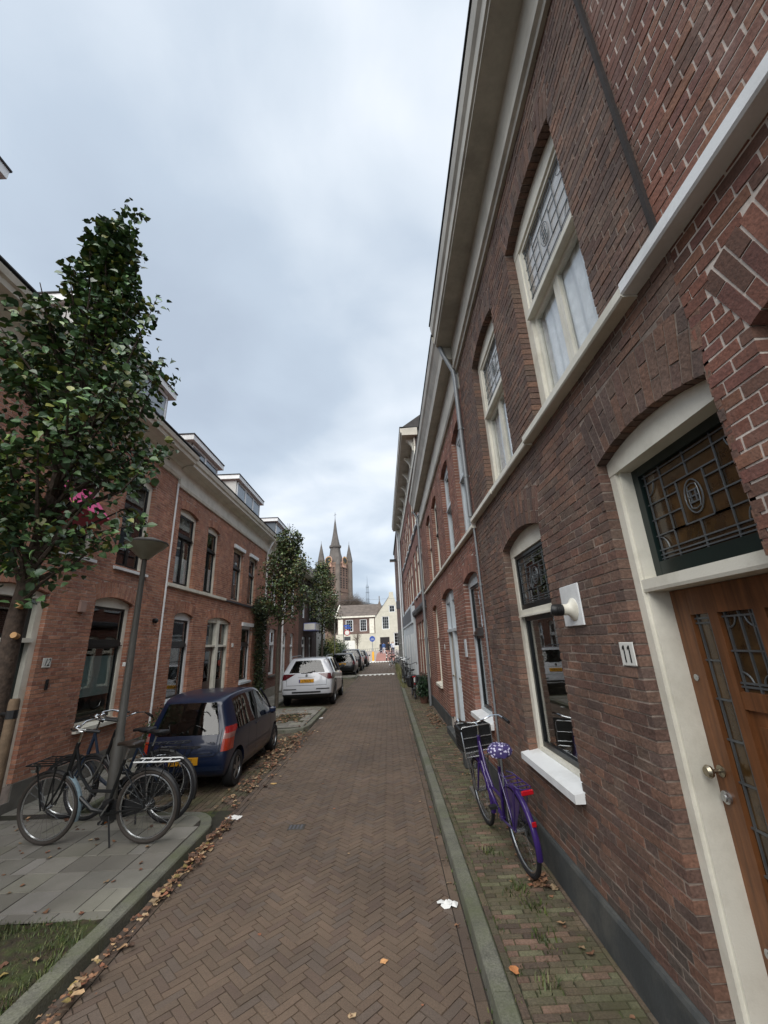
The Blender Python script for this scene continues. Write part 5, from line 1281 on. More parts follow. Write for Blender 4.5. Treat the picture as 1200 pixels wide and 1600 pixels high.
def place(o, rear, front_dir_deg, lean=0):
    o.rotation_mode = 'XYZ'; o.location = rear; o.rotation_euler = (R(lean), 0, R(front_dir_deg))
BG = 'bicycles parked along the street'
bA = bike('bicycle', 'black step-through bicycle with front carrier and white rear rack edge, nearest on the left', tyre_m='tyre_brown', carrier='paint_black', rack_m='paint_black', group=BG, lamp_rear=False, pale_fender_end=False, saddle_m=mat('saddle_brown', '#2e2621', .4), bar_turn=.35)
place(bA, (-2.66, 5.10, 0), 176.5, -3)
for c in kids(bA):
    if c.name.startswith('rear_rack'):
        b = MB(); b.tube([(.16, .064, .781), (-.30, .064, .781), (-.345, .03, .781)], .008, 6); b.tube([(.16, -.064, .781), (-.30, -.064, .781), (-.345, -.03, .781)], .008, 6)
        for x in (.10, 0, -.1, -.2): b.tube([(x, -.062, .782), (x-.03, .062, .782)], .007, 6)
        b.build('rack_tape', 'paint_white', c, smooth=True)
b = MB(); n = 10; vs = []
for i in range(n+1):
    a = R(125+(200-125)*i/n)
    for w_ in (-.029, 0, .029): vs.append((1.12+(.345+.022+.008*(w_ == 0))*math.cos(a), w_, .345+(.375)*math.sin(a)))
b.add(vs, [(i*3+j, i*3+j+1, i*3+4+j, i*3+3+j) for i in range(n) for j in range(2)]); b.build('pale_mudguard_end', mat('pale_blue', '#8aa0ab', .5), bA, recalc=False)
bB = bike('bicycle', 'black bicycle with grey fork and upswept bar, between the lamp post and blue hatchback', fork_m='post_grey', group=BG, rack_m='paint_black', bar_turn=-.5, lamp_rear=False)
place(bB, (-2.72, 5.62, 0), 170, 3)
bC = bike('bicycle', 'dark blue bicycle furthest back of the three round the lamp post', frame_m=mat('navy_frame', '#1c2a3d', .4), group=BG, bar_turn=.2, lamp_rear=False)
place(bC, (-3.0, 5.98, 0), 184, -2)
bP = bike('bicycle', 'purple bicycle with a black crate on its front carrier, leaning on the right-hand wall', frame_m=mat('purple', '#301d5c', .3, coat=.5), fender_m='purple', fork_m='purple', carrier='steel', crate=True, skirt='purple', rack_m='purple', tyre_m='rubber', group=BG, saddle_m='rubber', bar_turn=.05, stand=False)
place(bP, (1.09, 4.17, 0), 96, -5); bP.scale = (.93, .93, .92)
# patterned saddle cover on the purple bicycle
b = MB(); ss = [(-.15, .05, .955), (-.12, .115, .965), (-.04, .125, .97), (.04, .085, .965), (.10, .055, .96), (.15, .03, .95)]; vs = []
for x, w_, z in ss:
    for k in range(14): a = 2*math.pi*k/14; vs.append((.25+x+uni(-.005, .005), (w_+uni(-.006, .006))*math.cos(a), z+.06*math.sin(a)*min(1, w_/.07)+uni(-.004, .004)))
b.add(vs, [(i*14+j, i*14+(j+1) % 14, i*14+14+(j+1) % 14, i*14+14+j) for i in range(5) for j in range(14)] + [tuple(range(13, -1, -1)), tuple(70+j for j in range(14))])
m = mat('floral', '#3d3560', .7, nz=.1)
nt = m.node_tree; vo = nt.nodes.new('ShaderNodeTexVoronoi'); vo.inputs['Scale'].default_value = 38
tcx = nt.nodes.new('ShaderNodeTexCoord'); nt.links.new(tcx.outputs['Object'], vo.inputs['Vector'])
rp = nt.nodes.new('ShaderNodeValToRGB'); nt.links.new(vo.outputs['Distance'], rp.inputs[0]); e = rp.color_ramp.elements; e[0].position = .3; e[0].color = (.62, .6, .78, 1); e[1].position = .42; e[1].color = (.045, .03, .13, 1)
nt.links.new(rp.outputs[0], nt.nodes['Principled BSDF'].inputs['Base Color'])
b.build('saddle_cover', 'floral', bP, smooth=True)
# far bicycles on the right, against the grey shopfront
bD = bike('bicycle', 'black bicycle with wide double saddle bags, parked behind the potted conifer on the right', group=BG, bar_m='black_plastic', spokes=14, bar_turn=-.2); place(bD, (.86, 15.75, 0), 92, -3)
b = MB()
for s in (-1, 1):
    b.cbox(-.36, .06, s*.09, s*.25, .42, .78, .04)
b.cbox(-.30, .0, -.10, .10, .77, .81, .02); b.build('saddle_bag', 'black_plastic', bD)
b = MB(); b.cbox(-.375, -.362, -.02, .02, .58, .72, .003); b.build('reflective_strip', 'paper', bD)
for x, y, rz, lb in ((.84, 20.3, 100, 'old bicycle with a pale front tyre, behind the bicycle with saddle bags'), (.74, 21.6, 80, 'dark bicycle with a pale basket, among tall grass on the right pavement'), (.80, 23.4, 95, 'dark bicycle second from the far end of the row along the grey shopfront'), (.55, 36.5, 115, 'bicycle turned outwards near the far corner of the right-hand row'), (.75, 39.5, 70, 'bicycle standing at the very end of the right-hand row')):
    dup(bA if x == .55 else bB, (x, y, 0), R(rz), lb, BG)
def basket(x, y, z):
    pass
# ================================================================= CARS
def interp(tab, x):
    for (a, va), (b_, vb) in zip(tab[:-1], tab[1:]):
        if x <= b_: t = (x-a)/(b_-a) if b_ > a else 0; t = max(0, t); return va+(vb-va)*t
    return tab[-1][1]
def car(name, label, W, Lc, H, st, body_m, wheel_r=.29, axles=(.55, 2.9), plate_txt='', lamp='tall', group=None, rails=False, simple=False, bumper_m=None, badge=None, rear_tilt=.32, clad=None, pill=.86):
    """x from rear (0) to front; st = stations [(x, z_low, z_shoulder, z_top, w_low, w_shoulder, w_top)] closed rounded box cage"""
    root = thing(name, label, 'car', (0, 0, 0), group); KEEP.add(root.name)
    # rows: 0 bottom,1 sill,2 bumper line/lower door,3 shoulder,4 roof rail ; columns across
    Y = [-1, -.86, 0, .86, 1]
    rows_ = 5; ns = len(st); idx = {}; bm = bmesh.new(); lay = {}
    def pos(i, j, k):
        x, zl, zs, zt, wl, ws, wt = st[i]
        Y = [-1, -pill, 0, pill, 1]
        zr = [zl, zl+.10, zl+(zs-zl)*.52, zs, zt][k]; wr = [wl*.93, wl, (wl+ws)/2*1.01, ws, wt][k]
        y = Y[j]*wr
        z = zr
        if k == 4 and j not in (0, 4): z += (.028 if j == 2 else .022)
        if k == 0 and j in (0, 4): z += .0
        xx = x
        if i == 0:
            off = [.10, .015, -.02, .09 if lamp == 'suv' else .07, rear_tilt][k]
            xx = x+off
            if j in (0, 4): xx += .09
            elif j != 2: xx += .012
        if i == ns-1:
            off = [-.12, -.02, .02, -.02, -.04][k]; xx = x+off
            if j in (0, 4): xx -= .16
            elif j != 2: xx -= .03
        return (xx, y, z)
    def V(i, j, k):
        if (i, j, k) not in idx: idx[(i, j, k)] = bm.verts.new(pos(i, j, k))
        return idx[(i, j, k)]
    def F(vs, m): f = bm.faces.new(vs); f.material_index = m; f.smooth = True; return f
    # materials: 0 body 1 rear glass 2 side glass 3 windscreen 4 rear lamp 5 underside/bumper cladding
    gi = [i for i, s in enumerate(st) if s[3]-s[2] > .25]       # stations with cabin
    for i in range(ns-1):
        for k in range(4):      # sides
            side_glass = (k == 3 and i in gi and i+1 in gi and i >= 1)
            for j, flip in ((0, False), (4, True)):
                vs = [V(i, j, k), V(i+1, j, k), V(i+1, j, k+1), V(i, j, k+1)]
                if flip: vs.reverse()
                m = 2 if side_glass else 0
                if k == 0: m = 5 if clad else 0
                if lamp == 'tall' and i == 0 and k == 2: m = 4
                if lamp == 'suv' and i == 0 and k == 2: m = 0
                if k == 3 and i == 0: m = 0
                F(vs, m)
        for j in range(4):      # top and bottom
            top = [V(i, j, 4), V(i, j+1, 4), V(i+1, j+1, 4), V(i+1, j, 4)][::-1]
            a, c = st[i], st[i+1]
            m = 3 if (a[3]-a[2] > .25 and c[3]-c[2] < .25) else 0
            F([V(i, j, 4), V(i+1, j, 4), V(i+1, j+1, 4), V(i, j+1, 4)], m)
            F([V(i, j, 0), V(i, j+1, 0), V(i+1, j+1, 0), V(i+1, j, 0)], 5)
    for k in range(4):
        for j in range(4):
            m = 0
            if k == 3 and j in (1, 2): m = 1
            if k == 0: m = 5 if clad else 0
            if k == 2 and j in (0, 3) and lamp == 'tall': m = 0
            F([V(0, j, k), V(0, j, k+1), V(0, j+1, k+1), V(0, j+1, k)], m)
            F([V(ns-1, j, k), V(ns-1, j+1, k), V(ns-1, j+1, k+1), V(ns-1, j, k+1)], 0)
    cl_ = bm.edges.layers.float.new('crease_edge')
    for e_ in bm.edges:
        ks = [kk for kk, v in idx.items() if v in e_.verts]
        if len(ks) == 2:
            (i0, j0, k0), (i1, j1, k1) = ks
            if i0 == i1 == 0 and k0 == k1 and k0 in (3, 4): e_[cl_] = .55
            elif k0 == k1 == 3 and j0 == j1 and j0 in (0, 4): e_[cl_] = .45
            elif i0 == i1 == 0 and j0 == j1 and j0 in (0, 4): e_[cl_] = .35
            elif k0 == k1 == 4 and j0 == j1 and j0 in (0, 4): e_[cl_] = .3
    bmesh.ops.recalc_face_normals(bm, faces=bm.faces)
    me = bpy.data.meshes.new('body'); bm.to_mesh(me); bm.free()
    for _ in range(6): me.materials.append(M['ink'])
    o = bpy.data.objects.new('tmp', me); col.objects.link(o)
    s = o.modifiers.new('s', 'SUBSURF'); s.levels = s.render_levels = 3
    cut = []
    for ax in axles:
        for sg_ in (-1, 1):
            cb_ = MB(); cb_.lathe([(wheel_r+.055, -.32), (wheel_r+.055, .32)], (ax, sg_*(W/2-.02), wheel_r+.01), 32, 'y'); co = cb_.build('cut', 'ink'); cut.append(co)
            bo = o.modifiers.new('b', 'BOOLEAN'); bo.operation = 'DIFFERENCE'; bo.object = co; bo.solver = 'EXACT'
    bpy.context.view_layer.update(); dg = bpy.context.evaluated_depsgraph_get(); ev = bpy.data.meshes.new_from_object(o.evaluated_get(dg))
    for c in cut: bpy.data.objects.remove(c)
    bpy.data.objects.remove(o)
    pm = [body_m, 'glass_car', 'glass_car', 'glass_car', 'tail_lamp', clad or 'black_plastic']
    nm = ['body', 'rear_window', 'side_window', 'windscreen', 'tail_lamp', 'underbody']
    vs_ = [tuple(v.co) for v in ev.vertices]; first = None; groups = {}
    for p in ev.polygons:
        mi = p.material_index if p.material_index < 6 else 5
        key = mi
        if mi in (2, 4): key = (mi, 1 if p.center.y > 0 else -1)
        groups.setdefault(key, []).append(p)
    for key in sorted(groups, key=lambda k_: str(k_)):
        mi = key if isinstance(key, int) else key[0]
        ps = groups[key]; used = sorted({i for p in ps for i in p.vertices}); mp = {u: i for i, u in enumerate(used)}
        m2 = bpy.data.meshes.new(nm[mi]); m2.from_pydata([vs_[u] for u in used], [], [tuple(mp[i] for i in p.vertices) for p in ps])
        m2.polygons.foreach_set('use_smooth', [True]*len(ps)); m2.materials.append(M[pm[mi]] if isinstance(pm[mi], str) else pm[mi])
        if mi in (0, 5): m2.set_sharp_from_angle(angle=R(38))
        ob_ = bpy.data.objects.new(nm[mi], m2); col.objects.link(ob_); ob_.parent = root
        if mi == 0: body = ob_
    # surface finder on the rear face: x of the body at (y,z)
    zl, zs, zt = st[0][1:4]
    # interior
    b = MB(); i0 = gi[0]; x0, x1 = st[i0][0]+.25, st[gi[-1]][0]
    b.box(x0, x1+.3, -W/2+.13, W/2-.13, zl+.12, zs-.14)
    for sx in ((x0+.55), (x0+1.45)):
        for sy in (-.33, .33): b.cbox(sx, sx+.12, sy-.2, sy+.2, zs-.2, zs+.12, .03); b.cbox(sx+.01, sx+.1, sy-.11, sy+.11, zs+.14, zs+.30, .03)
    b.build('interior', 'interior', root)
    for ax in axles:
        for sg_ in (-1, 1):
            yo = sg_*(W/2-.015); yi = sg_*(W/2-.19)
            b = MB(); b.lathe([(wheel_r*.6, yi), (wheel_r*.97, yi+sg_*.01), (wheel_r, yi+sg_*.04), (wheel_r, yo-sg_*.03), (wheel_r*.95, yo), (wheel_r*.66, yo), (wheel_r*.62, yo-sg_*.02)], (ax, 0, wheel_r), 36, 'y'); wh = b.build('wheel', 'rubber', root, smooth=True)
            b = MB(); b.lathe([(wheel_r*.64, yo-sg_*.10), (wheel_r*.64, yo-sg_*.012), (wheel_r*.60, yo-sg_*.008), (wheel_r*.57, yo-sg_*.05), (wheel_r*.2, yo-sg_*.045), (wheel_r*.16, yo-sg_*.015), (.01, yo-sg_*.012)], (ax, 0, wheel_r), 30, 'y')
            for q in range(5):
                a = q*2*math.pi/5+.3; ca, sa = math.cos(a), math.sin(a); px, pz = -sa*.028, ca*.028
                p1, p2 = (ax+ca*wheel_r*.15, wheel_r+sa*wheel_r*.15), (ax+ca*wheel_r*.6, wheel_r+sa*wheel_r*.6)
                yy = (yo-sg_*.045, yo-sg_*.012)
                b.add([(p1[0]+px, yy[0], p1[1]+pz), (p1[0]-px, yy[0], p1[1]-pz), (p2[0]-px, yy[0], p2[1]-pz), (p2[0]+px, yy[0], p2[1]+pz), (p1[0]+px, yy[1], p1[1]+pz), (p1[0]-px, yy[1], p1[1]-pz), (p2[0]-px, yy[1], p2[1]-pz), (p2[0]+px, yy[1], p2[1]+pz)],
                      [(0, 1, 2, 3), (4, 7, 6, 5), (0, 4, 5, 1), (1, 5, 6, 2), (2, 6, 7, 3), (3, 7, 4, 0)])
            b.build('rim', 'alloy', wh, smooth=True)
    # mirrors
    xm = st[gi[-1]][0]+.15
    for sg_ in (-1, 1):
        b = MB(); b.cbox(xm, xm+.10, sg_*(W/2+.015), sg_*(W/2+.155), zs+.0, zs+.13, .03); b.tube([(xm+.05, sg_*(W/2-.08), zs+.0), (xm+.05, sg_*(W/2+.04), zs+.03)], .02, 6); b.build('mirror', 'black_plastic' if clad else body_m, root)
    return root, body
mat('tail_lamp', '#8f1218', .18, nz=.1, spec=.8, coat=.6)
mat('tail_clear', '#8b625d', .15, nz=.05, coat=.6)
mat('tail_orange', '#98301c', .18, coat=.6)
mat('alloy', '#8d9092', .35, metal=.8, nz=.1)
mat('navy_paint', '#0d1a34', .32, nz=.08, ns=2, coat=.5, spec=.35)
mat('white_paint_car', '#b9bdc4', .3, nz=.02, coat=1)
mat('black_paint_car', '#0c0e11', .3, coat=.4, nz=.05, spec=.3)
mat('grey_paint_car', '#1d2024', .3, coat=.5, nz=.05, spec=.3)
mat('yellow_plate', '#c08a1c', .4, nz=.05)
def text_mesh(txt, size, m, parent, origin, right, upv, nrm, name='lettering', sx=1, ext=.001):
    cu = bpy.data.curves.new(name, 'FONT'); cu.body = txt; cu.size = size; cu.align_x = 'CENTER'; cu.align_y = 'CENTER'; cu.extrude = ext
    o = bpy.data.objects.new(name, cu); col.objects.link(o); bpy.context.view_layer.update()
    me = bpy.data.meshes.new_from_object(o.evaluated_get(bpy.context.evaluated_depsgraph_get())); bpy.data.objects.remove(o)
    for v in me.vertices: v.co = Vector(origin)+Vector(right)*v.co.x*sx+Vector(upv)*v.co.y+Vector(nrm)*v.co.z
    me.materials.clear(); me.materials.append(M[m]); o = bpy.data.objects.new(name, me); col.objects.link(o); o.parent = parent
    return o
CG = 'cars parked along the left side'
def rear_x(body, y, z):
    hit, loc, nrm, idx = body.ray_cast(Vector((-3, y, z)), Vector((1, 0, 0)))
    return (loc.x, nrm) if hit else (0, Vector((-1, 0, 0)))
def number_plate(root, body, z, txt, w=.52, h=.11, blue=True):
    x, n = rear_x(body, 0, z); x = min(x, rear_x(body, .2, z)[0], rear_x(body, 0, z+h/2)[0], rear_x(body, 0, z-h/2)[0])
    b = MB(); b.cbox(x-.016, x+.05, -w/2, w/2, z-h/2, z+h/2, .003); p = b.build('number_plate', 'yellow_plate', root)
    text_mesh(txt, h*.98, 'ink', p, (x-.018, -.01, z), (0, -1, 0), (0, 0, 1), (-1, 0, 0), 'plate_digits', .9)
    b = MB(); b.box(x-.0175, x-.0155, w/2-.045, w/2-.004, z-h/2+.004, z+h/2-.004); b.build('plate_band', mat('plate_blue', '#28407e', .5), p)
    return x
def lampset(root, body, W, z0, z1, y0, y1, shape, wrap=1):
    """lamp unit hugging the rear corner: grid projected onto the body"""
    for s in (-1, 1):
        for (mm, a0, a1) in shape:
            b = MB(); n = 8; vs = []; nz_ = 6
            for i in range(nz_+1):
                z = z0+(z1-z0)*(a0+(a1-a0)*i/nz_)
                for j in range(n+1):
                    t = j/n; yy0 = y0(i/nz_*(a1-a0)+a0); y = (yy0 + (y1-yy0)*t)*s
                    for _ in range(14):
                        x, nn = rear_x(body, y, z)
                        if x != 0 and x < .45: break
                        y -= s*.012
                    vs.append((x-.008, y+s*.004, z))
            b.add(vs, [(i*(n+1)+j, i*(n+1)+j+1, (i+1)*(n+1)+j+1, (i+1)*(n+1)+j) for i in range(nz_) for j in range(n)])
            n2 = 5; k0 = len(b.v)
            for i in range(nz_+1):
                e_ = vs[i*(n+1)+n]; b.v.append(e_); b.c.append((1, 1, 1))
                for j in range(1, n2+1):
                    xx = e_[0]+.15*wrap*j/n2; hit, loc, nn, _ = body.ray_cast(Vector((xx, s*3, e_[2])), Vector((0, -s, 0)))
                    b.v.append((xx, loc.y+s*.007, e_[2]) if hit else e_); b.c.append((1, 1, 1))
            for i in range(nz_):
                for j in range(n2): b.f.append((k0+i*(n2+1)+j, k0+i*(n2+1)+j+1, k0+(i+1)*(n2+1)+j+1, k0+(i+1)*(n2+1)+j)); b.m.append(0)
            b.build('lamp_lens', mm, root, smooth=True, recalc=False)
# blue hatchback: length 3.4, width 1.5
st_b = [(0, .22, .86, 1.33, .68, .70, .53), (.42, .20, .87, 1.42, .72, .745, .56), (.9, .19, .88, 1.455, .735, .75, .575), (1.6, .19, .87, 1.455, .735, .75, .58), (2.05, .19, .87, 1.38, .735, .75, .565), (2.65, .20, .84, .93, .73, .74, .62), (3.1, .20, .76, .84, .72, .71, .60), (3.4, .24, .60, .72, .64, .62, .55)]
cb, body_b = car('hatchback', 'small dark blue hatchback parked behind the bicycles, nearest car on the left', 1.495, 3.4, 1.45, st_b, 'navy_paint', .27, (.52, 2.88), group=CG, rear_tilt=.20, pill=.93, lamp='none')
lampset(cb, body_b, 1.5, .62, .97, lambda t: .60+.02*t, .70, [('tail_orange', 0, .5), ('tail_clear', .5, .72), ('tail_lamp', .72, 1.0)])
number_plate(cb, body_b, .50, '51-JK-GL')
x, _ = rear_x(body_b, -.3, .78); text_mesh('ALTO', .06, 'steel', cb, (x-.006, -.42, .74), (0, -1, 0), (0, 0, 1), (-1, 0, 0), 'model_badge')
b = MB(); x, _ = rear_x(body_b, 0, .98); x2, _ = rear_x(body_b, -.25, 1.2); b.tube([(x-.02, .03, .93), (x-.02, 0, .97), (x2-.02, -.30, 1.22)], .008, 6); b.build('rear_wiper', 'black_plastic', cb)
b = MB(); x, _ = rear_x(body_b, 0, .88); b.lathe([(.02, x-.012), (.02, x+.01)], (0, .0, .86), 12, 'x'); b.build('tailgate_lock', 'steel', cb)
b = MB(); xs = [rear_x(body_b, y, .40)[0] for y in (-.6, 0, .6)]
for y0, y1 in ((-.66, .66),):
    n = 12; vs = []
    for i in range(n+1):
        y = y0+(y1-y0)*i/n
        for z in (.35, .42): x, _ = rear_x(body_b, y, z); vs.append((x-.012, y, z))
    b.add(vs, [(2*i, 2*i+2, 2*i+3, 2*i+1) for i in range(n)])
b.build('bumper_strip', mat('navy_dark', '#16243d', .4), cb, recalc=False)
for sg_ in (-1, 1):
    b = MB(); b.box(1.38, 1.60, sg_*.752, sg_*.765, .80, .83); b.build('door_handle', 'navy_paint', cb)
def ribbon(root, body, name, pts, w, m, side=None, lift=.004):
    """thin strip laid on the body: pts are (x, z) on a flank (side=+1/-1) or (y, z) on the tail"""
    b = MB(); P3 = []
    P_ = []
    for (a0, z0), (a1, z1) in zip(pts[:-1], pts[1:]):
        for k in range(6): P_.append((a0+(a1-a0)*k/6, z0+(z1-z0)*k/6))
    P_.append(pts[-1]); vs = []
    for i, (a_, z_) in enumerate(P_):
        q0, q1 = P_[max(i-1, 0)], P_[min(i+1, len(P_)-1)]; dx, dz = q1[0]-q0[0], q1[1]-q0[1]; l_ = math.hypot(dx, dz) or 1; nx, nz_ = -dz/l_*w/2, dx/l_*w/2
        for s_ in (1, -1):
            a2, z2 = a_+nx*s_, z_+nz_*s_
            if side: hit, loc, nn, _ = body.ray_cast(Vector((a2, side*3, z2)), Vector((0, -side, 0)))
            else: hit, loc, nn, _ = body.ray_cast(Vector((-3, a2, z2)), Vector((1, 0, 0)))
            if not hit or (side and abs(loc.y) < .3): vs.append(vs[-1] if vs else (0, 0, 0)); continue
            vs.append(tuple(loc+nn*lift))
    b.add(vs, [(2*i, 2*i+2, 2*i+3, 2*i+1) for i in range(len(P_)-1)]); return b.build(name, m, root, recalc=False)
mat('seam', '#060708', .8)
for sd_ in (1, -1):
    ribbon(cb, body_b, 'door_seam', [(1.02, .92), (.98, .6), (1.02, .38)], .009, 'seam', sd_); ribbon(cb, body_b, 'door_seam', [(1.45, .86), (1.45, .25)], .009, 'seam', sd_)
    ribbon(cb, body_b, 'door_seam', [(2.42, .86), (2.42, .5), (2.36, .25)], .009, 'seam', sd_); ribbon(cb, body_b, 'side_moulding', [(.9, .48), (2.5, .46)], .035, 'navy_paint', sd_, .008)
    b = MB(); b.tube([(1.42, sd_*.748, .88), (1.42, sd_*.70, 1.15), (1.42, sd_*.61, 1.40)], .028, 6); b.build('door_pillar', 'black_plastic', cb)
    b = MB(); b.tube([(2.66, sd_*.66, .93), (2.35, sd_*.655, 1.15), (2.05, sd_*.61, 1.37)], .022, 6); b.build('front_pillar', 'navy_paint', cb)
ribbon(cb, body_b, 'tailgate_seam', [(-.58, .93), (-.57, .62), (-.5, .56), (.5, .56), (.57, .62), (.58, .93)], .008, 'seam')
ribbon(cb, body_b, 'bumper_seam', [(-.66, .60), (.66, .60)], .007, 'seam')
cb.location = (-3.10, 6.74, -.08); cb.rotation_euler = (0, 0, R(90)); cb.scale = (.92, .9, .9)
# white SUV
st_w = [(0, .30, 1.12, 1.50, .86, .86, .60), (.40, .26, 1.10, 1.585, .90, .905, .65), (1.1, .25, 1.04, 1.60, .915, .92, .67), (2.0, .25, .99, 1.60, .915, .92, .67), (2.5, .25, .98, 1.52, .915, .915, .66), (3.2, .26, .96, 1.06, .91, .90, .76), (3.9, .28, .90, .98, .89, .87, .72), (4.38, .34, .70, .84, .78, .76, .66)]
cw, body_w = car('suv', 'white car with roof rails and yellow plate, second parked car on the left', 1.84, 4.38, 1.6, st_w, 'white_paint_car', .345, (.85, 3.49), group=CG, lamp='suv', rear_tilt=.34, clad='black_plastic')
lampset(cw, body_w, 1.84, .90, 1.09, lambda t: .74-.34*t, .88, [(mat('tail_dark', '#4a1018', .2, coat=.6), 0, 1.0)], 1.8)
number_plate(cw, body_w, .86, 'J-763-FL')
b = MB()
for s in (-1, 1): b.tube([(.45, s*.62, 1.60), (.60, s*.64, 1.665), (2.2, s*.64, 1.67), (2.4, s*.62, 1.61)], .017, 8)
b.build('roof_rail', 'zinc', cw, smooth=True)
b = MB(); x, _ = rear_x(body_w, 0, 1.0); b.lathe([(.045, x-.012), (.045, x+.03)], (0, 0, 1.03), 16, 'x'); b.build('badge', 'steel', cw)
b = MB(); x, _ = rear_x(body_w, 0, 1.1); b.cbox(x-.01, x+.02, -.2, .2, 1.10, 1.12, .004); b.tube([(x-.02, 0, 1.12), (x+.01, -.3, 1.17)], .009, 6); b.build('rear_wiper', 'black_plastic', cw)
for z, h, m_, y_0 in ((.50, .05, 'black_plastic', .5), (.40, .035, 'steel', .75), (.60, .03, 'black_plastic', .80)):
    b = MB(); n = 14; vs = []
    for i in range(n+1):
        y = -y_0+2*y_0*i/n
        for zz_ in (z-h/2, z+h/2): x, _ = rear_x(body_w, y, zz_); vs.append((x-.010, y, zz_))
    fs = [(2*i, 2*i+2, 2*i+3, 2*i+1) for i in range(n) if not (m_ == 'black_plastic' and z == .60 and 3 < i < 10)]
    b.add(vs, fs); b.build('bumper_trim', m_, cw, recalc=False)
for sd_ in (1, -1):
    for pts_ in ([(1.30, .95), (1.30, .32)], [(2.35, .95), (2.30, .5), (2.22, .34)], [(3.0, .9), (3.02, .4)]): ribbon(cw, body_w, 'door_seam', pts_, .012, 'seam', sd_)
    ribbon(cw, body_w, 'wheel_arch_trim', [(.40, .42), (.46, .68), (.66, .82), (.9, .85), (1.12, .79), (1.26, .6), (1.30, .42)], .055, 'black_plastic', sd_, .007)
    for xx in (1.28, 2.2): b = MB(); b.tube([(xx, sd_*.905, 1.06), (xx, sd_*.80, 1.33), (xx, sd_*.69, 1.53)], .032, 6); b.build('door_pillar', 'black_plastic', cw)
ribbon(cw, body_w, 'tailgate_seam', [(-.70, 1.10), (-.70, .72), (.70, .72), (.70, 1.10)], .010, 'seam'); ribbon(cw, body_w, 'tailgate_crease', [(-.30, .98), (0, .965), (.30, .98)], .012, 'zinc')
cw.location = (-2.93, 15.25, -.08); cw.rotation_euler = (0, 0, R(90.5))
# black hatch and two more
st_k = [(0, .24, .90, 1.36, .82, .85, .60), (.35, .22, .92, 1.44, .86, .88, .63), (1.0, .21, .92, 1.47, .87, .885, .645), (1.9, .21, .91, 1.47, .87, .885, .645), (2.4, .21, .90, 1.38, .87, .88, .63), (3.1, .22, .87, .97, .865, .86, .72), (3.8, .23, .80, .88, .85, .83, .7), (4.2, .28, .62, .74, .74, .72, .62)]
ck, body_k = car('hatchback', 'black hatchback with a yellow plate, third parked car on the left', 1.77, 4.2, 1.47, st_k, 'black_paint_car', .31, (.75, 3.35), group=CG, lamp='none', rear_tilt=.30)
lampset(ck, body_k, 1.77, .74, .98, lambda t: .72-.05*t, .84, [('tail_dark', 0, 1.0)], .8); number_plate(ck, body_k, .80, 'K-384-PS')
ck.location = (-3.25, 29.6, -.08); ck.rotation_euler = (0, 0, R(90))
cs, body_s = car('suv', 'dark tall car with a silver roof, fourth parked car on the left', 1.84, 4.38, 1.6, [(s[0], s[1], s[2], s[3]+.05, *s[4:]) for s in st_w], 'grey_paint_car', .345, (.85, 3.49), group=CG, lamp='suv', rear_tilt=.3)
lampset(cs, body_s, 1.84, .9, 1.08, lambda t: .76, .88, [('tail_dark', 0, 1.0)]); number_plate(cs, body_s, .88, 'T-905-XB'); cs.location = (-3.15, 34.6, -.06); cs.rotation_euler = (0, 0, R(90))
c5 = dup(ck, (-2.95, 40.4, -.06), R(90), 'grey-black car at the far end of the parked row on the left', CG)
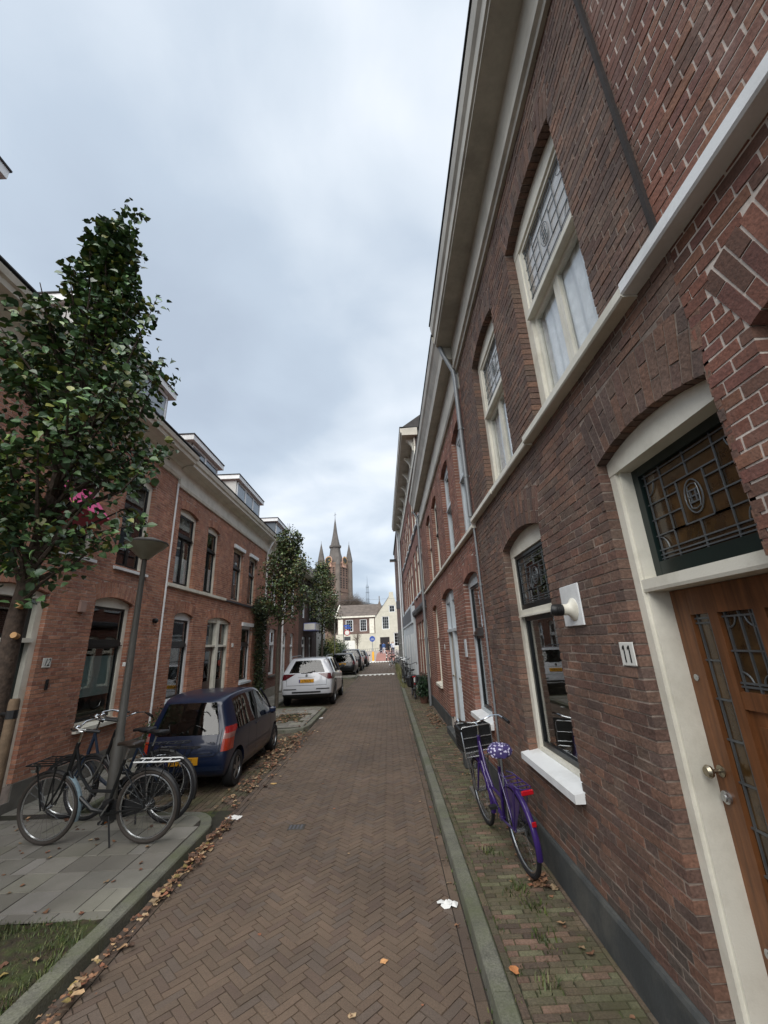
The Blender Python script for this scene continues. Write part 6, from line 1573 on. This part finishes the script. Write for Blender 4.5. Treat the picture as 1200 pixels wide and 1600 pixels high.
# ================================================================= TREES AND PLANTS
def tree(name, label, base, trunk, limbs, env, nleaf, size, cols, bark='bark', group=None, seed=1, twigs=60, leafm='leaf', clump=.16, inner=.35, hole=None, shoots=()):
    """trunk: [(x,y,z,r)]; env(z)->(cx,cy,radius_x,radius_y) crown envelope; leaves sit in clusters on twigs"""
    rg = random.Random(seed); root = thing(name, label, 'tree', base, group)
    b = MB(); b.tube([t[:3] for t in trunk], [t[3] for t in trunk], 12)
    b.build('trunk', bark, root, smooth=True)
    br = MB(); tips = []
    z0, z1 = limbs
    def tp(z):
        for p, q in zip(trunk[:-1], trunk[1:]):
            if z <= q[2]: t = (z-p[2])/(q[2]-p[2]); return Vector([p[i]+(q[i]-p[i])*t for i in range(3)]), p[3]+(q[3]-p[3])*t
        return Vector(trunk[-1][:3]), trunk[-1][3]
    for k in range(twigs):
        z = z0+(z1-z0)*(k/twigs)**.9; p, r = tp(z); a = k*2.4+rg.uniform(-.4, .4)
        zt_ = z+rg.uniform(.25, .9)*(1-.3*k/twigs); cx, cy, rx, ry = env(zt_); f = rg.uniform(.6, 1.0)
        e_ = Vector((cx+rx*f*math.cos(a), cy+ry*f*math.sin(a), zt_+rg.uniform(.0, .25)))
        m = p.lerp(e_, .5)+Vector((rg.uniform(-.06, .06), rg.uniform(-.06, .06), -.04))
        br.tube([p, m, e_], [min(r*.5, .03), .014, .004], 5)
        for t in (.35, .5, .62, .74, .86, .96, 1.0): q = p.lerp(m, t*2) if t < .5 else m.lerp(e_, t*2-1); tips.append((q, (e_-p).normalized()))
    free = []
    for s0, s1 in shoots:
        s0, s1 = Vector(s0), Vector(s1); br.tube([s0, s1], [.01, .003], 5)
        for k in range(75): t = rg.random(); free.append(s0.lerp(s1, t)+Vector([rg.gauss(0, .055+.03*(1-t)) for _ in range(3)]))
    br.build('branches', bark, root, smooth=True)
    lv = MB(); n = 0
    sub = []
    for q, d in tips:
        for _ in range(2): sub.append((q+Vector([rg.gauss(0, clump) for _ in range(3)]), d))
    sub += tips; tries = 0
    while n < nleaf and tries < nleaf*6:
        tries += 1
        fr_ = bool(free)
        if fr_: c = free.pop()
        else:
            q, d = rg.choice(sub); c = q+Vector([rg.gauss(0, clump*.5) for _ in range(3)])
        cx, cy, rx, ry = env(c.z)
        if hole and hole(c) and rg.random() < .93: continue
        if fr_: rx = ry = 9
        if rx < .02: continue
        rr = math.hypot((c.x-cx)/rx, (c.y-cy)/ry)
        if rr > 1.08+.12*math.sin(c.z*9+math.atan2(c.y-cy, c.x-cx)*3): continue
        if not fr_ and rr < (inner*rg.random() if c.z > 4 or nleaf < 9000 else 0): continue
        s = size*rg.uniform(.6, 1.2); out = Vector((c.x-cx, c.y-cy, .2)).normalized()
        ax = (out*rg.uniform(.2, 1)+Vector((rg.gauss(0, .6), rg.gauss(0, .6), rg.uniform(-1.1, .1)))).normalized()    # stem to tip, drooping
        nn = (out*.4+Vector((rg.gauss(0, .5), rg.gauss(0, .5), rg.uniform(.0, 1)))).normalized(); sd_ = ax.cross(nn)
        if sd_.length < .1: continue
        sd_.normalize(); nn = sd_.cross(ax); f = rg.uniform(.55, 1.45); cc = rg.choice(cols); cc = tuple(min(1, x*f) for x in cc)
        w = s*.46; cv = rg.uniform(.05, .22)*s
        P_ = [c, c+ax*s*.22+sd_*w*.85+nn*cv, c+ax*s*.55+sd_*w+nn*cv, c+ax*s*.85+sd_*w*.5+nn*cv*.3, c+ax*s*1.08-nn*cv*.7, c+ax*s*.85-sd_*w*.5+nn*cv*.3, c+ax*s*.55-sd_*w+nn*cv, c+ax*s*.22-sd_*w*.85+nn*cv, c+ax*s*.55]
        lv.add([tuple(p) for p in P_], [(0, 1, 2, 8), (8, 2, 3, 4), (0, 8, 6, 7), (8, 4, 5, 6)], cc); n += 1
    o = lv.build('crown', leafm, root, recalc=False); return root
TG = pal('#3b5231', '#445d35', '#344d35', '#506d40', '#405b3c', '#5b7033', '#2f442c', '#4c6843')+pal('#676a2e')
def env1(z):
    tab = [(2.2, .0), (2.45, .35), (2.75, .62), (3.2, .92), (3.8, 1.02), (4.4, 1.0), (4.95, .86), (5.35, .50), (5.8, .37), (6.2, .36), (6.45, .27), (6.65, .14), (6.85, .0)]
    r = interp(tab, z); cx = interp([(2, -3.02), (4, -3.02), (5.5, -3.0), (7.1, -2.98)], z)
    a = .88*(1+.16*math.sin(z*7))
    return (cx, 3.5, r*a, r*a*.95)
t1 = tree('street_tree', 'big leafy dark green street tree nearest on the left, its narrow top above the roofs', (-3.06, 3.5, 0),
     [(-3.12, 3.5, -.02, .10), (-3.11, 3.5, .3, .08), (-3.12, 3.5, 1.4, .072), (-3.13, 3.5, 2.2, .066), (-3.08, 3.5, 2.9, .058), (-3.0, 3.52, 4.2, .045), (-2.98, 3.5, 5.6, .022), (-2.95, 3.5, 6.5, .006)],
     (2.35, 6.25), env1, 9200, .070, TG, twigs=110, seed=4, group='street trees', clump=.11, hole=lambda c: (c.x+2.70)**2/.07+(c.z-3.22)**2/.08 < 1 or (c.x < -3.15 and 5.05 < c.z and c.x < -3.3+.3*(c.z-5.05)), shoots=[((-2.6, 3.5, 4.7), (-2.38, 3.5, 5.62)), ((-3.3, 3.5, 4.9), (-3.38, 3.5, 5.75)), ((-2.92, 3.5, 6.3), (-2.82, 3.5, 7.0)), ((-3.1, 3.5, 6.1), (-3.2, 3.5, 6.55)), ((-2.4, 3.5, 4.0), (-2.2, 3.5, 4.75)), ((-2.4, 3.45, 3.3), (-2.05, 3.5, 3.8)), ((-2.6, 3.4, 2.9), (-2.1, 3.4, 2.98))])
for x, y, z in ((-3.04, 3.41, 2.08), (-3.06, 3.41, 2.32)):
    b = MB()
    b.tube([(x-.02, y+.06, z-.01), (x-.005, y+.005, z)], .024, 10)
    b.build('pruned_stub', 'cutwood', t1)
def stake(x, y, h, lb, grp):
    r_ = thing('tree_stake', lb, 'stake', (x, y, 0), grp); b = MB(); b.tube([(x, y, 0), (x, y, h-.02), (x, y, h)], [.036, .036, .03], 10); b.build('post', 'stake', r_, smooth=True)
    b = MB(); b.lathe([(.0385, h-.14), (.0385, h-.08)], (x, y, 0), 10); b.tube([(x+(-3.09-x)*t, y+(3.5-y)*t, h-.11) for t in (0, .5, .85)], .012, 6); b.build('strap', 'black_plastic', r_)
stake(-2.92, 3.42, 1.60, 'wooden stake with a black rubber strap beside the near tree trunk', 'tree stakes')
def env2(cx0, cy0, zb, zt_, rm, sx=0):
    def e(z):
        t = (z-zb)/(zt_-zb)
        if t <= 0 or t >= 1: return (cx0, cy0, 0, 0)
        r = rm*interp([(0, .25), (.08, .6), (.25, 1), (.5, .95), (.72, .62), (.88, .4), (1, .05)], t)*(1+.22*math.sin(z*5.3+cx0*3))
        return (cx0+sx*t, cy0, r, r)
    return e
AG = pal('#3a4c30', '#465832', '#33442b', '#516036', '#5a5f30', '#445437')+pal('#5f5430')
tree('street_tree', 'slim street tree with bare trunk at the rear corner of the white car', (-3.9, 15.1, 0),
     [(-3.9, 15.1, -.08, .07), (-3.92, 15.1, 1.5, .06), (-3.9, 15.1, 2.6, .05), (-3.8, 15.1, 4.5, .03), (-3.6, 15.1, 5.9, .01)], (2.6, 5.8), env2(-3.85, 15.1, 2.5, 6.45, 1.02, .3), 7000, .078, AG, 'bark_grey', 'street trees', 5, twigs=60, clump=.2)
tree('street_tree', 'third street tree with a dense crown, left of the church tower', (-4.2, 27.2, 0),
     [(-4.25, 27.2, -.01, .09), (-4.25, 27.2, 2.4, .07), (-4.2, 27.2, 5, .05), (-4.2, 27.2, 7.0, .01)], (2.6, 6.9), env2(-4.2, 27.2, 2.4, 7.7, 1.2, -.1), 7500, .092, AG, 'bark_grey', 'street trees', 6, twigs=60, clump=.26)
def bush(name, label, cat, base, blobs, n, size, cols, stem=True, leafm='leaf_dull', group=None, parts=('foliage', 'stem'), kind=None):
    root = thing(name, label, cat, base, group); rg = random.Random(int(abs(base[1])*10)+n); lv = MB()
    for _ in range(n):
        cx, cy, cz, rx, ry, rz = rg.choices(blobs, weights=[q[3]*q[4]*q[5] for q in blobs])[0]
        v = Vector([rg.gauss(0, 1) for _ in range(3)]).normalized()*(rg.random()**.4)*(1+.15*rg.gauss(0, 1)); c = Vector((cx+v.x*rx, cy+v.y*ry, cz+v.z*rz))
        s = size*rg.uniform(.5, 1.3); a = Vector([rg.gauss(0, 1), rg.gauss(0, 1), rg.gauss(-.3, .8)]).normalized(); q = a.orthogonal().normalized()*s*.33
        q = Matrix.Rotation(rg.random()*6.28, 3, a) @ q; f = rg.uniform(.5, 1.4); cc = tuple(min(1, x*f) for x in rg.choice(cols))
        lv.add([tuple(c), tuple(c+a*s*.5+q), tuple(c+a*s), tuple(c+a*s*.5-q)], [(0, 1, 2, 3)], cc)
    lv.build(parts[0], leafm, root, recalc=False)
    if stem:
        b = MB()
        for k in range(5):
            cx, cy, cz, rx, ry, rz = blobs[k % len(blobs)]; b.tube([(base[0]+uni(-.03, .03), base[1], base[2]), (cx+uni(-.1, .1), cy+uni(-.1, .1), cz)], [.014, .005], 5)
        b.build(parts[1], 'bark_grey', root)
    return root
IG = pal('#2c3a24', '#35452a', '#24321f', '#445232', '#4c4a2a')
bush('climbing_plant', 'tall dark green climber growing up the brick wall behind the blue hatchback', 'climber', (-4.95, 16.45, 0),
     [(-4.95, 16.45, .7, .22, .42, .75), (-4.95, 16.4, 1.8, .22, .45, .8), (-4.93, 16.35, 2.8, .24, .55, .7), (-4.9, 16.3, 3.45, .28, .95, .42)], 6500, .075, IG)
bush('shrub', 'low green shrub against the plinth left of the blue hatchback', 'shrub', (-4.85, 9.35, 0), [(-4.85, 9.5, .35, .28, .6, .35), (-4.82, 9.7, .62, .22, .42, .25)], 2600, .055, IG+pal('#56653a'))
bush('shrub', 'dark shrub with a bicycle wheel shape below it, at the foot of the climber', 'shrub', (-4.8, 15.6, 0), [(-4.8, 15.6, .3, .25, .4, .3)], 900, .06, IG)
root = bush('potted_conifer', 'small green conifer in a pot in front of the bicycle with saddle bags', 'potted plant', (1.08, 14.55, 0), [(1.08, 14.55, .42, .24, .24, .30), (1.1, 14.6, .68, .16, .16, .2)], 2600, .06, pal('#243a24', '#2e4a2c', '#1e3020'), parts=('foliage', 'stem'))
b = MB(); b.lathe([(.11, 0), (.15, .2), (.155, .22), (.14, .22)], (1.08, 14.55, 0), 16); b.build('pot', mat('terracotta', '#5d4035', .85), root)
hedge_c = pal('#2f3d22', '#3a4a26', '#28361f', '#46542c')
bush('hedge', 'clipped dark green hedge beside the third parked car', 'hedge', (-5.0, 40, 0), [(-5.0, 39, 1.2, .9, 2.4, 1.2), (-4.8, 42, 1.3, .9, 2.2, 1.2)], 6000, .13, hedge_c)
bush('shrub', 'yellow-green bushy shrub in front of the hedge on the left', 'shrub', (-5.0, 35.8, 0), [(-4.9, 35.8, 1.5, .7, 1.0, 1.3), (-5.0, 34.5, 1.2, .6, 1.0, 1.2)], 3600, .12, pal('#6b7030', '#5a6a2c', '#7a7636'))
bush('shrub', 'dark shrub between the corner shop and the yellow-green shrub', 'shrub', (-5.0, 31.8, 0), [(-4.9, 31.8, 1.2, .5, 1.2, 1.2)], 2600, .12, hedge_c)
# bare trees in front of the church
def bare(label, base, h, rad, seed, n=420, rt=.16, m='bark_grey', grp=None):
    rg = random.Random(seed); root = thing('bare_tree', label, 'tree', base, grp); b = MB(); x, y, z = base
    b.tube([(x, y, 0), (x, y, h*.4), (x, y, h*.75)], [max(rt, h*.02), max(rt*.7, h*.012), rt*.3], 7); b.build('trunk', m, root)
    b = MB()
    for _ in range(n):
        v = Vector([rg.gauss(0, 1) for _ in range(3)]).normalized(); v.z = abs(v.z)*.8-.1; e_ = Vector((x, y, h*.5))+Vector((v.x*rad, v.y*rad, v.z*h*.52))*rg.uniform(.6, 1.05)
        s_ = Vector((x, y, rg.uniform(h*.25, h*.55))); m_ = s_.lerp(e_, .55)+Vector([rg.gauss(0, rad*.08) for _ in range(3)])
        w_ = rg.uniform(.25, .6)*rt; b.tube([s_, m_, e_], [w_*.5, w_*.3, w_*.12], 3, cap=False)
        for _ in range(3): q = m_.lerp(e_, rg.uniform(.1, .9)); b.tube([q, q+Vector([rg.gauss(0, rad*.14), rg.gauss(0, rad*.14), abs(rg.gauss(0, rad*.1))])], [w_*.18, w_*.08], 3, cap=False)
    b.build('crown', m, root, recalc=False)
mat('twig', '#5f544b', .9, nz=.2)
bare('wide bare brown tree standing in front of the church roof', (-12.5, 150, 0), 23.5, 7.5, 3, 2600, .2, 'twig')
bare('bare brown tree left of the church tower foot, above the old tiled roof', (-19.5, 150, 0), 21.5, 6.5, 8, 1900, .2, 'twig')
bare('young bare tree planted before the cream ground floor at the street end', (-5.9, 80, 0), 6.0, 1.3, 5, 60, .12, 'twig')

# ================================================================= STREET FURNITURE
lp = thing('street_lamp', 'grey street lamp post with a shallow bowl head behind the nearest bicycle', 'street lamp', (-3.45, 5.72, 0), 'street lamps')
b = MB(); b.tube([(-3.45, 5.72, 0), (-3.45, 5.72, .9), (-3.45, 5.72, .92), (-3.45, 5.72, 3.1), (-3.45, 5.72, 3.2)], [.066, .064, .050, .034, .032], 20); b.build('post', 'post_grey', lp, smooth=True)
b = MB(); b.lathe([(.05, 3.18), (.08, 3.21), (.16, 3.29), (.25, 3.365), (.275, 3.40), (.27, 3.41)], (-3.45, 5.72, 0), 32); b.build('diffuser', 'lamp_glass', lp, smooth=True)
b = MB(); b.lathe([(.285, 3.405), (.285, 3.425), (.22, 3.45), (.12, 3.49), (.02, 3.495)], (-3.45, 5.72, 0), 32); b.build('cap', 'post_grey', lp, smooth=True)
b = MB(); b.cbox(-3.51, -3.47, 5.655, 5.67, 1.75, 1.80, .003); b.build('sticker', 'paper', lp)
lq = thing('street_lamp', 'thin pale lamp post right of the third street tree', 'street lamp', (-3.88, 30.6, 0), 'street lamps')
b = MB(); b.tube([(-3.88, 30.6, 0), (-3.88, 30.6, 5.3)], [.05, .035], 10); b.build('post', mat('post_pale', '#85867f', .6), lq, smooth=True)
b = MB(); b.lathe([(.07, 5.3), (.2, 5.38), (.3, 5.5), (.1, 5.58), (.02, 5.6)], (-3.88, 30.6, 0), 20); b.build('lamp_head', 'lamp_glass', lq, smooth=True)
M_BLUE = mat('sign_blue', '#2b4fa0', .4, nz=.05); M_RED = mat('sign_red', '#a8323a', .4); mat('sign_yellow', '#e0a21c', .5, nz=.05); mat('sign_dark', '#3a3d42', .5)
def disc(x, y, z, r, t=.02): b = MB(); b.lathe([(r, y-t), (r, y)], (x, 0, z), 24, 'y'); return b
s1 = thing('traffic_sign', 'round blue cycle-path sign on a thin post at the end of the road', 'traffic sign', (-2.15, 56, 0))
b = MB(); b.tube([(-2.15, 56, -.08), (-2.15, 56, 2.95)], .035, 8); b.build('post', 'zinc', s1)
b = disc(-2.15, 55.95, 2.62, .36); b.build('sign_face', 'sign_blue', s1)
b = MB(); torus(b, (-2.25, 55.925, 2.55), .09, .014, n=14, k=4); torus(b, (-2.03, 55.925, 2.55), .09, .014, n=14, k=4); b.tube([(-2.25, 55.925, 2.55), (-2.2, 55.925, 2.7), (-2.06, 55.925, 2.7), (-2.03, 55.925, 2.55)], .014, 4); b.build('bicycle_symbol', 'enamel', s1)
s2 = thing('bollard', 'yellow and white bollard below the round blue sign', 'bollard', (-2.0, 53.2, -.07))
b = MB(); b.lathe([(.18, -.07), (.14, -.03), (.13, .1), (.13, 1.0), (.08, 1.08)], (-2.0, 53.2, 0), 14); b.build('body', 'sign_yellow', s2, smooth=True)
b = MB(); b.lathe([(.3, -.072), (.28, -.02), (.1, -.01)], (-2.0, 53.2, 0), 14); b.build('base', 'paper', s2)
s3 = thing('traffic_sign', 'dark post with blue name plates, red ringed sign and dark plate, above the parked cars', 'traffic sign', (-5.5, 52, 0))
b = MB(); b.tube([(-5.5, 52, 0), (-5.5, 52, 4.3)], .04, 8); b.build('post', 'zinc_dark', s3)
b = MB(); b.box(-5.45, -4.75, 51.95, 51.97, 4.15, 4.35); b.build('street_name_plate', 'sign_blue', s3); b = MB(); b.box(-5.3, -4.6, 51.93, 51.945, 3.88, 4.08); b.build('street_name_plate', 'sign_blue', s3)
b = disc(-5.05, 51.95, 3.42, .36); d = b.build('sign_face', 'sign_red', s3); b = disc(-5.05, 51.93, 3.42, .27); b.build('sign_centre', 'enamel', d)
b = MB(); b.box(-5.42, -4.65, 51.94, 51.96, 2.5, 2.95); b.build('dark_plate', 'sign_dark', s3)
s4 = thing('advert_board', 'white standing board beside the dark sign post', 'board', (-5.2, 58, 0)); b = MB(); b.cbox(-6.0, -4.6, 58, 58.12, .2, 2.5, .03); b.box(-5.9, -5.8, 58.02, 58.1, 0, .2); b.box(-4.8, -4.7, 58.02, 58.1, 0, .2); b.build('panel', 'enamel', s4)
for k, (x, y) in enumerate(((-.35, 53.0), (-.6, 66), (.3, 64), (-1.3, 70))):
    r_ = thing('bollard', ('red and white bollard at the near right end of the rose cycle path', 'thin bollard on the rose cycle path beside the walkers', 'thin bollard close to the right-hand end houses', 'farthest thin bollard in front of the dark doorway')[k], 'bollard', (x, y, -.07 if y < 55 else .55), 'thin bollards by the cycle path')
    zb_ = 0 if y < 55 else .6; b = MB(); b.lathe([(.07, -.07), (.065, .95), (.03, 1.0)], (x, y, zb_), 10); b.build('body', 'paint_black', r_)
    b = MB(); b.lathe([(.072, .6), (.072, .72)], (x, y, zb_), 10); b.lathe([(.073, .3), (.073, .42)], (x, y, zb_), 10); b.build('bands', 'enamel', r_)
fe = thing('railing', 'low iron railing in front of the cream wall at the street end', 'railing', (-8, 88, 0))
b = MB()
for k in range(26): b.tube([(-12+k*.42, 88, 0), (-12+k*.42, 88, 1.15)], .03, 4)
b.tube([(-12, 88, 1.1), (-1.5, 88, 1.1)], .03, 4); b.tube([(-12, 88, .3), (-1.5, 88, .3)], .03, 4); b.build('bars', 'zinc_dark', fe)
bl = thing('planter', 'dark plant tub beside the dark doorway of the cream house', 'planter', (-1.75, 90, 0)); b = MB(); b.lathe([(.35, 0), (.42, .8), (.38, .82)], (-1.75, 90, 0), 12); b.build('tub', 'plinth_grey', bl)
w1 = thing('overhead_cable', 'two thin cables slung across the street in front of the cream gable', 'cable', (-3, 60, 9))
b = MB()
for z0, z1, y in ((8.6, 9.1, 62), (6.9, 7.0, 62)): b.tube([(-14+28*i/20, y, z0+(z1-z0)*i/20-.5*math.sin(math.pi*i/20)) for i in range(21)], .016, 4)
b.build('cable', 'zinc_dark', w1)
# concrete edging box by the second house
bx = thing('kerb_box', 'low concrete edging strip set in the right pavement beside the purple bicycle front wheel', 'edging', (1.0, 5.9, 0))
b = MB(); b.cbox(.99, 1.03, 5.35, 6.3, -.02, .035, .004); b.cbox(1.03, 1.27, 6.26, 6.3, -.02, .034, .004); b.build('edging', 'plinth_grey', bx)
ct = thing('doorstep_block', 'dark concrete block at the foot of the wall behind the crate of the purple bicycle', 'block', (1.2, 7.3, 0)); b = MB(); b.cbox(1.10, 1.28, 7.2, 7.4, 0, .36, .01); b.build('block', 'plinth', ct)

# ================================================================= PEOPLE (far away on the square)
def person(label, x, y, face, top, trousers, stride=.0, arm=.0, bag=False):
    """one continuous skinned figure, 1.75 m"""
    s = stride
    P = {'pel': (0, 0, .95), 'che': (0, .0, 1.28), 'nek': (0, 0, 1.48), 'hd': (0, .015, 1.60), 'top': (0, .01, 1.72),
         'hl': (-.10, 0, .90), 'kl': (-.11, s*.5+.04, .50), 'al': (-.11, s, .09), 'tl': (-.12, s+.16, .03),
         'hr': (.10, 0, .90), 'kr': (.11, -s*.3+.04, .50), 'ar': (.11, -s, .10), 'tr': (.12, -s+.15, .03),
         'sl': (-.18, 0, 1.42), 'el': (-.24, -arm*.5-.02, 1.14), 'wl': (-.24, -arm+.08, .90), 'fl': (-.24, -arm+.12, .80),
         'sr': (.18, 0, 1.42), 'er': (.24, arm*.5-.02, 1.14), 'wr': (.24, arm+.08, .90), 'fr': (.24, arm+.12, .80)}
    E = [('pel', 'che'), ('che', 'nek'), ('nek', 'hd'), ('hd', 'top'), ('pel', 'hl'), ('hl', 'kl'), ('kl', 'al'), ('al', 'tl'), ('pel', 'hr'), ('hr', 'kr'), ('kr', 'ar'), ('ar', 'tr'),
         ('che', 'sl'), ('sl', 'el'), ('el', 'wl'), ('wl', 'fl'), ('che', 'sr'), ('sr', 'er'), ('er', 'wr'), ('wr', 'fr')]
    Rr = {'pel': (.15, .11), 'che': (.17, .12), 'nek': (.055, .055), 'hd': (.085, .10), 'top': (.06, .07), 'hl': .10, 'kl': .062, 'al': .045, 'tl': .04, 'hr': .10, 'kr': .062, 'ar': .045, 'tr': .04, 'sl': .065, 'el': .048, 'wl': .034, 'fl': .03, 'sr': .065, 'er': .048, 'wr': .034, 'fr': .03}
    ks = list(P); me = bpy.data.meshes.new('person'); me.from_pydata([P[k] for k in ks], [(ks.index(a), ks.index(c)) for a, c in E], [])
    o = bpy.data.objects.new('tmp', me); col.objects.link(o); o.modifiers.new('k', 'SKIN'); sv = o.data.skin_vertices[0].data
    for i, k in enumerate(ks): r = Rr[k]; sv[i].radius = r if isinstance(r, tuple) else (r, r); sv[i].use_root = (k == 'pel')
    o.modifiers.new('s', 'SUBSURF').levels = 1; bpy.context.view_layer.update()
    ev = bpy.data.meshes.new_from_object(o.evaluated_get(bpy.context.evaluated_depsgraph_get())); bpy.data.objects.remove(o)
    for m_ in (top, trousers, 'skin', 'hair'): ev.materials.append(M[m_] if isinstance(m_, str) else m_)
    for p in ev.polygons:
        c = p.center; p.use_smooth = True
        p.material_index = 1 if c.z < .95 and abs(c.x) < .2 else (3 if c.z > 1.64 or (c.z > 1.54 and c.y < -.01) else (2 if c.z > 1.48 or (abs(c.x) > .19 and c.z < .92) else 0))
    ob_ = bpy.data.objects.new('person', ev); col.objects.link(ob_); ob_.location = (x, y, .47 if y > 59 else .3); ob_.rotation_euler = (0, 0, face); tag(ob_, label, 'person', 'people at the end of the street')
    return ob_
mat('skin', '#a9806a', .6); mat('hair', '#2a2019', .7); mat('cloth_black', '#16171b', .9); mat('cloth_blue', '#3c5a8c', .9); mat('cloth_white', '#c9ccd0', .9); mat('cloth_jean', '#2c3750', .9)
person('walker in a dark coat with arms down, in front of the dark doorway', -.05, 60.5, 3.0, 'cloth_black', 'cloth_black', .12, .1)
person('person in a blue top and jeans walking near the dark doorway', -.75, 61.5, .2, 'cloth_blue', 'cloth_white', .15, .15)
person('person in black on the left side of the dark doorway', -1.15, 62.5, .4, 'cloth_black', 'cloth_jean', .1, .1)
person('person in a pale coat beside the bicycles at the right corner', .6, 59.2, 2.7, 'cloth_white', 'cloth_jean', .1, .1)
person('person in a blue jacket standing behind the pale coat at the right corner', .45, 62, 2.9, 'cloth_blue', 'cloth_black', .05, .05)
bZ = dup(bA, (.1, 54.6, .04), R(20), 'bicycle with a large front wheel parked across the far cycle path', BG)
